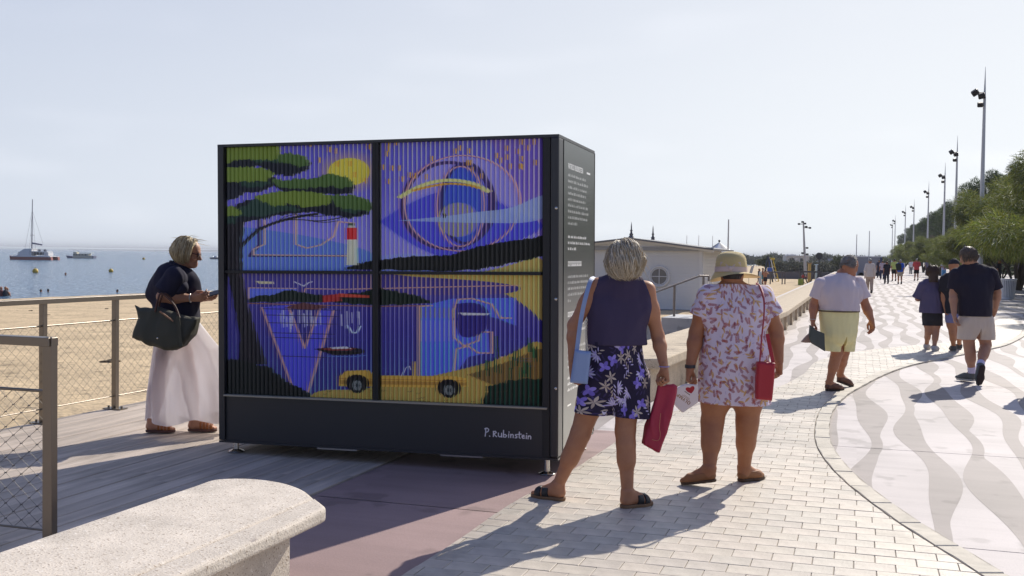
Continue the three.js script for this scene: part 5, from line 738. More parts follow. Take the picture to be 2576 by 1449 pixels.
{ // her bags
  const D = 7.02; const b = slabAt([[1904, 909], [1948, 912], [1946, 950], [1941, 1008], [1900, 1003], [1901, 950]], D, 0.035, 0.018, { fold: 0.003 }); const t = thing('shoulder_bag', 'red leather shoulder bag at the right hip of the woman in the sun hat', 'bag', b.w); const red = phys(srgb(168, 28, 44), 0.45, { bumpMap: grainBump, bumpScale: 0.0006 });
  mesh('pouch', b.g, red, t); const strap = (pts) => { const c = new THREE.CatmullRomCurve3(pts); const s = new THREE.Shape([[-0.002, -0.012], [0.002, -0.012], [0.002, 0.012], [-0.002, 0.012]].map((p) => new THREE.Vector2(p[0], p[1]))); return new THREE.ExtrudeGeometry(s, { steps: 36, extrudePath: c, bevelEnabled: false }); };
  for (const sg of [strap([at(1911, 912, D), at(1916, 850, 6.99), at(1922, 790, 7.0), at(1921, 750, 7.07), at(1911, 722, 7.2), at(1902, 715, 7.3)]), strap([at(1945, 914, D), at(1938, 880, 7.03), at(1930, 840, 7.05)])]) mesh('strap', sg, red, t, true);
  const pb = slabAt([[1702, 975], [1727, 966], [1756, 968], [1756, 1012], [1717, 1038], [1693, 1015], [1697, 990]], 7.12, 0.016, 0.006, { fold: 0.004 });
  const img = canvas(512, 512, (g, w, h) => { g.fillStyle = '#e8dcd8'; g.fillRect(0, 0, w, h); g.translate(w / 2, h / 2); g.scale(1, 1); g.save(); g.translate(88, -96); g.rotate(-0.25); g.fillStyle = '#b0252c'; g.beginPath(); g.moveTo(0, 60); g.bezierCurveTo(-120, -10, -60, -80, 0, -30); g.bezierCurveTo(60, -80, 120, -10, 0, 60); g.fill(); g.restore(); g.rotate(PI + 0.62); g.fillStyle = '#9a6a34'; g.font = 'bold 74px sans-serif'; g.textAlign = 'center'; g.fillText('OLYMP', -20, -24); g.fillStyle = '#b89a80'; g.fillRect(-110, -14, 150, 8); g.fillRect(-90, 4, 110, 7); g.fillStyle = '#8a7468'; g.fillRect(-60, 52, 100, 12); });
  const p = thing('paper_bag', 'white paper bag with a red heart, held by the sun hat wearer', 'bag', pb.w); { const uv = pb.g.attributes.uv; for (let i = 0; i < uv.count; i++) uv.setXY(i, uv.getX(i) / 0.22 + 0.5, uv.getY(i) / 0.22 + 0.5); } mesh('sack', pb.g, phys(0xffffff, 0.7, { map: img }), p);
}
{ // ---- man in lemon shorts
  const D = 12.45, f = fdir(24), J = jointsAt(D, { neck: [2120, 694], shL: [2066, 716, -0.02], shR: [2158, 713, 0.02], elL: [2047, 768, 0.02], wrL: [2045, 806, -0.05], elR: [2179, 772, 0.0], wrR: [2193, 806, -0.06], hpL: [2092, 812], hpR: [2128, 812], knL: [2106, 886, 0.04], anL: [2090, 957, 0], knR: [2122, 886, 0.12], anR: [2113, 944, 0.14] });
  J.ftL = foot(2079, 983, 12.5, 70, 0.24); J.ftR = foot(2108, 965, 12.85, 66, 0.24, 1, -18); J.ftR.heel.y = 0.085; J.anL = off(J.ftL.heel, J.ftL.dir, 0.035).add(V(0, 0.085, 0)); J.anR = off(J.ftR.heel, J.ftR.dir, 0.03).add(V(0, 0.085, 0));
  const root = thing('person', 'person with grey hair in white polo shirt and lemon shorts walking away', 'person', V(J.neck.x, 0, J.neck.z), 'people on the promenade');
  const H = frame(58, -16, 4), hc = at(2138, 668, D), head = headPrims(hc, H.hf, H.hr, H.hu, 1.05, off(J.neck, UP, -0.02));
  const G = { chest: 0.135, waist: 0.19, hip: 0.175, depth: 0.84, arm: 0.055, fore: 0.045, wrist: 0.031, thigh: 0.095, knee: 0.066, calf: 0.064, ankle: 0.038, neck: 0.064 };
  const hands = [handPrims(J.wrL, V(-0.05, -1, 0), V(1, 0, 0.2), -1, 1.1, 1.05, 0.8, 0.3), handPrims(J.wrR, V(0.1, -1, 0), V(-1, 0, 0.4), 1, 0.45, 1.05)];
  mesh('body', bodyGeometry(J, { fwd: f, g: G, head, hands }), ruddy, root, true); for (const s of [-1, 1]) eye(root, head, s, 1.05);
  const polo = fabric(srgb(212, 197, 200)); const wrap = { c: J.neck, f, R: 0.2 };
  cloth('polo_shirt', [...torso(J, f, { ...G }, 0.02, true), C(at(2110, 740, D), at(2110, 790, D), 0.225, 0.22, { s: 0.86, d: f, k: 0.06 })], polo, root, { fold: 0.016, ff: 0.9, h: 0.011, wrap, cuts: [[at(2110, 781, D), V(0, -1, 0)], [off(J.neck, UP, 0.02), V(0, 1, 0)]] });
  cloth('collar', [C(off(J.neck, UP, -0.02), off(J.neck, UP, 0.03), 0.092, 0.08, { k: 0.02 })], polo, root, { h: 0.008, cuts: [[off(J.neck, UP, -0.02), V(0, -1, 0)], [off(J.neck, UP, 0.036), V(0, 1, 0)]] });
  sleeve('sleeve', J.shL, J.elL, 0.66, 0.085, 0.09, polo, root, { fold: 0.010 }); sleeve('sleeve', J.shR, J.elR, 0.66, 0.085, 0.09, polo, root, { fold: 0.010 });
  const lemon = fabric(srgb(240, 230, 172));
  cloth('shorts', [C(at(2110, 776, D), at(2110, 830, D), 0.224, 0.208, { s: 0.9, d: f, k: 0.05 }), C(at(2092, 828, D), at(2099, 905, D + 0.02), 0.118, 0.108, { k: 0.012 }), C(at(2129, 828, D), at(2128, 905, D + 0.14), 0.116, 0.096, { k: 0.012 })], lemon, root, { fold: 0.013, h: 0.008, wrap, mod: legGap(D, 2117, 838, 884, 0.03), cuts: [[at(2110, 779, D), V(0, 1, 0)], [at(2110, 884, D), V(-0.03, -1, 0)]] });
  cloth('belt', [C(at(2110, 780, D), at(2110, 786, D), 0.237, 0.237, { s: 0.9, d: f })], mat(lin(0.16, 0.11, 0.06), 0.6), root, { h: 0.008, cuts: [[at(2110, 780.5, D), V(0, 1, 0)], [at(2110, 784, D), V(0, -1, 0)]] });
  mesh('hair', merge([hairCap(hc, H.hf, H.hr, H.hu, { rad: [0.088, 0.096, 0.104], bottom: -0.085 }), hairLocks(hc, H.hf, H.hr, H.hu, 700, 0.07, { rad: [0.088, 0.097, 0.105], low: -0.5, face: 0.2, r: 0.0034, comb: H.hf.clone().multiplyScalar(-1), grav: 0.1 })]), hairMat(lin(0.27, 0.25, 0.23)), root, true);
  const lea = mat(lin(0.13, 0.05, 0.028), 0.5); for (const s of ['L', 'R']) shoe(root, 'loafer', J['an' + s], J['ft' + s], lea, mat(lin(0.05, 0.03, 0.02), 0.8), { low: 1, puff: 0.010, top: 0.065, sole: 0.012 }).name = 'loafer';
  mesh('wristband', new THREE.TorusGeometry(0.036, 0.004, 6, 20).rotateX(PI / 2).translate(J.wrL.x, J.wrL.y + 0.015, J.wrL.z), mat(lin(0.5, 0.48, 0.45), 0.4), root, true);
}
{ const s = slabAt([[2037, 817], [2050, 829], [2073, 839], [2075, 884], [2040, 862], [2034, 848]], 12.3, 0.03, 0.012, { fold: 0.004 }); const t = thing('folder', 'grey green folder held low by the man in lemon shorts', 'folder', s.w); mesh('cover', s.g, mat(lin(0.075, 0.085, 0.075), 0.7), t); const e = slabAt([[2015, 860], [2028, 845], [2036, 838], [2040, 862], [2024, 862]], 12.33, 0.03, 0.01); mesh('papers', e.g.translate(e.w.x - s.w.x, e.w.y - s.w.y, e.w.z - s.w.z), mat(lin(0.32, 0.20, 0.15), 0.8), t); }
{ // ---- man in navy polo
  const D = 13.7, f = fdir(-6), J = jointsAt(D, { neck: [2446, 668], shL: [2406, 690], shR: [2494, 688], elL: [2398, 738, 0.02], wrL: [2400, 790, -0.06], elR: [2509, 736, 0.02], wrR: [2504, 778, 0.14], hpL: [2434, 810], hpR: [2470, 810], knL: [2438, 870, 0.05], anL: [2447, 936, 0], knR: [2480, 868, 0.02], anR: [2472, 914, -0.24] });
  J.ftL = foot(2451, 957, 13.75, -38, 0.25); J.ftR = { heel: at(2472, 920, 13.38), dir: V(-0.12, -0.985, -0.10).normalize(), up: V(0.02, 0.1, -0.99).normalize(), len: 0.25 }; J.ftR.up.addScaledVector(J.ftR.dir, -J.ftR.up.dot(J.ftR.dir)).normalize(); J.anL = off(J.ftL.heel, J.ftL.dir, 0.035).add(V(0, 0.09, 0)); J.anR = off(off(J.ftR.heel, J.ftR.up, 0.07), J.ftR.dir, 0.02);
  const root = thing('person', 'person in navy polo shirt and beige shorts stepping away, one shoe sole showing', 'person', V(J.neck.x, 0, J.neck.z), 'people on the promenade');
  const H = frame(-34, -14, 0), hc = at(2436, 646, D), head = headPrims(hc, H.hf, H.hr, H.hu, 1.06, off(J.neck, UP, -0.02));
  const G = { chest: 0.125, waist: 0.165, hip: 0.155, depth: 0.76, arm: 0.052, fore: 0.045, wrist: 0.031, thigh: 0.092, knee: 0.066, calf: 0.070, ankle: 0.040, neck: 0.06 };
  const hands = [handPrims(J.wrL, V(0.1, -1, 0.1), V(1, 0, 0.3), -1, 0.5, 1.08)]; hands.push(handPrims(J.wrR, V(-0.3, -0.8, -0.4), V(-0.5, 0, 0.5), 1, 0.8, 1.05));
  mesh('body', bodyGeometry(J, { fwd: f, g: G, head, hands }), skinMat(lin(0.42, 0.22, 0.14)), root, true); for (const s of [-1, 1]) eye(root, head, s, 1.06);
  const navy = fabric(srgb(34, 30, 46)), wrap = { c: J.neck, f, R: 0.2 };
  cloth('polo_shirt', [...torso(J, f, G, 0.022, true), C(at(2456, 740, D), at(2456, 800, D), 0.195, 0.196, { s: 0.8, d: f, k: 0.06 })], navy, root, { fold: 0.014, ff: 0.9, h: 0.011, wrap, cuts: [[at(2456, 795, D), V(0, -1, 0)], [off(J.neck, UP, 0.02), V(0, 1, 0)]] });
  cloth('collar', [C(off(J.neck, UP, -0.02), off(J.neck, UP, 0.03), 0.09, 0.078, { k: 0.02 })], navy, root, { h: 0.008, cuts: [[off(J.neck, UP, -0.02), V(0, -1, 0)], [off(J.neck, UP, 0.036), V(0, 1, 0)]] });
  sleeve('sleeve', J.shL, J.elL, 0.78, 0.082, 0.088, navy, root, { fold: 0.01 }); sleeve('sleeve', J.shR, J.elR, 0.80, 0.082, 0.088, navy, root, { fold: 0.01 });
  cloth('shorts', [C(at(2456, 785, D), at(2454, 815, D), 0.19, 0.19, { s: 0.78, d: f, k: 0.05 }), C(at(2434, 810, D), at(2433, 870, D + 0.03), 0.125, 0.118, { k: 0.02 }), C(at(2476, 810, D), at(2481, 870, D + 0.02), 0.122, 0.118, { k: 0.02 })], fabric(srgb(206, 192, 178)), root, { fold: 0.012, h: 0.008, wrap, mod: legGap(D, 2456, 822, 854, 0.035), cuts: [[at(2456, 782, D), V(0, 1, 0)], [at(2456, 854, D), V(0, -1, 0)]] });
  mesh('hair', merge([hairCap(hc, H.hf, H.hr, H.hu, { rad: [0.090, 0.100, 0.106], bottom: -0.085, extra: [[[0, 0.05, 0.02], [0, 0.05, 0.05], 0.07, 0.05]] }), hairLocks(hc, H.hf, H.hr, H.hu, 800, 0.09, { rad: [0.090, 0.101, 0.107], low: -0.5, face: 0.25, fringe: 0.4, r: 0.0036, lift: 0.3, mess: 0.2, grav: 0.12 })]), hairMat(lin(0.15, 0.115, 0.085)), root, true);
  const shoeM = mat(lin(0.10, 0.11, 0.11), 0.7), soleW = mat(lin(0.55, 0.55, 0.52), 0.7), soleB = mat(lin(0.035, 0.022, 0.02), 0.8);
  shoe(root, 'shoe', J.anL, J.ftL, shoeM, soleW, { puff: 0.012, top: 0.085, sole: 0.02 }).name = 'shoe'; shoe(root, 'shoe', J.anR, J.ftR, shoeM, soleB, { puff: 0.012, top: 0.085, sole: 0.02 }).name = 'shoe';
  const sock = fabric(srgb(206, 200, 226)); for (const s of ['L', 'R']) { const a = J['an' + s], k = J['kn' + s]; const d = dirTo(a, k); mesh('sock', solid([C(off(a, d, -0.02), off(a, d, 0.06), 0.048, 0.049)], 0.007), sock, root, true); }
}
{ // ---- girl in grey, and the person half hidden beside the navy polo
  const D = 18.3, f = fdir(10), J = jointsAt(D, { neck: [2346, 702], shL: [2322, 719], shR: [2366, 719], elL: [2308, 752, 0.06], wrL: [2316, 752, 0.24], elR: [2376, 752, 0.05], wrR: [2372, 760, 0.22], hpL: [2335, 800], hpR: [2356, 800], knL: [2335, 832, 0.02], anL: [2336, 866, 0.05], knR: [2354, 834, -0.02], anR: [2352, 870, -0.12] });
  J.ftL = foot(2330, 881, 18.5, 30, 0.21); J.ftR = foot(2349, 887, 18.2, 35, 0.21); for (const s of ['L', 'R']) J['an' + s] = off(J['ft' + s].heel, J['ft' + s].dir, 0.03).add(V(0, 0.075, 0));
  const root = thing('person', 'child with long brown hair in grey violet T-shirt and dark shorts', 'person', V(J.neck.x, 0, J.neck.z), 'people on the promenade');
  const H = frame(8, -6), hc = at(2346, 684, D), head = headPrims(hc, H.hf, H.hr, H.hu, 0.97, off(J.neck, UP, -0.02)); const G = { chest: 0.10, waist: 0.12, hip: 0.125, depth: 0.74, arm: 0.042, fore: 0.035, wrist: 0.025, thigh: 0.075, knee: 0.053, calf: 0.052, ankle: 0.034, neck: 0.047 };
  mesh('body', bodyGeometry(J, { fwd: f, g: G, head, hands: [handPrims(J.wrL, V(0.3, 0.1, -1), V(0, 0, 1), -1, 0.6, 0.85), handPrims(J.wrR, V(-0.3, 0.1, -1), V(0, 0, 1), 1, 0.6, 0.85)], h: 0.013, h3: 0.007, h4: 0.006 }), skinMat(lin(0.42, 0.21, 0.13)), root, true);
  const tee = fabric(srgb(88, 80, 108)), wrap = { c: J.neck, f, R: 0.18 }; cloth('tee_shirt', [...torso(J, f, G, 0.03, true), C(at(2344, 740, D), at(2344, 795, D), 0.185, 0.21, { s: 0.78, d: f, k: 0.06 })], tee, root, { fold: 0.018, h: 0.013, wrap, cuts: [[at(2344, 787, D), V(0, -1, 0)], [off(J.neck, UP, 0.01), V(0, 1, 0)]] });
  sleeve('sleeve', J.shL, J.elL, 0.95, 0.085, 0.10, tee, root, { fold: 0.014, h: 0.012 }); sleeve('sleeve', J.shR, J.elR, 0.95, 0.085, 0.10, tee, root, { fold: 0.014, h: 0.012 });
  cloth('shorts', [C(at(2345, 785, D), at(2345, 800, D), 0.165, 0.165, { s: 0.78, d: f, k: 0.04 }), C(at(2335, 798, D), at(2334, 830, D), 0.092, 0.09, { k: 0.015 }), C(at(2357, 798, D), at(2358, 830, D - 0.02), 0.092, 0.088, { k: 0.015 })], fabric(srgb(44, 42, 46)), root, { fold: 0.008, h: 0.012, wrap, cuts: [[at(2345, 819, D), V(0, -1, 0)]] });
  mesh('hair', merge([hairCap(hc, H.hf, H.hr, H.hu, { rad: [0.088, 0.098, 0.104], bottom: -0.2, extra: [[[0, -0.06, -0.045], [0, -0.19, -0.055], 0.08, 0.075]] }), hairLocks(hc, H.hf, H.hr, H.hu, 700, 0.34, { rad: [0.09, 0.1, 0.106], face: 0.1, r: 0.0045, grav: 0.4, vol: 0.12, endY: at(2346, 718, D).y })]), hairMat(lin(0.07, 0.035, 0.02)), root, true);
  for (const s of ['L', 'R']) shoe(root, 'shoe', J['an' + s], J['ft' + s], mat(lin(0.45, 0.44, 0.45), 0.7), mat(lin(0.6, 0.6, 0.6), 0.7), { puff: 0.014, top: 0.08, sole: 0.02 }).name = 'shoe';
}
{ const D = 18.1, f = fdir(4), J = jointsAt(D, { neck: [2398, 688], shL: [2376, 703], shR: [2424, 703], elL: [2373, 744, 0.02], wrL: [2378, 775, -0.02], elR: [2430, 744], wrR: [2432, 776], hpL: [2392, 798], hpR: [2414, 798], knL: [2396, 836], anL: [2402, 868, 0.04], knR: [2413, 836, 0.1], anR: [2412, 860, 0.2] });
  J.ftL = foot(2399, 886, 18.2, 15, 0.24); J.ftR = foot(2414, 878, 18.6, 10, 0.24); for (const s of ['L', 'R']) J['an' + s] = off(J['ft' + s].heel, J['ft' + s].dir, 0.03).add(V(0, 0.08, 0));
  const root = thing('person', 'person in black T-shirt and cap half hidden behind the navy polo shirt', 'person', V(J.neck.x, 0, J.neck.z), 'people on the promenade');
  const H = frame(0, -6), hc = at(2399, 668, D), head = headPrims(hc, H.hf, H.hr, H.hu, 1, off(J.neck, UP, -0.02)); const G = { chest: 0.115, waist: 0.14, hip: 0.14, depth: 0.76, arm: 0.046, fore: 0.04, wrist: 0.028, thigh: 0.082, knee: 0.056, calf: 0.056, ankle: 0.036, neck: 0.055 };
  mesh('body', bodyGeometry(J, { fwd: f, g: G, head, hands: [handPrims(J.wrL, V(0.1, -1, 0), V(1, 0, 0.3), -1, 0.6, 1)], h: 0.013, h3: 0.008, h4: 0.006 }), tan, root, true);
  const blk = fabric(srgb(36, 34, 42)), wrap = { c: J.neck, f, R: 0.18 }; cloth('tee_shirt', [...torso(J, f, G, 0.025, true), C(at(2401, 740, D), at(2401, 795, D), 0.17, 0.175, { s: 0.8, d: f, k: 0.06 })], blk, root, { fold: 0.014, h: 0.013, wrap, cuts: [[at(2401, 788, D), V(0, -1, 0)], [off(J.neck, UP, 0.01), V(0, 1, 0)]] });
  for (const s of ['L', 'R']) sleeve('sleeve', J['sh' + s], J['el' + s], 0.72, 0.078, 0.084, blk, root, { h: 0.012 });
  cloth('shorts', [C(at(2402, 785, D), at(2402, 800, D), 0.16, 0.16, { s: 0.8, d: f, k: 0.04 }), C(at(2392, 800, D), at(2396, 835, D), 0.092, 0.088, { k: 0.015 }), C(at(2413, 800, D), at(2413, 835, D + 0.08), 0.092, 0.088, { k: 0.015 })], fabric(srgb(120, 120, 160)), root, { fold: 0.008, h: 0.012, wrap, cuts: [[at(2402, 812, D), V(0, -1, 0)]] });
  const capM = fabric(srgb(40, 40, 46)); mesh('cap', merge([hairCap(hc, H.hf, H.hr, H.hu, { rad: [0.094, 0.104, 0.11], bottom: 0.0, line: () => 0.2 })]), capM, root, true);
  for (const s of ['L', 'R']) shoe(root, 'shoe', J['an' + s], J['ft' + s], mat(lin(0.08, 0.08, 0.08), 0.7), mat(lin(0.3, 0.3, 0.3), 0.7), { puff: 0.014, top: 0.08, sole: 0.02 }).name = 'shoe';
}
{ // ---- woman in the white skirt at the left, walking to the right behind the box
  const D = 9.0, f = fdir(84), J = jointsAt(D, { neck: [452, 678], shL: [455, 698, 0.17], shR: [440, 700, -0.17], elL: [438, 760, 0.2], wrL: [506, 752, 0.06], elR: [408, 746, -0.2], wrR: [484, 750, -0.12], hpL: [440, 838, 0.08], hpR: [437, 838, -0.08], knL: [476, 948, 0.07], anL: [489, 1058, 0.08], knR: [405, 952, -0.05], anR: [389, 1062, -0.05] });
  J.ftL = foot(476, 1090, 9.08, 86, 0.235); J.ftR = foot(370, 1093, 9.0, 86, 0.235); for (const s of ['L', 'R']) J['an' + s] = off(J['ft' + s].heel, J['ft' + s].dir, 0.045).add(V(0, 0.085, 0));
  const root = thing('person', 'person with blonde bob and sunglasses in navy sweater and long white skirt', 'person', V(J.neck.x, 0, J.neck.z), 'people on the promenade');
  const H = frame(84, -12), hc = at(473, 634, D), head = headPrims(hc, H.hf, H.hr, H.hu, 1.0, off(J.neck, UP, -0.02)); const G = { chest: 0.11, waist: 0.14, hip: 0.15, depth: 0.8, arm: 0.05, fore: 0.043, wrist: 0.028, thigh: 0.09, knee: 0.062, calf: 0.062, ankle: 0.04, neck: 0.054 };
  const hands = [handPrims(J.wrR, V(1, 0.12, 0.1), V(0.05, 0.6, 0.75).negate().setY(0.5), 1, 0.55, 0.98, 0.6), handPrims(J.wrL, V(1, 0.1, 0.25), V(0, 0.9, -0.3), -1, 0.5, 0.98, 0.6)];
  mesh('body', bodyGeometry(J, { fwd: f, g: G, head, hands }), fair, root, true);
  const knit = phys(lin(0.017, 0.016, 0.038), 0.95, { sheen: 0.35, sheenRoughness: 0.5, bumpMap: weaveBump, bumpScale: 0.0015 });
  cloth('sweater', [C(at(450, 672, D), at(442, 720, D), 0.085, 0.175, { k: 0.05 }), C(at(441, 722, D), at(444, 790, D), 0.185, 0.185, { s: 0.92, d: H.hr, k: 0.06 }), C(at(444, 780, D), at(452, 830, D), 0.165, 0.16, { k: 0.05 }), C(at(425, 700, D - 0.05), at(388, 738, D - 0.03), 0.12, 0.07, { k: 0.06 }), C(at(470, 715, D), at(478, 740, D), 0.10, 0.09, { k: 0.06 })], knit, root, { fold: 0.012, ff: 0.9, h: 0.011, cuts: [[at(452, 824, D), V(0.0, -1, 0)], [at(452, 668, D), V(0.3, 1, 0)]] });
  cloth('collar', [C(at(450, 664, D), at(448, 680, D), 0.082, 0.10, { k: 0.03 })], knit, root, { fold: 0.006, cuts: [[at(450, 662, D), V(0.35, 1, 0)]] });
  sleeve('sleeve', J.shR, J.elR, 0.80, 0.10, 0.085, knit, root, { fold: 0.012 });
  cloth('rolled_cuff', [C(at(414, 730, D - 0.2), at(456, 722, D - 0.17), 0.062, 0.058, { k: 0.02 })], knit, root, { fold: 0.012, ff: 1.3 }); sleeve('sleeve', J.shL, J.elL, 0.9, 0.09, 0.08, knit, root, {});
  // long skirt of thin cloth, blown forward
  const sp = [], su = [], si = [], NA = 120, NR = 44; const Lx = [[0, 398], [0.15, 392], [0.3, 388], [0.5, 380], [0.75, 373], [1, 370]], Rx = [[0, 492], [0.15, 522], [0.3, 552], [0.5, 572], [0.75, 588], [1, 598]], tb = (T, t) => { for (let i = 0; i + 1 < T.length; i++) if (t <= T[i + 1][0]) return lerp(T[i][1], T[i + 1][1], (t - T[i][0]) / (T[i + 1][0] - T[i][0])); return T[T.length - 1][1]; };
  for (let j = 0; j <= NR; j++) { const t = j / NR, py = lerp(800, 1056, t), xl = tb(Lx, t), xr = tb(Rx, t), c = at((xl + xr) / 2, py, D), hw = (xr - xl) / 2 * D / FOCAL, hd = lerp(0.15, 0.25, Math.pow(t, 0.8)); for (let i = 0; i <= NA; i++) { const a = i / NA * PI * 2; const n = 1 + (0.02 + 0.075 * t) * Math.sin(a * 9 + 1.5 * Math.sin(t * 4 + a)) + 0.03 * t * Math.sin(a * 17 + t * 6) ; const hemY = t > 0.5 ? (t - 0.5) * 0.05 * Math.sin(a * 5 + 1) : 0; sp.push(c.x + Math.cos(a) * hw * (1 + (n - 1) * 0.4), c.y + hemY + (Math.cos(a) > 0 ? Math.cos(a) * t * 0.03 : 0), c.z + Math.sin(a) * hd * n); su.push(a * 0.35, t); } }
  for (let j = 0; j < NR; j++) for (let i = 0; i < NA; i++) { const a = j * (NA + 1) + i, b = a + NA + 1; si.push(a, b, a + 1, b, b + 1, a + 1); }
  const sg = new THREE.BufferGeometry(); sg.setAttribute('position', new THREE.Float32BufferAttribute(sp, 3)); sg.setAttribute('uv', new THREE.Float32BufferAttribute(su, 2)); sg.setIndex(si); sg.computeVertexNormals();
  mesh('skirt', sg, phys(lin(0.90, 0.87, 0.90), 0.95, { side: THREE.DoubleSide, transmission: 0.66, thickness: 0, transparent: true, opacity: 0.88, bumpMap: weaveBump, bumpScale: 0.0006 }), root, true);
  mesh('hair', merge([hairCap(hc, H.hf, H.hr, H.hu, { rad: [0.092, 0.102, 0.108], bottom: -0.09, extra: [[[0, -0.03, -0.04], [0, -0.07, -0.04], 0.08, 0.07]], line: (u) => (u > 0.04 ? 0.07 : -0.005) }), hairLocks(hc, H.hf, H.hr, H.hu, 1400, 0.24, { wave: 0.003, maxF: 0.05, comb: H.hf.clone().multiplyScalar(-0.35).addScaledVector(UP, -0.9), rad: [0.094, 0.104, 0.11], face: 0.15, r: 0.0036, lift: 0.1, mess: 0.12, grav: 0.38, vol: 0.2, wind: V(1, 0.1, 0), windK: 0.05, endY: at(470, 664, D).y, two: [0.6, 0.5, 0.38], twoP: 0.35 }), hairLocks(hc, H.hf, H.hr, H.hu, 26, 0.13, { rad: [0.094, 0.106, 0.11], low: 0.3, face: 0.6, fringe: 0.3, fly: 1, r: 0.0024, lift: 0.25, mess: 0.25, grav: 0.14, wind: V(1, 0.2, 0), windK: 0.4 })]), hairMat(lin(0.60, 0.50, 0.31)), root, true);
  const lens = mat(lin(0.05, 0.02, 0.03), 0.1), gg = []; for (const s of [-1, 1]) { const a = head.P(s * 0.036, -0.008, 0.098); gg.push(new THREE.SphereGeometry(0.026, 14, 10).scale(0.25, 0.85, 1).applyMatrix4(new THREE.Matrix4().makeBasis(H.hf, H.hu, H.hr)).translate(a.x, a.y, a.z)); gg.push(rod(head.P(s * 0.062, -0.002, 0.092), head.P(s * 0.082, 0.004, 0.0), 0.003, 0.003, 6)); } gg.push(rod(head.P(-0.014, 0.0, 0.104), head.P(0.014, 0.0, 0.104), 0.003, 0.003, 6)); mesh('sunglasses', gg, lens, root, true);
  const orange = mat(lin(0.36, 0.12, 0.03), 0.6); for (const s of ['L', 'R']) { shoe(root, 'sandal', J['an' + s], J['ft' + s], orange, mat(lin(0.12, 0.06, 0.05), 0.8), { low: 1, puff: 0.006, top: 0.07, sole: 0.014, open: [[0.02, 0.07], [0.40, 0.47], [0.52, 0.59], [0.64, 0.71], [0.76, 0.84]] }).name = 'sandal'; }
  const br = mid(J.elR, J.wrR, 0.94); mesh('bracelet', new THREE.TorusGeometry(0.034, 0.005, 8, 22).rotateY(PI / 2).translate(br.x, br.y, br.z), mat(lin(0.55, 0.55, 0.55), 0.3, { metalness: 0.7 }), root, true);
}
{ const D = 8.72; const b = slabAt([[340, 768], [352, 775], [388, 772], [420, 778], [455, 790], [502, 800], [488, 842], [466, 872], [440, 882], [420, 880], [370, 862], [338, 848], [342, 828], [352, 800]], D, 0.10, 0.045, { fold: 0.014, ff: 0.8, taper: (y) => 0.45 + 0.55 * smooth(0.16, -0.08, y) });
  const t = thing('handbag', 'large olive canvas handbag hanging from the arm of the woman in the white skirt', 'handbag', b.w); const olive = phys(lin(0.075, 0.072, 0.05), 0.75, { bumpMap: weaveBump, bumpScale: 0.001 }); mesh('pouch', b.g, olive, t);
  const lea = mat(lin(0.10, 0.04, 0.025), 0.6); mesh('handle', [tube([at(390, 785, D - 0.06), at(396, 758, D - 0.05), at(404, 738, D - 0.02), at(416, 744, D - 0.02), at(440, 770, D - 0.05), at(452, 800, D - 0.09)], 0.008, 7), tube([at(398, 785, D + 0.06), at(404, 752, D + 0.02), at(414, 738, D), at(430, 750, D + 0.02), at(448, 790, D + 0.06)], 0.008, 7)], lea, t, true);
  mesh('strap', [bar(at(447, 795, D - 0.105), at(456, 872, D - 0.115), 0.028, 0.006, V(0, 0, 1))], olive, t, true); mesh('trim', [rod(at(402, 783, D - 0.085), at(436, 808, D - 0.10), 0.007, 0.006, 6)], mat(lin(0.35, 0.18, 0.10), 0.6), t, true); mesh('stud', [ball(0.008, 0, 0, 0, 1, 1, 0.5)].map((g) => { const p = at(396, 851, D - 0.112); return g.translate(p.x, p.y, p.z); }), M.chrome, t, true); }
{ const p = at(536, 738, 8.93); const t = thing('phone', 'dark phone held up by the woman in the white skirt', 'phone', p); const g = new RoundedBoxGeometry(0.15, 0.009, 0.074, 3, 0.004).rotateX(0.5).rotateZ(0.25); mesh('case', g, mat(lin(0.03, 0.03, 0.035), 0.3), t); }

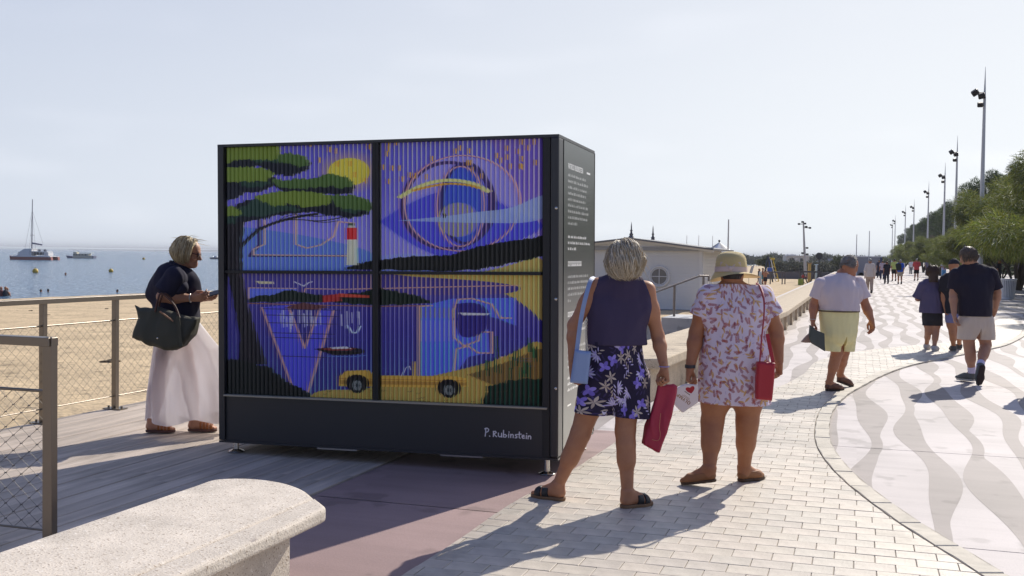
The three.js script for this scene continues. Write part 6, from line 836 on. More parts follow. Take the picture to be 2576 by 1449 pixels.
// ---------------------------------------------------------------- trees along the promenade
const leafM = (c, tr = 0.35) => phys(c, 0.9, { vertexColors: true, side: THREE.DoubleSide, transmission: tr, thickness: 0 });
const tamLeaf = leafM(lin(0.20, 0.235, 0.05), 0.42), pineLeaf = leafM(lin(0.07, 0.115, 0.03), 0.25), bark = mat(lin(0.085, 0.07, 0.055), 0.95, { bumpMap: grainBump, bumpScale: 0.01 }), shrubLeaf = leafM(lin(0.05, 0.07, 0.028), 0.25);
function foliage(clumps, n, L, w, droop, sd) { // many small leaf blades spread through overlapping clumps
  seed = sd; const pos = new Float32Array(n * 18), nor = new Float32Array(n * 18), col = new Float32Array(n * 18), tot = clumps.reduce((s, c) => s + c.r[0] * c.r[1] * c.r[2], 0);
  for (let i = 0; i < n; i++) { let t = rnd() * tot, c = clumps[0]; for (const q of clumps) { t -= q.r[0] * q.r[1] * q.r[2]; if (t <= 0) { c = q; break; } }
    const u = V(rr(-1, 1), rr(-1, 1), rr(-1, 1)); while (u.lengthSq() > 1 || u.lengthSq() < 0.02) u.set(rr(-1, 1), rr(-1, 1), rr(-1, 1)); u.normalize(); const rad = Math.pow(rnd(), 0.42); const rough = 1 + 0.28 * PN.noise(u.x * 2.6 + c.p[0], u.y * 2.6 + c.p[1], u.z * 2.6 + c.p[2]);
    const p = V(c.p[0] + u.x * c.r[0] * rad * rough, c.p[1] + u.y * c.r[1] * rad * rough, c.p[2] + u.z * c.r[2] * rad * rough);
    const d = u.clone().addScaledVector(V(rr(-1, 1), rr(-1, 1), rr(-1, 1)), 0.8).addScaledVector(UP, -droop).normalize(), s = V(rr(-1, 1), rr(-1, 1), rr(-1, 1)).cross(d).normalize(), l = L * rr(0.5, 1.3), hw = w * rr(0.6, 1.3) / 2, e = p.clone().addScaledVector(d, l).addScaledVector(UP, -droop * l * 0.15);
    const q = [off(p, s, -hw), off(p, s, hw), off(e, s, hw * 0.35), off(e, s, -hw * 0.35)], nn = s.clone().cross(d).addScaledVector(u, 0.6).normalize(), k = 0.62 + 0.55 * rnd() + (c.t || 0), yl = rr(0.85, 1.2);
    [0, 1, 2, 0, 2, 3].forEach((j, m) => { const o = i * 18 + m * 3; pos[o] = q[j].x; pos[o + 1] = q[j].y; pos[o + 2] = q[j].z; nor[o] = nn.x; nor[o + 1] = nn.y; nor[o + 2] = nn.z; col[o] = k * yl; col[o + 1] = k; col[o + 2] = k * 0.9; }); }
  const g = new THREE.BufferGeometry(); g.setAttribute('position', new THREE.BufferAttribute(pos, 3)); g.setAttribute('normal', new THREE.BufferAttribute(nor, 3)); g.setAttribute('color', new THREE.BufferAttribute(col, 3)); return g;
}
function makeTamarisk(sd, h, R, n) { seed = sd; const cl = []; for (let i = 0; i < 30; i++) { const a = rr(0, 6.28), r = Math.sqrt(rnd()) * R * 0.85, y = h * rr(0.40, 0.90) * (1 - 0.25 * (r / R) ** 2); cl.push({ p: [Math.cos(a) * r, y, Math.sin(a) * r], r: [R * rr(0.16, 0.30), h * rr(0.06, 0.13), R * rr(0.16, 0.30)], t: rr(-0.2, 0.2) }); }
  const t = thing('tamarisk_tree', 'feathery olive green tamarisk tree beside the promenade', 'tree', V(0, 0, 0), 'tamarisk trees along the promenade'); const tr = []; for (let i = 0; i < 7; i++) { const c = cl[i]; tr.push(tube([V(rr(-0.15, 0.15), 0, rr(-0.15, 0.15)), V(c.p[0] * 0.25 + rr(-0.3, 0.3), h * 0.22, c.p[2] * 0.25), V(c.p[0] * 0.6, h * 0.4, c.p[2] * 0.6), V(c.p[0], c.p[1], c.p[2])], i < 3 ? 0.12 : 0.06, 6)); }
  mesh('trunk', tr, bark, t); mesh('crown', foliage(cl, n, 0.24, 0.022, 0.45, sd + 7), tamLeaf, t); return t; }
function makePine(sd, h, R, n) { seed = sd; const cl = []; for (let i = 0; i < 22; i++) { const a = rr(0, 6.28), r = Math.sqrt(rnd()) * R * 0.85, y = h * rr(0.62, 0.92) * (1 - 0.12 * (r / R) ** 2); cl.push({ p: [Math.cos(a) * r, y, Math.sin(a) * r], r: [R * rr(0.16, 0.28), h * rr(0.05, 0.09), R * rr(0.16, 0.28)], t: rr(-0.15, 0.2) }); }
  const t = thing('pine_tree', 'dark green round-topped pine tree behind the tamarisks', 'tree', V(0, 0, 0), 'pine trees behind the tamarisks'); const tr = [rod(V(0, 0, 0), V(0.2, h * 0.62, 0), 0.26, 0.17, 9)]; for (let i = 0; i < 9; i++) { const c = cl[i]; tr.push(tube([V(0.15, h * 0.5, 0), V(c.p[0] * 0.5, h * 0.62, c.p[2] * 0.5), V(...c.p)], 0.07, 5)); }
  mesh('trunk', tr, bark, t); mesh('crown', foliage(cl, n, 0.30, 0.06, 0.0, sd + 3), pineLeaf, t); return t; }
{
  const tA = makeTamarisk(501, 6.2, 3.6, 60000), tB = makeTamarisk(777, 5.6, 3.9, 60000);
  const spots = [[9.2, 36, 1.2], [8.9, 43, 1.25], [9.0, 50, 1.2], [8.6, 57.5, 1.1], [8.2, 65, 1.0], [8.3, 73, 0.84], [8.0, 81, 0.76], [8.2, 90, 0.74], [8.0, 100, 0.72], [8.2, 111, 0.74], [8.0, 124, 0.76], [8.2, 139, 0.78], [8.1, 156, 0.82], [8.2, 178, 0.84], [8.4, 205, 0.88], [8.4, 235, 0.9], [12.2, 47, 1.3], [12.5, 60, 1.3], [12.2, 74, 1.25], [12.6, 90, 1.2]];
  const used = [0, 0];
  spots.forEach(([u, v, s], i) => { const k = i % 2, src = k ? tB : tA; const o = used[k]++ ? copyOf(src, W(u, v), i * 1.7) : src; if (o === src) o.position.copy(W(u, v)); o.rotation.y = i * 2.1; o.scale.setScalar(s); });
  const p = makePine(901, 13.6, 4.8, 24000), q = makePine(933, 12.6, 5.2, 24000); const pu = [0, 0];
  [[17, 118, 0.92], [18.5, 134, 1.0], [16.2, 150, 1], [17.5, 168, 0.98], [16.5, 188, 1.02], [18, 208, 1], [16.8, 230, 0.98], [17.6, 254, 1], [16.6, 280, 1], [17.4, 310, 1.02], [17, 345, 1], [17.6, 385, 0.97], [17, 430, 0.95], [24, 96, 1.0], [25, 78, 1.0]].forEach(([u, v, s], i) => { const k = i % 2, src = k ? q : p; const o = pu[k]++ ? copyOf(src) : src; o.position.copy(W(u, v)); o.rotation.y = i * 1.3; o.scale.setScalar(s); });
  // dense planting behind the trees
  const cl = []; seed = 61; for (let v = 24; v < 260; v += 3.2) cl.push({ p: [W(20 + rr(-2, 2), v).x, rr(0.8, 1.6), W(20, v).z], r: [3.2, rr(1.8, 2.6), 2.6], t: rr(-0.15, 0.1) });
  const sh = mesh('shrubbery', foliage(cl, 60000, 0.45, 0.14, 0.1, 62), shrubLeaf); tag(sh, 'dark dense shrubbery behind the promenade trees', 'shrubs'); sh.userData.kind = 'stuff';
}
// ---------------------------------------------------------------- lamp masts
{
  const spots = [[2466, 59, 12.2], [2401, 89.5, 12], [2372, 114, 12], [2332, 141, 12], [2296.5, 181, 12], [2275, 200, 12], [2250, 244, 12], [2243.5, 263, 11.6]];
  const m = phys(lin(0.62, 0.62, 0.62), 0.4, {}), dk = mat(lin(0.02, 0.02, 0.024), 0.5);
  const t = thing('lamp_mast', 'tall white lamp mast nearest at the right, three dark floodlights below its spike', 'lamp mast', V(0, 0, 0), 'lamp masts along the promenade');
  mesh('mast', [rod(V(0, 0, 0), V(0, 4.4, 0), 0.15, 0.145, 14), rod(V(0, 4.4, 0), V(0, 10.4, 0), 0.12, 0.07, 12), rod(V(0, 10.4, 0), V(0, 12, 0), 0.06, 0.008, 8)], m, t);
  for (const [x, y, z, a, s] of [[-0.48, 10.62, 0.1, 0.6, 1], [-0.16, 10.42, 0.24, 0.2, 1], [-0.22, 9.95, 0.15, 0.0, 0.8]]) { const f = mesh('floodlight', [new RoundedBoxGeometry(0.36 * s, 0.30 * s, 0.32 * s, 2, 0.05).rotateZ(a).rotateX(0.4).translate(x, y, z), rod(V(x, y, z), V(0, y - 0.02, 0), 0.035, 0.035, 6)], dk, t); }
  mesh('control_box', box(0.26, 0.36, 0.2, -0.2, 4.0, 0.05, 0.02), dk, t);
  spots.forEach(([px, D, h], i) => { const b = at(px, 650, D); b.y = 0; const o = i ? copyOf(t) : t; o.position.copy(b); o.scale.setScalar(h / 12); o.rotation.y = -AX + (i % 2 ? 0.15 : -0.05); if (i) { o.userData.label = ['', 'second lamp mast from the right, its foot behind the navy polo shirt', 'third lamp mast from the right, above the tamarisk row', 'fourth lamp mast from the right, above the tamarisk row', 'fifth lamp mast from the right, over the promenade edge', 'sixth lamp mast from the right, small in the distance', 'slim distant lamp mast, second from the left of the row', 'farthest lamp mast, leftmost of the row'][i]; } });
  const poles = [[1832, 60, 628, 552, 'lone bare flagpole standing behind the white hut', 0.05], [2154.5, 105, 690, 590, 'left of two thin poles above the grey lorry', 0.05], [2186.5, 105, 690, 581, 'right of two thin poles above the grey lorry', 0.05], [1727, 160, 640, 592, 'thin distant mast left of the small pointed roof, leftmost of three', 0.05], [1757, 160, 640, 592, 'thin distant mast, middle one of three near the small pointed roof', 0.05], [1792, 160, 640, 593, 'thin distant mast, right one of three near the small pointed roof', 0.05]];
  for (const [px, D, yb, yt, l, r] of poles) { const a = at(px, yb, D), b = at(px + 1, yt, D); a.y = Math.min(a.y, -0.8); a.x = b.x; a.z = b.z; const o = tag(mesh('flagpole', rod(V(0, 0, 0), b.clone().sub(a), r * 1.3, r * 0.7, 7), mat(lin(0.5, 0.5, 0.52), 0.5)), l, 'pole'); o.position.copy(a); }
  { const D = 120, a = at(2026, 690, D), b = at(2021, 557, D); const o = thing('floodlight_mast', 'floodlight mast with several lamp heads rising behind the playground', 'lamp mast', a); const top = b.clone().sub(a); mesh('mast', rod(V(0, 0, 0), top, 0.18, 0.08, 8), mat(lin(0.45, 0.45, 0.46), 0.5), o); for (const [f, x] of [[0.99, -0.1], [0.96, 0.18], [0.95, -0.5], [0.90, 0.3], [0.88, 0.7], [0.50, 0.3], [0.40, -0.25], [0.38, 0.3]]) mesh('lamp_head', [box(0.26, 0.2, 0.2, top.x * f + x, top.y * f, top.z * f, 0.05), rod(V(top.x * f, top.y * f, top.z * f), V(top.x * f + x, top.y * f, top.z * f), 0.04, 0.04, 5)], dk, o); }
}
// ---------------------------------------------------------------- litter bin
{ const b = ground(2536, 752); const t = thing('litter_bin', 'white slatted litter bin under the trees at the right edge', 'litter bin', b); const sl = []; for (let i = 0; i < 26; i++) { const a = i / 26 * PI * 2, r0 = 0.24, r1 = 0.31; sl.push(bar(V(Math.cos(a) * r0, 0.05, Math.sin(a) * r0), V(Math.cos(a) * r1, 0.82, Math.sin(a) * r1), 0.045, 0.012, V(Math.cos(a), 0, Math.sin(a)))); } mesh('slats', sl, M.white, t).userData.kind = 'stuff'; mesh('rim', new THREE.TorusGeometry(0.32, 0.02, 8, 30).rotateX(PI / 2).translate(0, 0.83, 0), M.white, t); mesh('liner', new THREE.CylinderGeometry(0.28, 0.21, 0.7, 20).translate(0, 0.42, 0), mat(lin(0.10, 0.10, 0.11), 0.6), t); mesh('base', new THREE.CylinderGeometry(0.25, 0.25, 0.05, 20).translate(0, 0.025, 0), M.white, t); }
// ---------------------------------------------------------------- people farther off
function walker(label, px, py, level, hgt, head, o) {
  const b = ground(px, py, level), f = fdir(head), r = f.clone().cross(UP), k = hgt / 1.7, P = (x, y, z) => b.clone().addScaledVector(r, x * k).addScaledVector(UP, y * k).addScaledVector(f, z * k), st = o.stride ?? 0.2, g = o.girth || 1;
  const J = { neck: P(0, 1.44, 0.01), shL: P(-0.165 * g, 1.38, 0), shR: P(0.165 * g, 1.38, 0), hpL: P(-0.09, 0.88, 0), hpR: P(0.09, 0.88, 0), elL: P(-0.22 * g, 1.10, -st * 0.3), elR: P(0.22 * g, 1.10, st * 0.2), wrL: P(-0.22 * g, 0.86, st * 0.4), wrR: P(0.22 * g, 0.86, st * 0.7), knL: P(-0.09, 0.49, st * 0.6), knR: P(0.09, 0.49, -st * 0.15), anL: P(-0.09, 0.09, st), anR: P(0.09, 0.10 + (st > 0.1 ? 0.05 : 0), -st) };
  if (o.arms === 'up') { J.elR = P(0.3, 1.3, 0.1); J.wrR = P(0.14, 1.5, 0.16); } if (o.arms === 'fold') { J.wrL = P(-0.02, 1.08, 0.2); J.wrR = P(0.02, 1.12, 0.2); J.elL = P(-0.26, 1.12, 0.02); J.elR = P(0.26, 1.12, 0.02); }
  J.ftL = { heel: P(-0.09, 0.015, st - 0.04), dir: f, up: UP, len: 0.24 * k }; J.ftR = { heel: P(0.09, 0.02 + (st > 0.1 ? 0.04 : 0), -st - 0.04), dir: f.clone().multiplyScalar(0.97).addScaledVector(UP, st > 0.1 ? -0.22 : 0).normalize(), up: UP.clone().addScaledVector(f, st > 0.1 ? 0.22 : 0).normalize(), len: 0.24 * k };
  const G = { chest: 0.108 * k * g, waist: 0.125 * k * g, hip: 0.135 * k, depth: 0.76, arm: 0.044 * k, fore: 0.037 * k, wrist: 0.026 * k, thigh: 0.08 * k, knee: 0.055 * k, calf: 0.055 * k, ankle: 0.035 * k, neck: 0.052 * k }, h = o.h || 0.022;
  const H = { hf: f, hr: r, hu: UP }, hc = P(0, 1.585, 0.02), hd = headPrims(hc, f, r, UP, k * 1.02, off(J.neck, UP, -0.02));
  const t = thing('person', label, 'person', b, 'people on the promenade');
  const hands = o.near ? [handPrims(J.wrL, V(0, -1, 0), r, -1, 0.5, k), handPrims(J.wrR, V(0, -1, 0), r.clone().negate(), 1, 0.5, k)] : [[C(J.wrL, off(J.wrL, UP, -0.13 * k), 0.03, 0.026)], [C(J.wrR, off(J.wrR, UP, -0.13 * k), 0.03, 0.026)]];
  mesh('body', bodyGeometry(J, { fwd: f, g: G, head: hd, hands, h, h2: h * 0.7, h3: h * 0.7, h4: o.near ? 0.006 : 0.016 }), o.skin || tan, t, true);
  if (o.top) { const fm = fabric(o.top); cloth('shirt', [...torso(J, f, G, 0.03, true), C(P(0, 1.0, 0), P(0, o.hem ?? 0.84, 0), 0.17 * k * g, 0.18 * k * g, { s: 0.78, d: f, k: 0.05 })], fm, t, { h, fold: 0.012, cuts: [[P(0, o.hem ?? 0.84, 0), V(0, -1, 0)], [off(J.neck, UP, 0.02), V(0, 1, 0)]] }); for (const s of ['L', 'R']) cloth('sleeve', [C(J['sh' + s], mid(J['sh' + s], J['el' + s], 1.0), 0.07 * k, 0.075 * k), ...(o.long ? [C(J['el' + s], J['wr' + s], 0.065 * k, 0.05 * k)] : [])], fm, t, { h: h * 0.8, cuts: o.long ? [] : [[mid(J['sh' + s], J['el' + s], 0.8), dirTo(J['sh' + s], J['el' + s])]] }); }
  if (o.bottom) { const bl = o.leg ?? 0.5, e = (s) => { const hp = J['hp' + s], kn = J['kn' + s], an = J['an' + s]; return bl > 0.52 ? [C(hp, kn, 0.098 * k, 0.082 * k, { k: 0.02 }), C(kn, mid(kn, an, 0.9), 0.08 * k, 0.07 * k, { k: 0.02 })] : [C(hp, mid(hp, kn, 1), 0.105 * k, 0.098 * k, { k: 0.015 })]; }; const y = bl > 0.52 ? 0.07 : 0.56; cloth('trousers', [C(P(0, 0.96, 0), P(0, 0.86, 0), 0.155 * k * g, 0.165 * k, { s: 0.8, d: f, k: 0.03 }), ...e('L'), ...e('R')], fabric(o.bottom), t, { h: h * 0.9, fold: 0.006, cuts: [[P(0, y, 0), V(0, -1, 0)], [P(0, 0.98, 0), V(0, 1, 0)]] }).name = bl > 0.52 ? 'trousers' : 'shorts'; }
  mesh('hair', hairCap(hc, f, r, UP, { rad: [0.09 * k, 0.1 * k, 0.106 * k], bottom: o.longHair ? -0.2 : -0.06, extra: o.longHair ? [[[0, -0.05, -0.04], [0, -0.18, -0.05], 0.075, 0.06]] : [] }), hairMat(o.hair || lin(0.1, 0.08, 0.06)), t, true);
  for (const s of ['L', 'R']) mesh('shoe', solid(footPrims(J['an' + s], J['ft' + s], 0.035 * k, 1, 0.012), h * 0.6), mat(o.shoe || lin(0.08, 0.07, 0.07), 0.7), t, true);
  if (o.pack) { const q = P(0, 1.2, -0.2); mesh('backpack', new RoundedBoxGeometry(0.34, 0.46, 0.2, 3, 0.08).rotateY(-head * PI / 180).rotateZ(0.2).translate(q.x - 0.12, q.y, q.z), fabric(o.pack), t, true); }
  return t;
}
walker('elderly person in cream long-sleeved shirt and beige trousers on the promenade', 2187, 738, 0, 1.62, 14, { top: srgb(226, 212, 200), bottom: srgb(196, 172, 150), long: true, leg: 1, hem: 0.80, stride: 0.12, hair: lin(0.35, 0.33, 0.31) });
walker('person all in black walking away, left of the blue shirt with backpack', 2230, 714, 0, 1.5, 10, { top: srgb(40, 36, 46), bottom: srgb(44, 44, 60), leg: 1, stride: 0.16, hair: lin(0.12, 0.05, 0.03) });
walker('distant person in pale pink shirt beside the person in black', 2219, 703, 0, 1.55, 10, { top: srgb(200, 180, 186), bottom: srgb(60, 62, 90), leg: 1, stride: 0.14 });
walker('distant person in dark clothes, leftmost of the walkers past the lorry', 2211, 699, 0, 1.6, 5, { top: srgb(60, 56, 70), bottom: srgb(50, 50, 66), leg: 1, stride: 0.1 });
walker('person in yellow green shirt and black shorts walking away', 2249, 707, 0, 1.68, 12, { top: srgb(196, 208, 120), bottom: srgb(34, 32, 36), hem: 0.9, stride: 0.2, hair: lin(0.03, 0.03, 0.03) });
walker('person in bright blue shirt with a dark backpack', 2263.5, 715, 0, 1.62, 16, { top: srgb(38, 92, 200), bottom: srgb(180, 164, 140), pack: srgb(46, 52, 46), stride: 0.18, hair: lin(0.4, 0.39, 0.38) });
walker('jogger in coral red T-shirt and black shorts', 2305, 706, 0, 1.72, 8, { top: srgb(214, 84, 84), bottom: srgb(30, 28, 32), stride: 0.12, girth: 1.1, arms: 'fold', hair: lin(0.4, 0.38, 0.36) });
walker('pale-haired person in lilac top and light blue trousers', 2374, 703, 0, 1.62, 190, { top: srgb(206, 196, 220), bottom: srgb(116, 180, 224), leg: 1, stride: 0.08, arms: 'fold', hair: lin(0.45, 0.40, 0.30) });
walker('distant person in grey standing in the shade by the lamp masts', 2331, 693, 0, 1.65, 150, { top: srgb(140, 130, 150), bottom: srgb(70, 70, 80), leg: 1, stride: 0.05 });
walker('distant person in white at the shaded edge of the path', 2291, 690, 0, 1.65, 20, { top: srgb(220, 216, 220), bottom: srgb(120, 120, 120), leg: 1, stride: 0.1 });
walker('heavy person in mauve grey top in the shade behind the litter bin', 2562, 724, 0, 1.75, -30, { top: srgb(170, 152, 168), bottom: srgb(36, 34, 40), leg: 1, stride: 0.1, girth: 1.2 });
walker('person in dark top standing in the tree shade left of the litter bin', 2512, 722, 0, 1.7, 140, { top: srgb(60, 56, 62), bottom: srgb(50, 50, 60), leg: 1, stride: 0.05, hair: lin(0.2, 0.15, 0.1) });
{ const w = walker('passer-by in grey just outside the right edge, casting a shadow', 2650, 984, 0, 1.7, 20, { top: srgb(120, 116, 120), bottom: srgb(70, 70, 76), near: true, h: 0.016 }); }
// bathers on the sand
walker('bather in dark top beside the beach post, leftmost of three', 1909, 716, -1.05, 1.62, 120, { top: srgb(50, 46, 56), bottom: srgb(44, 40, 50), hem: 0.92, stride: 0.16, arms: 'up' }).userData.group = 'bathers on the sand';
walker('bather in turquoise shorts standing on the sand beside the beach post', 1918, 716, -1.05, 1.68, 90, { bottom: srgb(50, 140, 150), stride: 0.05 }).userData.group = 'bathers on the sand';
walker('bather in dark bikini, rightmost of three on the sand', 1925, 722, -1.1, 1.62, 40, { bottom: srgb(40, 36, 44), stride: 0.1, arms: 'up', hair: lin(0.03, 0.02, 0.02) }).userData.group = 'bathers on the sand';
{ const a = ground(1912, 720, -1.1); const t = tag(mesh('beach_post', [new THREE.CylinderGeometry(0.13, 0.15, 1.35, 14).translate(0, 0.675, 0), new THREE.SphereGeometry(0.13, 14, 8).scale(1, 0.4, 1).translate(0, 1.35, 0)], mat(lin(0.45, 0.55, 0.62), 0.5)), 'pale blue post standing on the sand beside the bathers', 'post'); t.position.copy(a); }
// ---------------------------------------------------------------- bathing hut, steps and handrail
{
  const D = 47, c = at(1763, 783, D), y0 = -0.75, R = V(c.x, y0, c.z), wd = 6.3, dp = 7, h = 2.62; const t = thing('beach_hut', 'white weatherboarded beach hut with a round window and shallow pitched roof', 'hut', R); t.rotation.y = -AX;
  const wm = mat(lin(0.74, 0.74, 0.73), 0.65), trim = mat(lin(0.74, 0.74, 0.74), 0.55), roofM = mat(lin(0.16, 0.165, 0.18), 0.6), lead = mat(lin(0.34, 0.35, 0.37), 0.5, { metalness: 0.3 });
  mesh('wall', box(wd - 0.06, h + 0.5, dp - 0.06, -wd / 2, h / 2 - 0.25, -dp / 2), wm, t);
  const bh = 0.145; for (let i = 0; i * bh < h; i++) for (const side of [0, 1]) { const g = side ? box(0.022, bh - 0.004, dp, -0.012, i * bh + bh / 2, -dp / 2).applyMatrix4(new THREE.Matrix4()) : box(wd, bh - 0.004, 0.022, -wd / 2, i * bh + bh / 2, -0.012); const m = new THREE.Matrix4().makeTranslation(side ? 0 : 0, i * bh + bh / 2, 0); const mi = m.clone().invert(); g.applyMatrix4(mi).applyMatrix4(side ? new THREE.Matrix4().makeRotationZ(-0.10) : new THREE.Matrix4().makeRotationX(-0.10)).applyMatrix4(m); mesh('board', g, wm, t); }
  mesh('corner_board', [box(0.13, h, 0.05, -0.05, h / 2, 0.03), box(0.05, h, 0.12, 0.032, h / 2, -0.07)], trim, t); mesh('plinth', [box(wd + 0.02, 0.3, 0.05, -wd / 2, -0.15, 0.02), box(0.05, 0.3, dp, 0.02, -0.15, -dp / 2)], mat(lin(0.3, 0.3, 0.31), 0.8), t);
  const rise = 0.42, ov = 0.55, px = -wd / 2; // gable towards the promenade
  const gab = new THREE.Shape([[-wd - ov * 0.6, h + 0.06], [ov * 0.6, h + 0.06], [px, h + rise]].map((p) => new THREE.Vector2(p[0], p[1]))); mesh('gable', new THREE.ExtrudeGeometry(gab, { depth: 0.06, bevelEnabled: false }).translate(0, 0, 0.12), wm, t);
  mesh('fascia', [box(wd + 1.0, 0.11, 0.16, -wd / 2, h + 0.02, 0.13), box(wd + 1.04, 0.05, 0.2, -wd / 2, h + 0.10, 0.14)], lead, t);
  for (const s of [-1, 1]) { const a = V(px, h + rise + 0.05, 0), b = V(px + s * (wd / 2 + ov), h + 0.02, 0), mm = mid(a, b), L = a.distanceTo(b), ang = Math.atan2(b.y - a.y, b.x - a.x); mesh('roof', box(L, 0.07, dp + 0.9, 0, 0, 0).rotateZ(ang).translate(mm.x, mm.y + 0.02, -dp / 2 + 0.1), roofM, t); mesh('verge', box(L, 0.09, 0.06, 0, 0, 0).rotateZ(ang).translate(mm.x, mm.y - 0.06, 0.33), trim, t); }
  const wx = -(1763 - 1660) * D / FOCAL / Math.cos(AX) * 0.985, wy = at(1660, 696, D).y - y0; const win = mesh('window', [new THREE.TorusGeometry(0.44, 0.05, 10, 40).translate(wx, wy, 0.05), new THREE.TorusGeometry(0.36, 0.025, 8, 40).translate(wx, wy, 0.055)], trim, t); mesh('pane', new THREE.CylinderGeometry(0.36, 0.36, 0.03, 36).rotateX(PI / 2).translate(wx, wy, 0.02), mat(lin(0.20, 0.19, 0.18), 0.15), win); mesh('glazing_bar', [box(0.7, 0.03, 0.03, wx, wy, 0.05), box(0.03, 0.7, 0.028, wx, wy, 0.05)], trim, win);
}
{ const D = 66; for (const [px, yt, l] of [[1588.6, 558, 'left of two dark spires above the white hut roof'], [1643, 567, 'right of two dark spires above the white hut roof']]) { const top = at(px, yt, D), b = V(top.x, -0.9, top.z), H = top.y - b.y; const t = thing('spire_kiosk', l, 'kiosk', b, ''); delete t.userData.group; const m = mat(lin(0.10, 0.10, 0.12), 0.5); mesh('roof', new THREE.ConeGeometry(1.9, 1.25, 8).translate(0, H - 1.55, 0), mat(lin(0.2, 0.2, 0.22), 0.6), t); mesh('wall', new THREE.CylinderGeometry(1.5, 1.5, H - 2.15, 8).translate(0, (H - 2.15) / 2, 0), M.white, t); mesh('finial', new THREE.LatheGeometry([[0.30, 0], [0.22, 0.12], [0.12, 0.24], [0.10, 0.30], [0.14, 0.34], [0.07, 0.40], [0.055, 0.52], [0.09, 0.56], [0.045, 0.62], [0.03, 0.9], [0.004, 1.1]].map((p) => new THREE.Vector2(p[0], p[1])), 12).translate(0, H - 1.1, 0), m, t); } }
{ const D = 84, top = at(1809.5, 603, D), b = V(top.x, -1, top.z), H = top.y - b.y; const t = thing('beach_kiosk', 'small kiosk with a pale striped pointed roof beyond the white hut', 'kiosk', b); mesh('wall', box(2.2, H - 1.0, 2.2, 0, (H - 1) / 2, 0), M.white, t); for (let i = 0; i < 8; i++) mesh('roof_panel', new THREE.ConeGeometry(1.6, 1.05, 2, 1, false, i / 8 * PI * 2, PI / 4).translate(0, H - 0.72, 0), i % 2 ? M.white : mat(lin(0.25, 0.26, 0.29), 0.7), t); mesh('finial', [ball(0.09, 0, H - 0.1, 0), rod(V(0, H - 0.25, 0), V(0, H, 0), 0.03, 0.02, 6)], M.boxMetal, t); }
{ // steps up from the sand, with a tubular handrail
  const o = W(-4.9, 25.6, 0), t = thing('beach_steps', 'pale concrete steps rising from the sand beside the bench wall', 'steps', o); t.rotation.y = -AX; const m = mat(lin(0.62, 0.62, 0.62), 0.8, { map: slabMap }); for (let i = 0; i < 5; i++) mesh('step', uvBox(box(3.0 - i * 0.42, 0.17, 1.7, i * 0.21 + 0.3, -0.72 + i * 0.17 + 0.085, -0.2)), m, t);
  const a = at(1624, 744, 25.2), b = at(1760, 694, 26.2), c = at(1783, 695, 26.3), h = thing('handrail', 'brown metal tube handrail sloping up beside the steps', 'handrail', V(a.x, -0.6, a.z)); const hm = mat(lin(0.22, 0.19, 0.17), 0.4, { metalness: 0.6 }); mesh('rail', [rod(a, b, 0.026, 0.026, 8), rod(b, c, 0.026, 0.026, 8), rod(c, c.clone().add(V(0, -0.12, 0)), 0.026, 0.026, 8), ball(0.027, b.x, b.y, b.z)], hm, h, true); for (const [p, yb] of [[at(1697, 719, 25.7), -0.7], [at(1770, 695, 26.25), -0.1]]) mesh('post', rod(V(p.x, yb, p.z), p, 0.03, 0.03, 8), hm, h, true); }
{ // coloured notice and white pickets beyond the hut
  const D = 52, p = at(1806, 742, D); const t = thing('notice_board', 'narrow upright beach notice in red, yellow and blue beside the hut', 'sign', V(p.x, -0.9, p.z)); const top = at(1806, 664, D).y + 0.9; [[0.84, 0.16, srgb(196, 50, 60)], [0.66, 0.18, srgb(226, 196, 60)], [0.5, 0.16, srgb(230, 230, 230)], [0.34, 0.16, srgb(90, 160, 196)], [0.18, 0.16, srgb(190, 120, 70)]].forEach(([y, h, c]) => mesh('panel', box(0.24, top * h, 0.05, 0, top * (y + h / 2), 0), mat(c, 0.6), t)); mesh('post', box(0.06, top * 0.9, 0.05, 0, top * 0.45, -0.06), M.white, t);
  const f = thing('picket_fence', 'short row of white posts in front of the beach notice', 'fence', at(1775, 790, 46)); f.position.y = -0.8; for (let i = 0; i < 5; i++) mesh('picket', [box(0.16, 1.5 - i * 0.04, 0.1, i * 0.25, 0.75, -i * 0.3, 0.02)], M.white, f); mesh('rail', bar(V(0, 1.1, 0), V(1.0, 1.1, -1.2), 0.05, 0.1), M.white, f); }
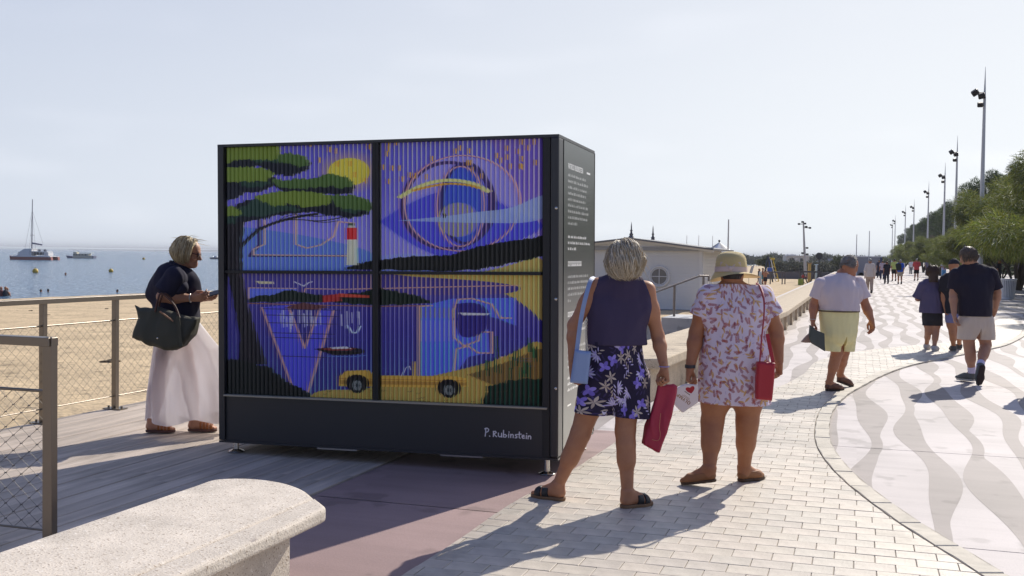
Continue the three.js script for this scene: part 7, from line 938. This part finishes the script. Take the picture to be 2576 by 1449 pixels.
// ---------------------------------------------------------------- playground and everything behind it
const sandAt = (px, D) => { const p = at(px, 690, D); p.y = -1.1; return p; };
{ const D = 118, k = D / FOCAL, b = sandAt(1935, D), t = thing('swing_frame', 'dark A-frame swing with yellow side ladder on the sand', 'swing', b), m = mat(lin(0.05, 0.055, 0.07), 0.6), ye = mat(lin(0.62, 0.45, 0.05), 0.5), bl = mat(lin(0.04, 0.12, 0.5), 0.5); const X = (px) => (px - 1935) * k, Y = (py) => at(1935, py, D).y + 1.1; const ap = V(X(1931), Y(645), 0);
  for (const [x, z] of [[1912, 1.2], [1948, -0.6]]) mesh('leg', rod(V(X(x), 0, z), ap, 0.09, 0.07, 7), m, t); mesh('leg', rod(V(X(1955), 0.2, 0.8), V(X(1941), Y(652), 0.4), 0.05, 0.05, 6), ye, t); mesh('leg', rod(V(X(1947), 0.2, 0.8), V(X(1936), Y(652), 0.4), 0.05, 0.05, 6), M.white, t); mesh('beam', rod(ap, V(X(1946), Y(650), -2), 0.09, 0.09, 7), m, t); mesh('ladder', [0, 1, 2, 3, 4, 5].map((i) => rod(V(X(lerp(1955, 1941, i / 6)), lerp(0.2, Y(652), i / 6), 0.8), V(X(lerp(1947, 1936, i / 6)), lerp(0.2, Y(652), i / 6), 0.8), 0.03, 0.03, 5)), ye, t); mesh('canopy', box(0.42, 0.22, 0.5, X(1941), Y(651), 0.2, 0.05), ye, t); mesh('swing_seat', [box(0.5, 0.4, 0.3, X(1934), Y(678), 0.3, 0.05), rod(V(X(1934), Y(676), 0.3), V(X(1933), Y(648), 0), 0.02, 0.02, 4)], bl, t); }
{ const D = 108, k = D / FOCAL, b = sandAt(1949, D), t = thing('beach_barrier', 'low dark metal barrier frame on the sand right of the swing', 'barrier', b), m = mat(lin(0.10, 0.09, 0.10), 0.6), X = (px) => (px - 1949) * k, yT = at(1949, 684, D).y + 1.1; mesh('rail', rod(V(X(1922), yT, 0), V(X(1976), yT - 0.05, 0), 0.07, 0.07, 6), m, t); for (const x of [1927, 1938, 1968, 1975]) mesh('post', rod(V(X(x), 0, 0), V(X(x), yT, 0), 0.06, 0.06, 6), m, t); }
{ const D = 104, k = D / FOCAL, b = sandAt(2038, D), t = thing('climbing_frame', 'low dark timber climbing frame with crossed bars on the sand', 'climbing frame', b), m = mat(lin(0.09, 0.085, 0.09), 0.7), X = (px) => (px - 2038) * k, yT = at(2038, 684, D).y + 1.1; for (const z of [0, -1.6]) { mesh('rail', bar(V(X(2012), yT, z), V(X(2065), yT, z), 0.12, 0.14), m, t); mesh('sill', bar(V(X(2011), 0.08, z), V(X(2066), 0.08, z), 0.12, 0.14), m, t); mesh('brace', [bar(V(X(2020), yT, z), V(X(2034), 0.1, z), 0.08, 0.1), bar(V(X(2062), yT, z), V(X(2048), 0.1, z), 0.08, 0.1)], m, t); } for (const x of [2013, 2064]) mesh('post', bar(V(X(x), 0, 0), V(X(x), yT, 0), 0.14, 0.14, V(0, 0, 1)), m, t); mesh('net', tube([V(X(2020), yT * 0.7, -0.8), V(X(2036), 0.15, -0.8), V(X(2052), yT * 0.7, -0.8)], 0.03, 5), m, t); mesh('panel', box(0.5, 0.7, 0.2, X(2014), 0.4, 0.1, 0.05), mat(lin(0.35, 0.42, 0.08), 0.6), t); }
{ const D = 112, k = D / FOCAL; const a = sandAt(2036, D), t = thing('play_pillar', 'yellow climbing pillar standing behind the low climbing frame', 'play equipment', a); mesh('pillar', box(0.3, 2.2, 0.3, 0, 1.1, 0, 0.06), mat(lin(0.60, 0.40, 0.12), 0.6), t); mesh('cap', box(0.42, 0.12, 0.4, 0, 2.24, 0, 0.03), mat(lin(0.3, 0.2, 0.1), 0.7), t);
  const r = thing('spring_rocker', 'red spring rocker toy on the sand', 'play equipment', sandAt(2021, D)); mesh('figure', [ball(0.17, -0.17, 0.8, 0, 1, 0.8, 0.6), ball(0.17, 0.17, 0.8, 0, 1, 0.8, 0.6), ball(0.11, 0, 0.95, 0)], mat(lin(0.5, 0.05, 0.05), 0.5), r); mesh('spring', new THREE.CylinderGeometry(0.06, 0.09, 0.7, 10).translate(0, 0.35, 0), M.boxMetal, r);
  const s = thing('shower_post', 'pale blue shower post right of the yellow pillar', 'post', sandAt(2053, D)); mesh('post', rod(V(0, 0, 0), V(0, 2.1, 0), 0.12, 0.10, 10), mat(lin(0.5, 0.62, 0.68), 0.5), s); mesh('head', box(0.4, 0.1, 0.1, 0, 2.1, 0, 0.03), mat(lin(0.5, 0.62, 0.68), 0.5), s); }
{ // round-leaved small trees, caravans, vehicles, hedge line and lorry far off
  seed = 77; const cl = []; for (let i = 0; i < 9; i++) cl.push({ p: [rr(-1.5, 1.5), rr(3.0, 4.6), rr(-1, 1)], r: [1.0, 0.7, 1.0], t: rr(-0.1, 0.1) }); const sm = thing('small_tree', 'small round grey green tree behind the swing', 'tree', sandAt(1926, 150)); mesh('trunk', [rod(V(0, 0, 0), V(0.1, 3.4, 0), 0.22, 0.12, 7), rod(V(0.05, 2, 0), V(-1, 3.6, 0), 0.1, 0.06, 5), rod(V(0.05, 2, 0), V(1, 3.6, 0), 0.1, 0.06, 5)], bark, sm); mesh('crown', foliage(cl, 5000, 0.35, 0.1, 0, 78), leafM(lin(0.10, 0.12, 0.06), 0.3), sm); sm.scale.setScalar(0.62);
  const c1 = copyOf(sm, sandAt(2114, 165), 1, 'small round tree between the blue lorry and the grey lorry'); c1.scale.setScalar(0.66); const c2 = copyOf(sm, sandAt(2222, 170), 2, 'small round tree right of the grey lorry'); c2.scale.setScalar(0.66);
  const hd = []; for (let x = 1955; x < 2150; x += 4) { const p = at(x, 672, 142); hd.push({ p: [p.x, -0.35 + rr(-0.1, 0.2), p.z + rr(-1, 1)], r: [0.9, 0.42, 0.8], t: rr(-0.1, 0.1) }); } const hg = tag(mesh('hedge', foliage(hd, 14000, 0.3, 0.12, 0, 79), leafM(lin(0.11, 0.11, 0.09), 0.2)), 'low grey green hedge line behind the playground', 'hedge'); hg.userData.kind = 'stuff';
  const h2 = []; for (let x = 1950; x < 2240; x += 3.2) { const p = at(x, 668, 240); h2.push({ p: [p.x, 0.1 + rr(-0.3, 0.3), p.z + rr(-2, 2)], r: [1.4, rr(0.7, 1.1), 1], t: rr(-0.1, 0.1) }); } const hg2 = tag(mesh('hedge', foliage(h2, 16000, 0.4, 0.2, 0, 81), leafM(lin(0.13, 0.14, 0.10), 0.2)), 'grey green bushes in a line behind the parked vans', 'hedge'); hg2.userData.kind = 'stuff';
  const tl = []; for (let x = 1845; x < 2262; x += 2.4) { const p = at(x, 655, 520), hh = 1.2 + 2.2 * Math.abs(PN.noise(x * 0.05, 4, 4)); tl.push({ p: [p.x, -0.5 + hh, p.z + rr(-6, 6)], r: [2.4, hh + 0.5, 2], t: rr(-0.1, 0.1) }); } const tg = tag(mesh('tree_line', foliage(tl, 26000, 0.9, 0.5, 0, 82), leafM(lin(0.11, 0.13, 0.10), 0.2)), 'far hazy line of low trees closing the end of the beach', 'trees'); tg.userData.kind = 'stuff';
  const wl = tag(mesh('low_wall', box(15.5, 1.0, 0.4, 0, 0, 0)), 'low dark wall at the back of the beach', 'wall'); wl.material = mat(lin(0.16, 0.15, 0.16), 0.9); { const p = at(2034, 678, 138); wl.position.set(p.x, -0.6, p.z); wl.scale.x = 0.8; }
  const cv = thing('beach_pavilion', 'pale low pavilion with dark windows beyond the hedge', 'pavilion', (() => { const p = at(2002, 668, 300); return V(p.x, -0.5, p.z); })()); const kk = 300 / FOCAL; mesh('wall', box(58 * kk, 2.3, 4, 0, 1.6, 0, 0.1), mat(lin(0.5, 0.5, 0.5), 0.7), cv); mesh('roof', [box(56 * kk, 0.3, 4.4, 0, 2.9, 0, 0.1), box(22 * kk, 0.5, 3, -14 * kk, 3.1, 0, 0.2)], mat(lin(0.55, 0.55, 0.56), 0.6), cv); for (const x of [-15, -4, 9, 18]) mesh('window', box((x === -15 ? 12 : 6) * kk, 0.8, 0.1, x * kk, 1.9, 2.02), mat(x === -4 || x === 18 ? lin(0.7, 0.7, 0.7) : lin(0.05, 0.05, 0.06), 0.2), cv);
  const cab = thing('beach_cabin', 'small teal cabin left of the pale pavilion', 'cabin', (() => { const p = at(1958, 668, 300); return V(p.x, -0.5, p.z); })()); mesh('wall', box(2.2, 1.3, 1.6, 0, 0.75, 0, 0.05), mat(lin(0.2, 0.36, 0.36), 0.7), cab); mesh('roof', box(2.4, 0.14, 1.8, 0, 1.46, 0), mat(lin(0.3, 0.42, 0.42), 0.7), cab);
  function vehicle(label, px, py, D, w, h, c, cabC, turn) { const p = at(px, py, D), t = thing('parked_van', label, 'van', V(p.x, -0.4, p.z)); t.rotation.y = turn; const dk = mat(lin(0.03, 0.03, 0.035), 0.4); mesh('body', [box(w * 0.7, h, 2.1, w * 0.14, 0.5 + h / 2, 0, 0.08)], mat(c, 0.5), t); mesh('cab', [box(w * 0.27, h * 0.82, 2.0, -w * 0.355, 0.5 + h * 0.41, 0, 0.15)], mat(cabC, 0.4), t); for (const s of [-1, 1]) mesh('window', box(w * 0.18, h * 0.28, 0.04, -w * 0.35, 0.5 + h * 0.6, s * 1.0), dk, t); for (const x of [-0.34, 0.3]) for (const s of [-1, 1]) mesh('wheel', new THREE.CylinderGeometry(0.42, 0.42, 0.28, 14).rotateX(PI / 2).translate(x * w, 0.42, s * 0.92), dk, t); return t; }
  vehicle('dark blue van parked far beyond the playground', 2067, 668, 300, 3.8, 1.1, lin(0.10, 0.12, 0.16), lin(0.10, 0.16, 0.28), 0.1); vehicle('grey blue covered lorry parked right of the dark blue van', 2099, 668, 300, 3.3, 1.7, lin(0.17, 0.20, 0.28), lin(0.2, 0.24, 0.32), 3.2); vehicle('white car-sized van beside the hedge beyond the playground', 2046, 670, 280, 2.6, 0.9, lin(0.5, 0.52, 0.55), lin(0.5, 0.52, 0.55), 0);
  const lp = at(2186, 690, 108), lo = thing('grey_lorry', 'large grey box lorry with a pale roof at the end of the promenade', 'lorry', V(lp.x, -0.3, lp.z)), lk = 108 / FOCAL; mesh('box_body', box(60 * lk, 2.0, 1.6, 0, 1.15, -0.8, 0.04), mat(lin(0.30, 0.30, 0.33), 0.6), lo); mesh('roof', box(62 * lk, 0.1, 1.7, 0, 2.2, -0.8), M.white, lo); mesh('edge_post', box(0.12, 2.0, 0.12, 29 * lk, 1.15, 0.06), mat(lin(0.06, 0.07, 0.16), 0.6), lo); for (const x of [-20, 20]) mesh('wheel', new THREE.CylinderGeometry(0.3, 0.3, 0.2, 14).rotateX(PI / 2).translate(x * lk, 0.3, -0.1), M.boxMetal, lo);
  const fl = sandAt(1884, 110), fg = thing('feather_flag', 'pale curved feather flag on the sand right of the straw hat', 'flag', fl); const sh = new THREE.Shape(); sh.moveTo(0, 0); sh.lineTo(0.15, 0.9); sh.quadraticCurveTo(0.35, 2.2, 1.1, 2.7); sh.quadraticCurveTo(0.9, 1.2, 0.35, 0); mesh('cloth', new THREE.ExtrudeGeometry(sh, { depth: 0.02, bevelEnabled: false }).translate(0, 1.6, 0), mat(lin(0.5, 0.52, 0.56), 0.8), fg); mesh('pole', tube([V(0, 0, 0), V(0, 1.6, 0), V(0.2, 2.6, 0), V(0.6, 3.8, 0), V(1.1, 4.35, 0)], 0.035, 6), M.boxMetal, fg); fg.scale.setScalar(0.5);
  const sg = thing('round_sign', 'small dark round sign on a post beyond the hedge', 'sign', (() => { const p = at(2060, 665, 140); return V(p.x, -0.9, p.z); })()); mesh('post', rod(V(0, 0, 0), V(0, 2.8, 0), 0.07, 0.07, 6), M.boxMetal, sg); mesh('disc', new THREE.CylinderGeometry(0.45, 0.45, 0.1, 18).rotateX(PI / 2).translate(0, 2.9, 0), M.boxMetal, sg);
}
// ---------------------------------------------------------------- on the water
{
  const D = 341, k = D / FOCAL, o = at(88, 653, D); o.y = SEA; const t = thing('catamaran', 'red and white sailing catamaran with a tall bare mast at anchor', 'catamaran', o); const X = (px) => (px - 88) * k, Y = (py) => (653 - py) * k, red = mat(lin(0.26, 0.06, 0.045), 0.5), wh = mat(lin(0.62, 0.62, 0.63), 0.4), dk = mat(lin(0.03, 0.03, 0.04), 0.3);
  for (const z of [-2.6, 2.6]) { const s = new THREE.Shape(); s.moveTo(X(37), Y(644)); s.lineTo(X(138), Y(646)); s.lineTo(X(140), Y(653) - 0.2); s.lineTo(X(38), -0.2); s.closePath(); mesh('hull', new THREE.ExtrudeGeometry(s, { depth: 1.1, bevelEnabled: true, bevelSize: 0.12, bevelThickness: 0.25, bevelSegments: 2 }).translate(0, 0, z - 0.55), red, t); mesh('rubbing_strip', box(X(138) - X(40), 0.22, 1.7, (X(138) + X(40)) / 2, Y(644.6), z), wh, t); }
  mesh('deck', box(X(134) - X(46), 0.25, 5.4, (X(134) + X(46)) / 2, Y(643.6), 0, 0.05), wh, t); { const s = new THREE.Shape(); s.moveTo(X(50), Y(643)); s.lineTo(X(56), Y(634)); s.lineTo(X(68), Y(626)); s.lineTo(X(86), Y(625)); s.lineTo(X(86), Y(643)); s.closePath(); mesh('cabin', new THREE.ExtrudeGeometry(s, { depth: 4.2, bevelEnabled: true, bevelSize: 0.06, bevelThickness: 0.1 }).translate(0, 0, -2.1), wh, t); }
  mesh('window', box(X(72) - X(53), 0.5, 4.3, (X(72) + X(53)) / 2, Y(636), 0), dk, t); mesh('upper_deck', [box(X(126) - X(84), 0.2, 4.4, (X(126) + X(84)) / 2, Y(632), 0), ...[90, 98, 106, 114, 124].flatMap((x) => [-2, 2].map((z) => rod(V(X(x), Y(643), z), V(X(x), Y(632), z), 0.06, 0.06, 5)))], wh, t); mesh('wheelhouse', box(X(113) - X(92), 0.9, 3.4, (X(113) + X(92)) / 2, Y(637), 0), dk, t); mesh('stern_house', box(X(128) - X(116), 1.0, 3.8, (X(128) + X(116)) / 2, Y(638), 0, 0.1), wh, t);
  mesh('guard_rail', [rod(V(X(86), Y(626), 2), V(X(124), Y(628), 2), 0.05, 0.05, 5), ...[86, 92, 98, 104, 110, 116, 122].map((x) => rod(V(X(x), Y(632), 2), V(X(x), Y(626.5), 2), 0.05, 0.05, 5))], wh, t);
  mesh('mast', rod(V(X(80), Y(630), 0), V(X(81.5), Y(501), 0), 0.2, 0.12, 8), mat(lin(0.16, 0.15, 0.2), 0.5), t); mesh('boom', [rod(V(X(80.5), Y(611), 0), V(X(106), Y(615), 0), 0.28, 0.22, 8)], mat(lin(0.14, 0.14, 0.2), 0.6), t); for (const [x, y, z] of [[60, 640, 0], [108, 612, 0], [82, 640, 2.4], [82, 640, -2.4]]) mesh('stay', rod(V(X(81), Y(528), 0), V(X(x), Y(y), z), 0.035, 0.035, 4), mat(lin(0.2, 0.2, 0.24), 0.5), t); mesh('spreader', rod(V(X(76), Y(591), 0), V(X(86), Y(591), 0), 0.06, 0.06, 5), mat(lin(0.2, 0.2, 0.24), 0.5), t);
  mesh('seat_block', [94, 99, 104, 109, 115].map((x, i) => box(0.5, 0.75, 0.6, X(x), Y(629), (i % 3) - 1, 0.15)), mat(lin(0.10, 0.10, 0.12), 0.7), t);
}
{
  const D = 425, k = D / FOCAL, o = at(205, 649, D); o.y = SEA; const t = thing('ferry_boat', 'small passenger boat with yellowish cabin, right of the catamaran', 'boat', o), X = (px) => (px - 205) * k, Y = (py) => (649 - py) * k; const hull = mat(lin(0.10, 0.11, 0.18), 0.5), cr = mat(lin(0.55, 0.52, 0.40), 0.5), dk = mat(lin(0.05, 0.05, 0.06), 0.3); const s = new THREE.Shape(); s.moveTo(X(171), Y(643)); s.lineTo(X(184), Y(645)); s.lineTo(X(238), Y(643.5)); s.lineTo(X(238), -0.2); s.lineTo(X(175), -0.2); s.closePath(); mesh('hull', new THREE.ExtrudeGeometry(s, { depth: 2.6, bevelEnabled: true, bevelSize: 0.2, bevelThickness: 0.4 }).translate(0, 0, -1.3), hull, t);
  mesh('side_band', box(X(236) - X(187), 0.7, 3.6, (X(236) + X(187)) / 2, Y(646), 0), cr, t); mesh('cabin', [box(X(226) - X(188), 1.1, 3, (X(226) + X(188)) / 2, Y(641), 0, 0.1), box(X(196) - X(187), 0.9, 2.4, (X(196) + X(187)) / 2, Y(636), 0, 0.1)], cr, t); mesh('window', [190, 196, 204, 211, 219].map((x) => box(4 * k, 0.55, 3.1, X(x), Y(640), 0)), dk, t); mesh('mast', rod(V(X(195), Y(636), 0), V(X(199), Y(630), 0), 0.09, 0.05, 5), hull, t); mesh('roof', box(X(232) - X(203), 0.12, 3, (X(232) + X(203)) / 2, Y(635.5), 0), cr, t); mesh('stanchion', [206, 214, 222, 230].map((x) => rod(V(X(x), Y(641), 1.2), V(X(x), Y(635), 1.2), 0.08, 0.08, 5)), cr, t);
}
{ const D = 480, o = at(543, 646.5, D); o.y = SEA; const t = thing('motor_boat', 'tiny motor boat at the left side of the display box', 'boat', o); const s = new THREE.Shape(); s.moveTo(-2.6, 0.7); s.lineTo(2.2, 0.7); s.lineTo(2.3, -0.1); s.lineTo(-1.9, -0.1); mesh('hull', new THREE.ExtrudeGeometry(s, { depth: 1.6, bevelEnabled: true, bevelSize: 0.15, bevelThickness: 0.2 }).translate(0, 0, -0.8), mat(lin(0.12, 0.12, 0.15), 0.5), t); mesh('cabin', box(1.2, 0.8, 1.2, 0, 1.1, 0, 0.15), M.white, t); }
{ const ym = mat(lin(0.55, 0.36, 0.03), 0.5), dm = mat(lin(0.05, 0.05, 0.05), 0.7); [[89, 686, 'yellow swim buoy nearest on the left, below the catamaran', 0.42], [279, 684.5, 'yellow swim buoy left of the blonde bob', 0.36], [361.5, 653, 'farthest yellow swim buoy, small, near the horizon', 0.5]].forEach(([x, y, l, r]) => { const p = ground(x, y, SEA), t = thing('buoy', l, 'buoy', p, 'yellow swim buoys'); mesh('float', ball(r, 0, r * 0.55, 0, 1, 1, 1, 16), ym, t); mesh('ring', new THREE.TorusGeometry(r * 0.25, r * 0.06, 6, 12).translate(0, r * 1.7, 0), dm, t); });
  const pr = [C(V(0, 0.12, 0), V(0, 0.2, 0), 0.105, 0.10), C(V(0, -0.12, 0), V(0, 0.05, 0), 0.09, 0.06, { k: 0.05 }), C(V(-0.2, -0.14, 0), V(0.2, -0.14, 0), 0.09, 0.09, { k: 0.05 }), C(V(0, 0.14, 0.07), V(0, 0.12, 0.11), 0.02, 0.018)]; const bodyG = mottle(solid(pr, 0.02)), hairG = solid([C(V(0, 0.16, -0.015), V(0, 0.21, -0.015), 0.108, 0.105)], 0.02, (d, x, y, z) => Math.max(d, z - 0.045, 0.1 - y));
  const hm = mat(lin(0.05, 0.035, 0.03), 0.7); const sw = thing('swimmer', 'lone swimmer far out between the two nearer yellow buoys', 'swimmer', V(0, 0, 0), 'swimmers in the sea'); mesh('body', bodyG, tan, sw); mesh('hair', hairG, hm, sw); [[165, 692, ''], [19, 731, 'swimmer near the shore at the far left'], [103, 735, 'left one of two swimmers near the shore above the second railing post'], [121, 734, 'right one of two swimmers near the shore above the second railing post'], [295, 735, 'swimmer near the shore, left of the woman in navy']].forEach(([x, y, l], i) => { const o = i ? copyOf(sw, null, null, l) : sw; o.position.copy(ground(x, y, SEA)); o.position.y = SEA - 0.02; o.rotation.y = i * 1.3; o.scale.setScalar(i ? 0.85 : 1.2); }); }
{ // sitters at the water's edge, far left
  for (const [px, D, c, l] of [[3, 80, lin(0.16, 0.05, 0.05), 'sitter in red at the water\'s edge, far left'], [14, 80, lin(0.05, 0.05, 0.06), 'sitter in dark clothes at the water\'s edge, far left']]) { const p = at(px, 740, D); const [u, v] = toUV(p); p.y = sandHeight(u, v) + 0.02; const t = thing('person', l, 'person', p, 'sitters by the water'); const pr = [C(V(0, 0.12, 0), V(0, 0.48, 0.03), 0.16, 0.15), C(V(-0.09, 0.12, 0), V(-0.12, 0.42, -0.34), 0.085, 0.06), C(V(0.09, 0.12, 0), V(0.12, 0.42, -0.34), 0.085, 0.06), C(V(-0.12, 0.42, -0.34), V(-0.12, 0.06, -0.55), 0.055, 0.04), C(V(0.12, 0.42, -0.34), V(0.12, 0.06, -0.55), 0.055, 0.04), C(V(0, 0.5, 0.02), V(0, 0.7, 0.0), 0.06, 0.06), C(V(0, 0.76, 0), V(0, 0.8, 0), 0.10, 0.1), C(V(-0.18, 0.5, 0), V(-0.24, 0.28, -0.16), 0.05, 0.04), C(V(0.18, 0.5, 0), V(0.24, 0.28, -0.16), 0.05, 0.04)]; mesh('body', mottle(solid(pr, 0.025)), tan, t); mesh('clothes', solid([C(V(0, 0.14, 0), V(0, 0.5, 0.03), 0.19, 0.175), C(V(-0.09, 0.14, 0), V(-0.11, 0.36, -0.24), 0.1, 0.09), C(V(0.09, 0.14, 0), V(0.11, 0.36, -0.24), 0.1, 0.09)], 0.025), mat(c, 0.9), t); } }

{ // dark scraps of seaweed left on the sand
  seed = 4321; const gs = []; for (let i = 0; i < 46; i++) { const u = -8 - Math.pow(rnd(), 1.4) * 36, v = rr(9, 60), p = W(u, v, sandHeight(u, v) + 0.015), s = rr(0.05, 0.16); for (let k = 0; k < 3; k++) { const a = rr(0, 6.28); gs.push(ball(s, 0, 0, 0, 1.3, 0.22, 0.35, 6).rotateY(a).translate(p.x + rr(-s, s), p.y, p.z + rr(-s, s))); } }
  const o = tag(mesh('seaweed', gs, mat(lin(0.10, 0.07, 0.04), 0.95)), 'dark scraps of seaweed scattered over the sand', 'seaweed'); o.userData.kind = 'stuff'; }
renderer.render(scene, camera);
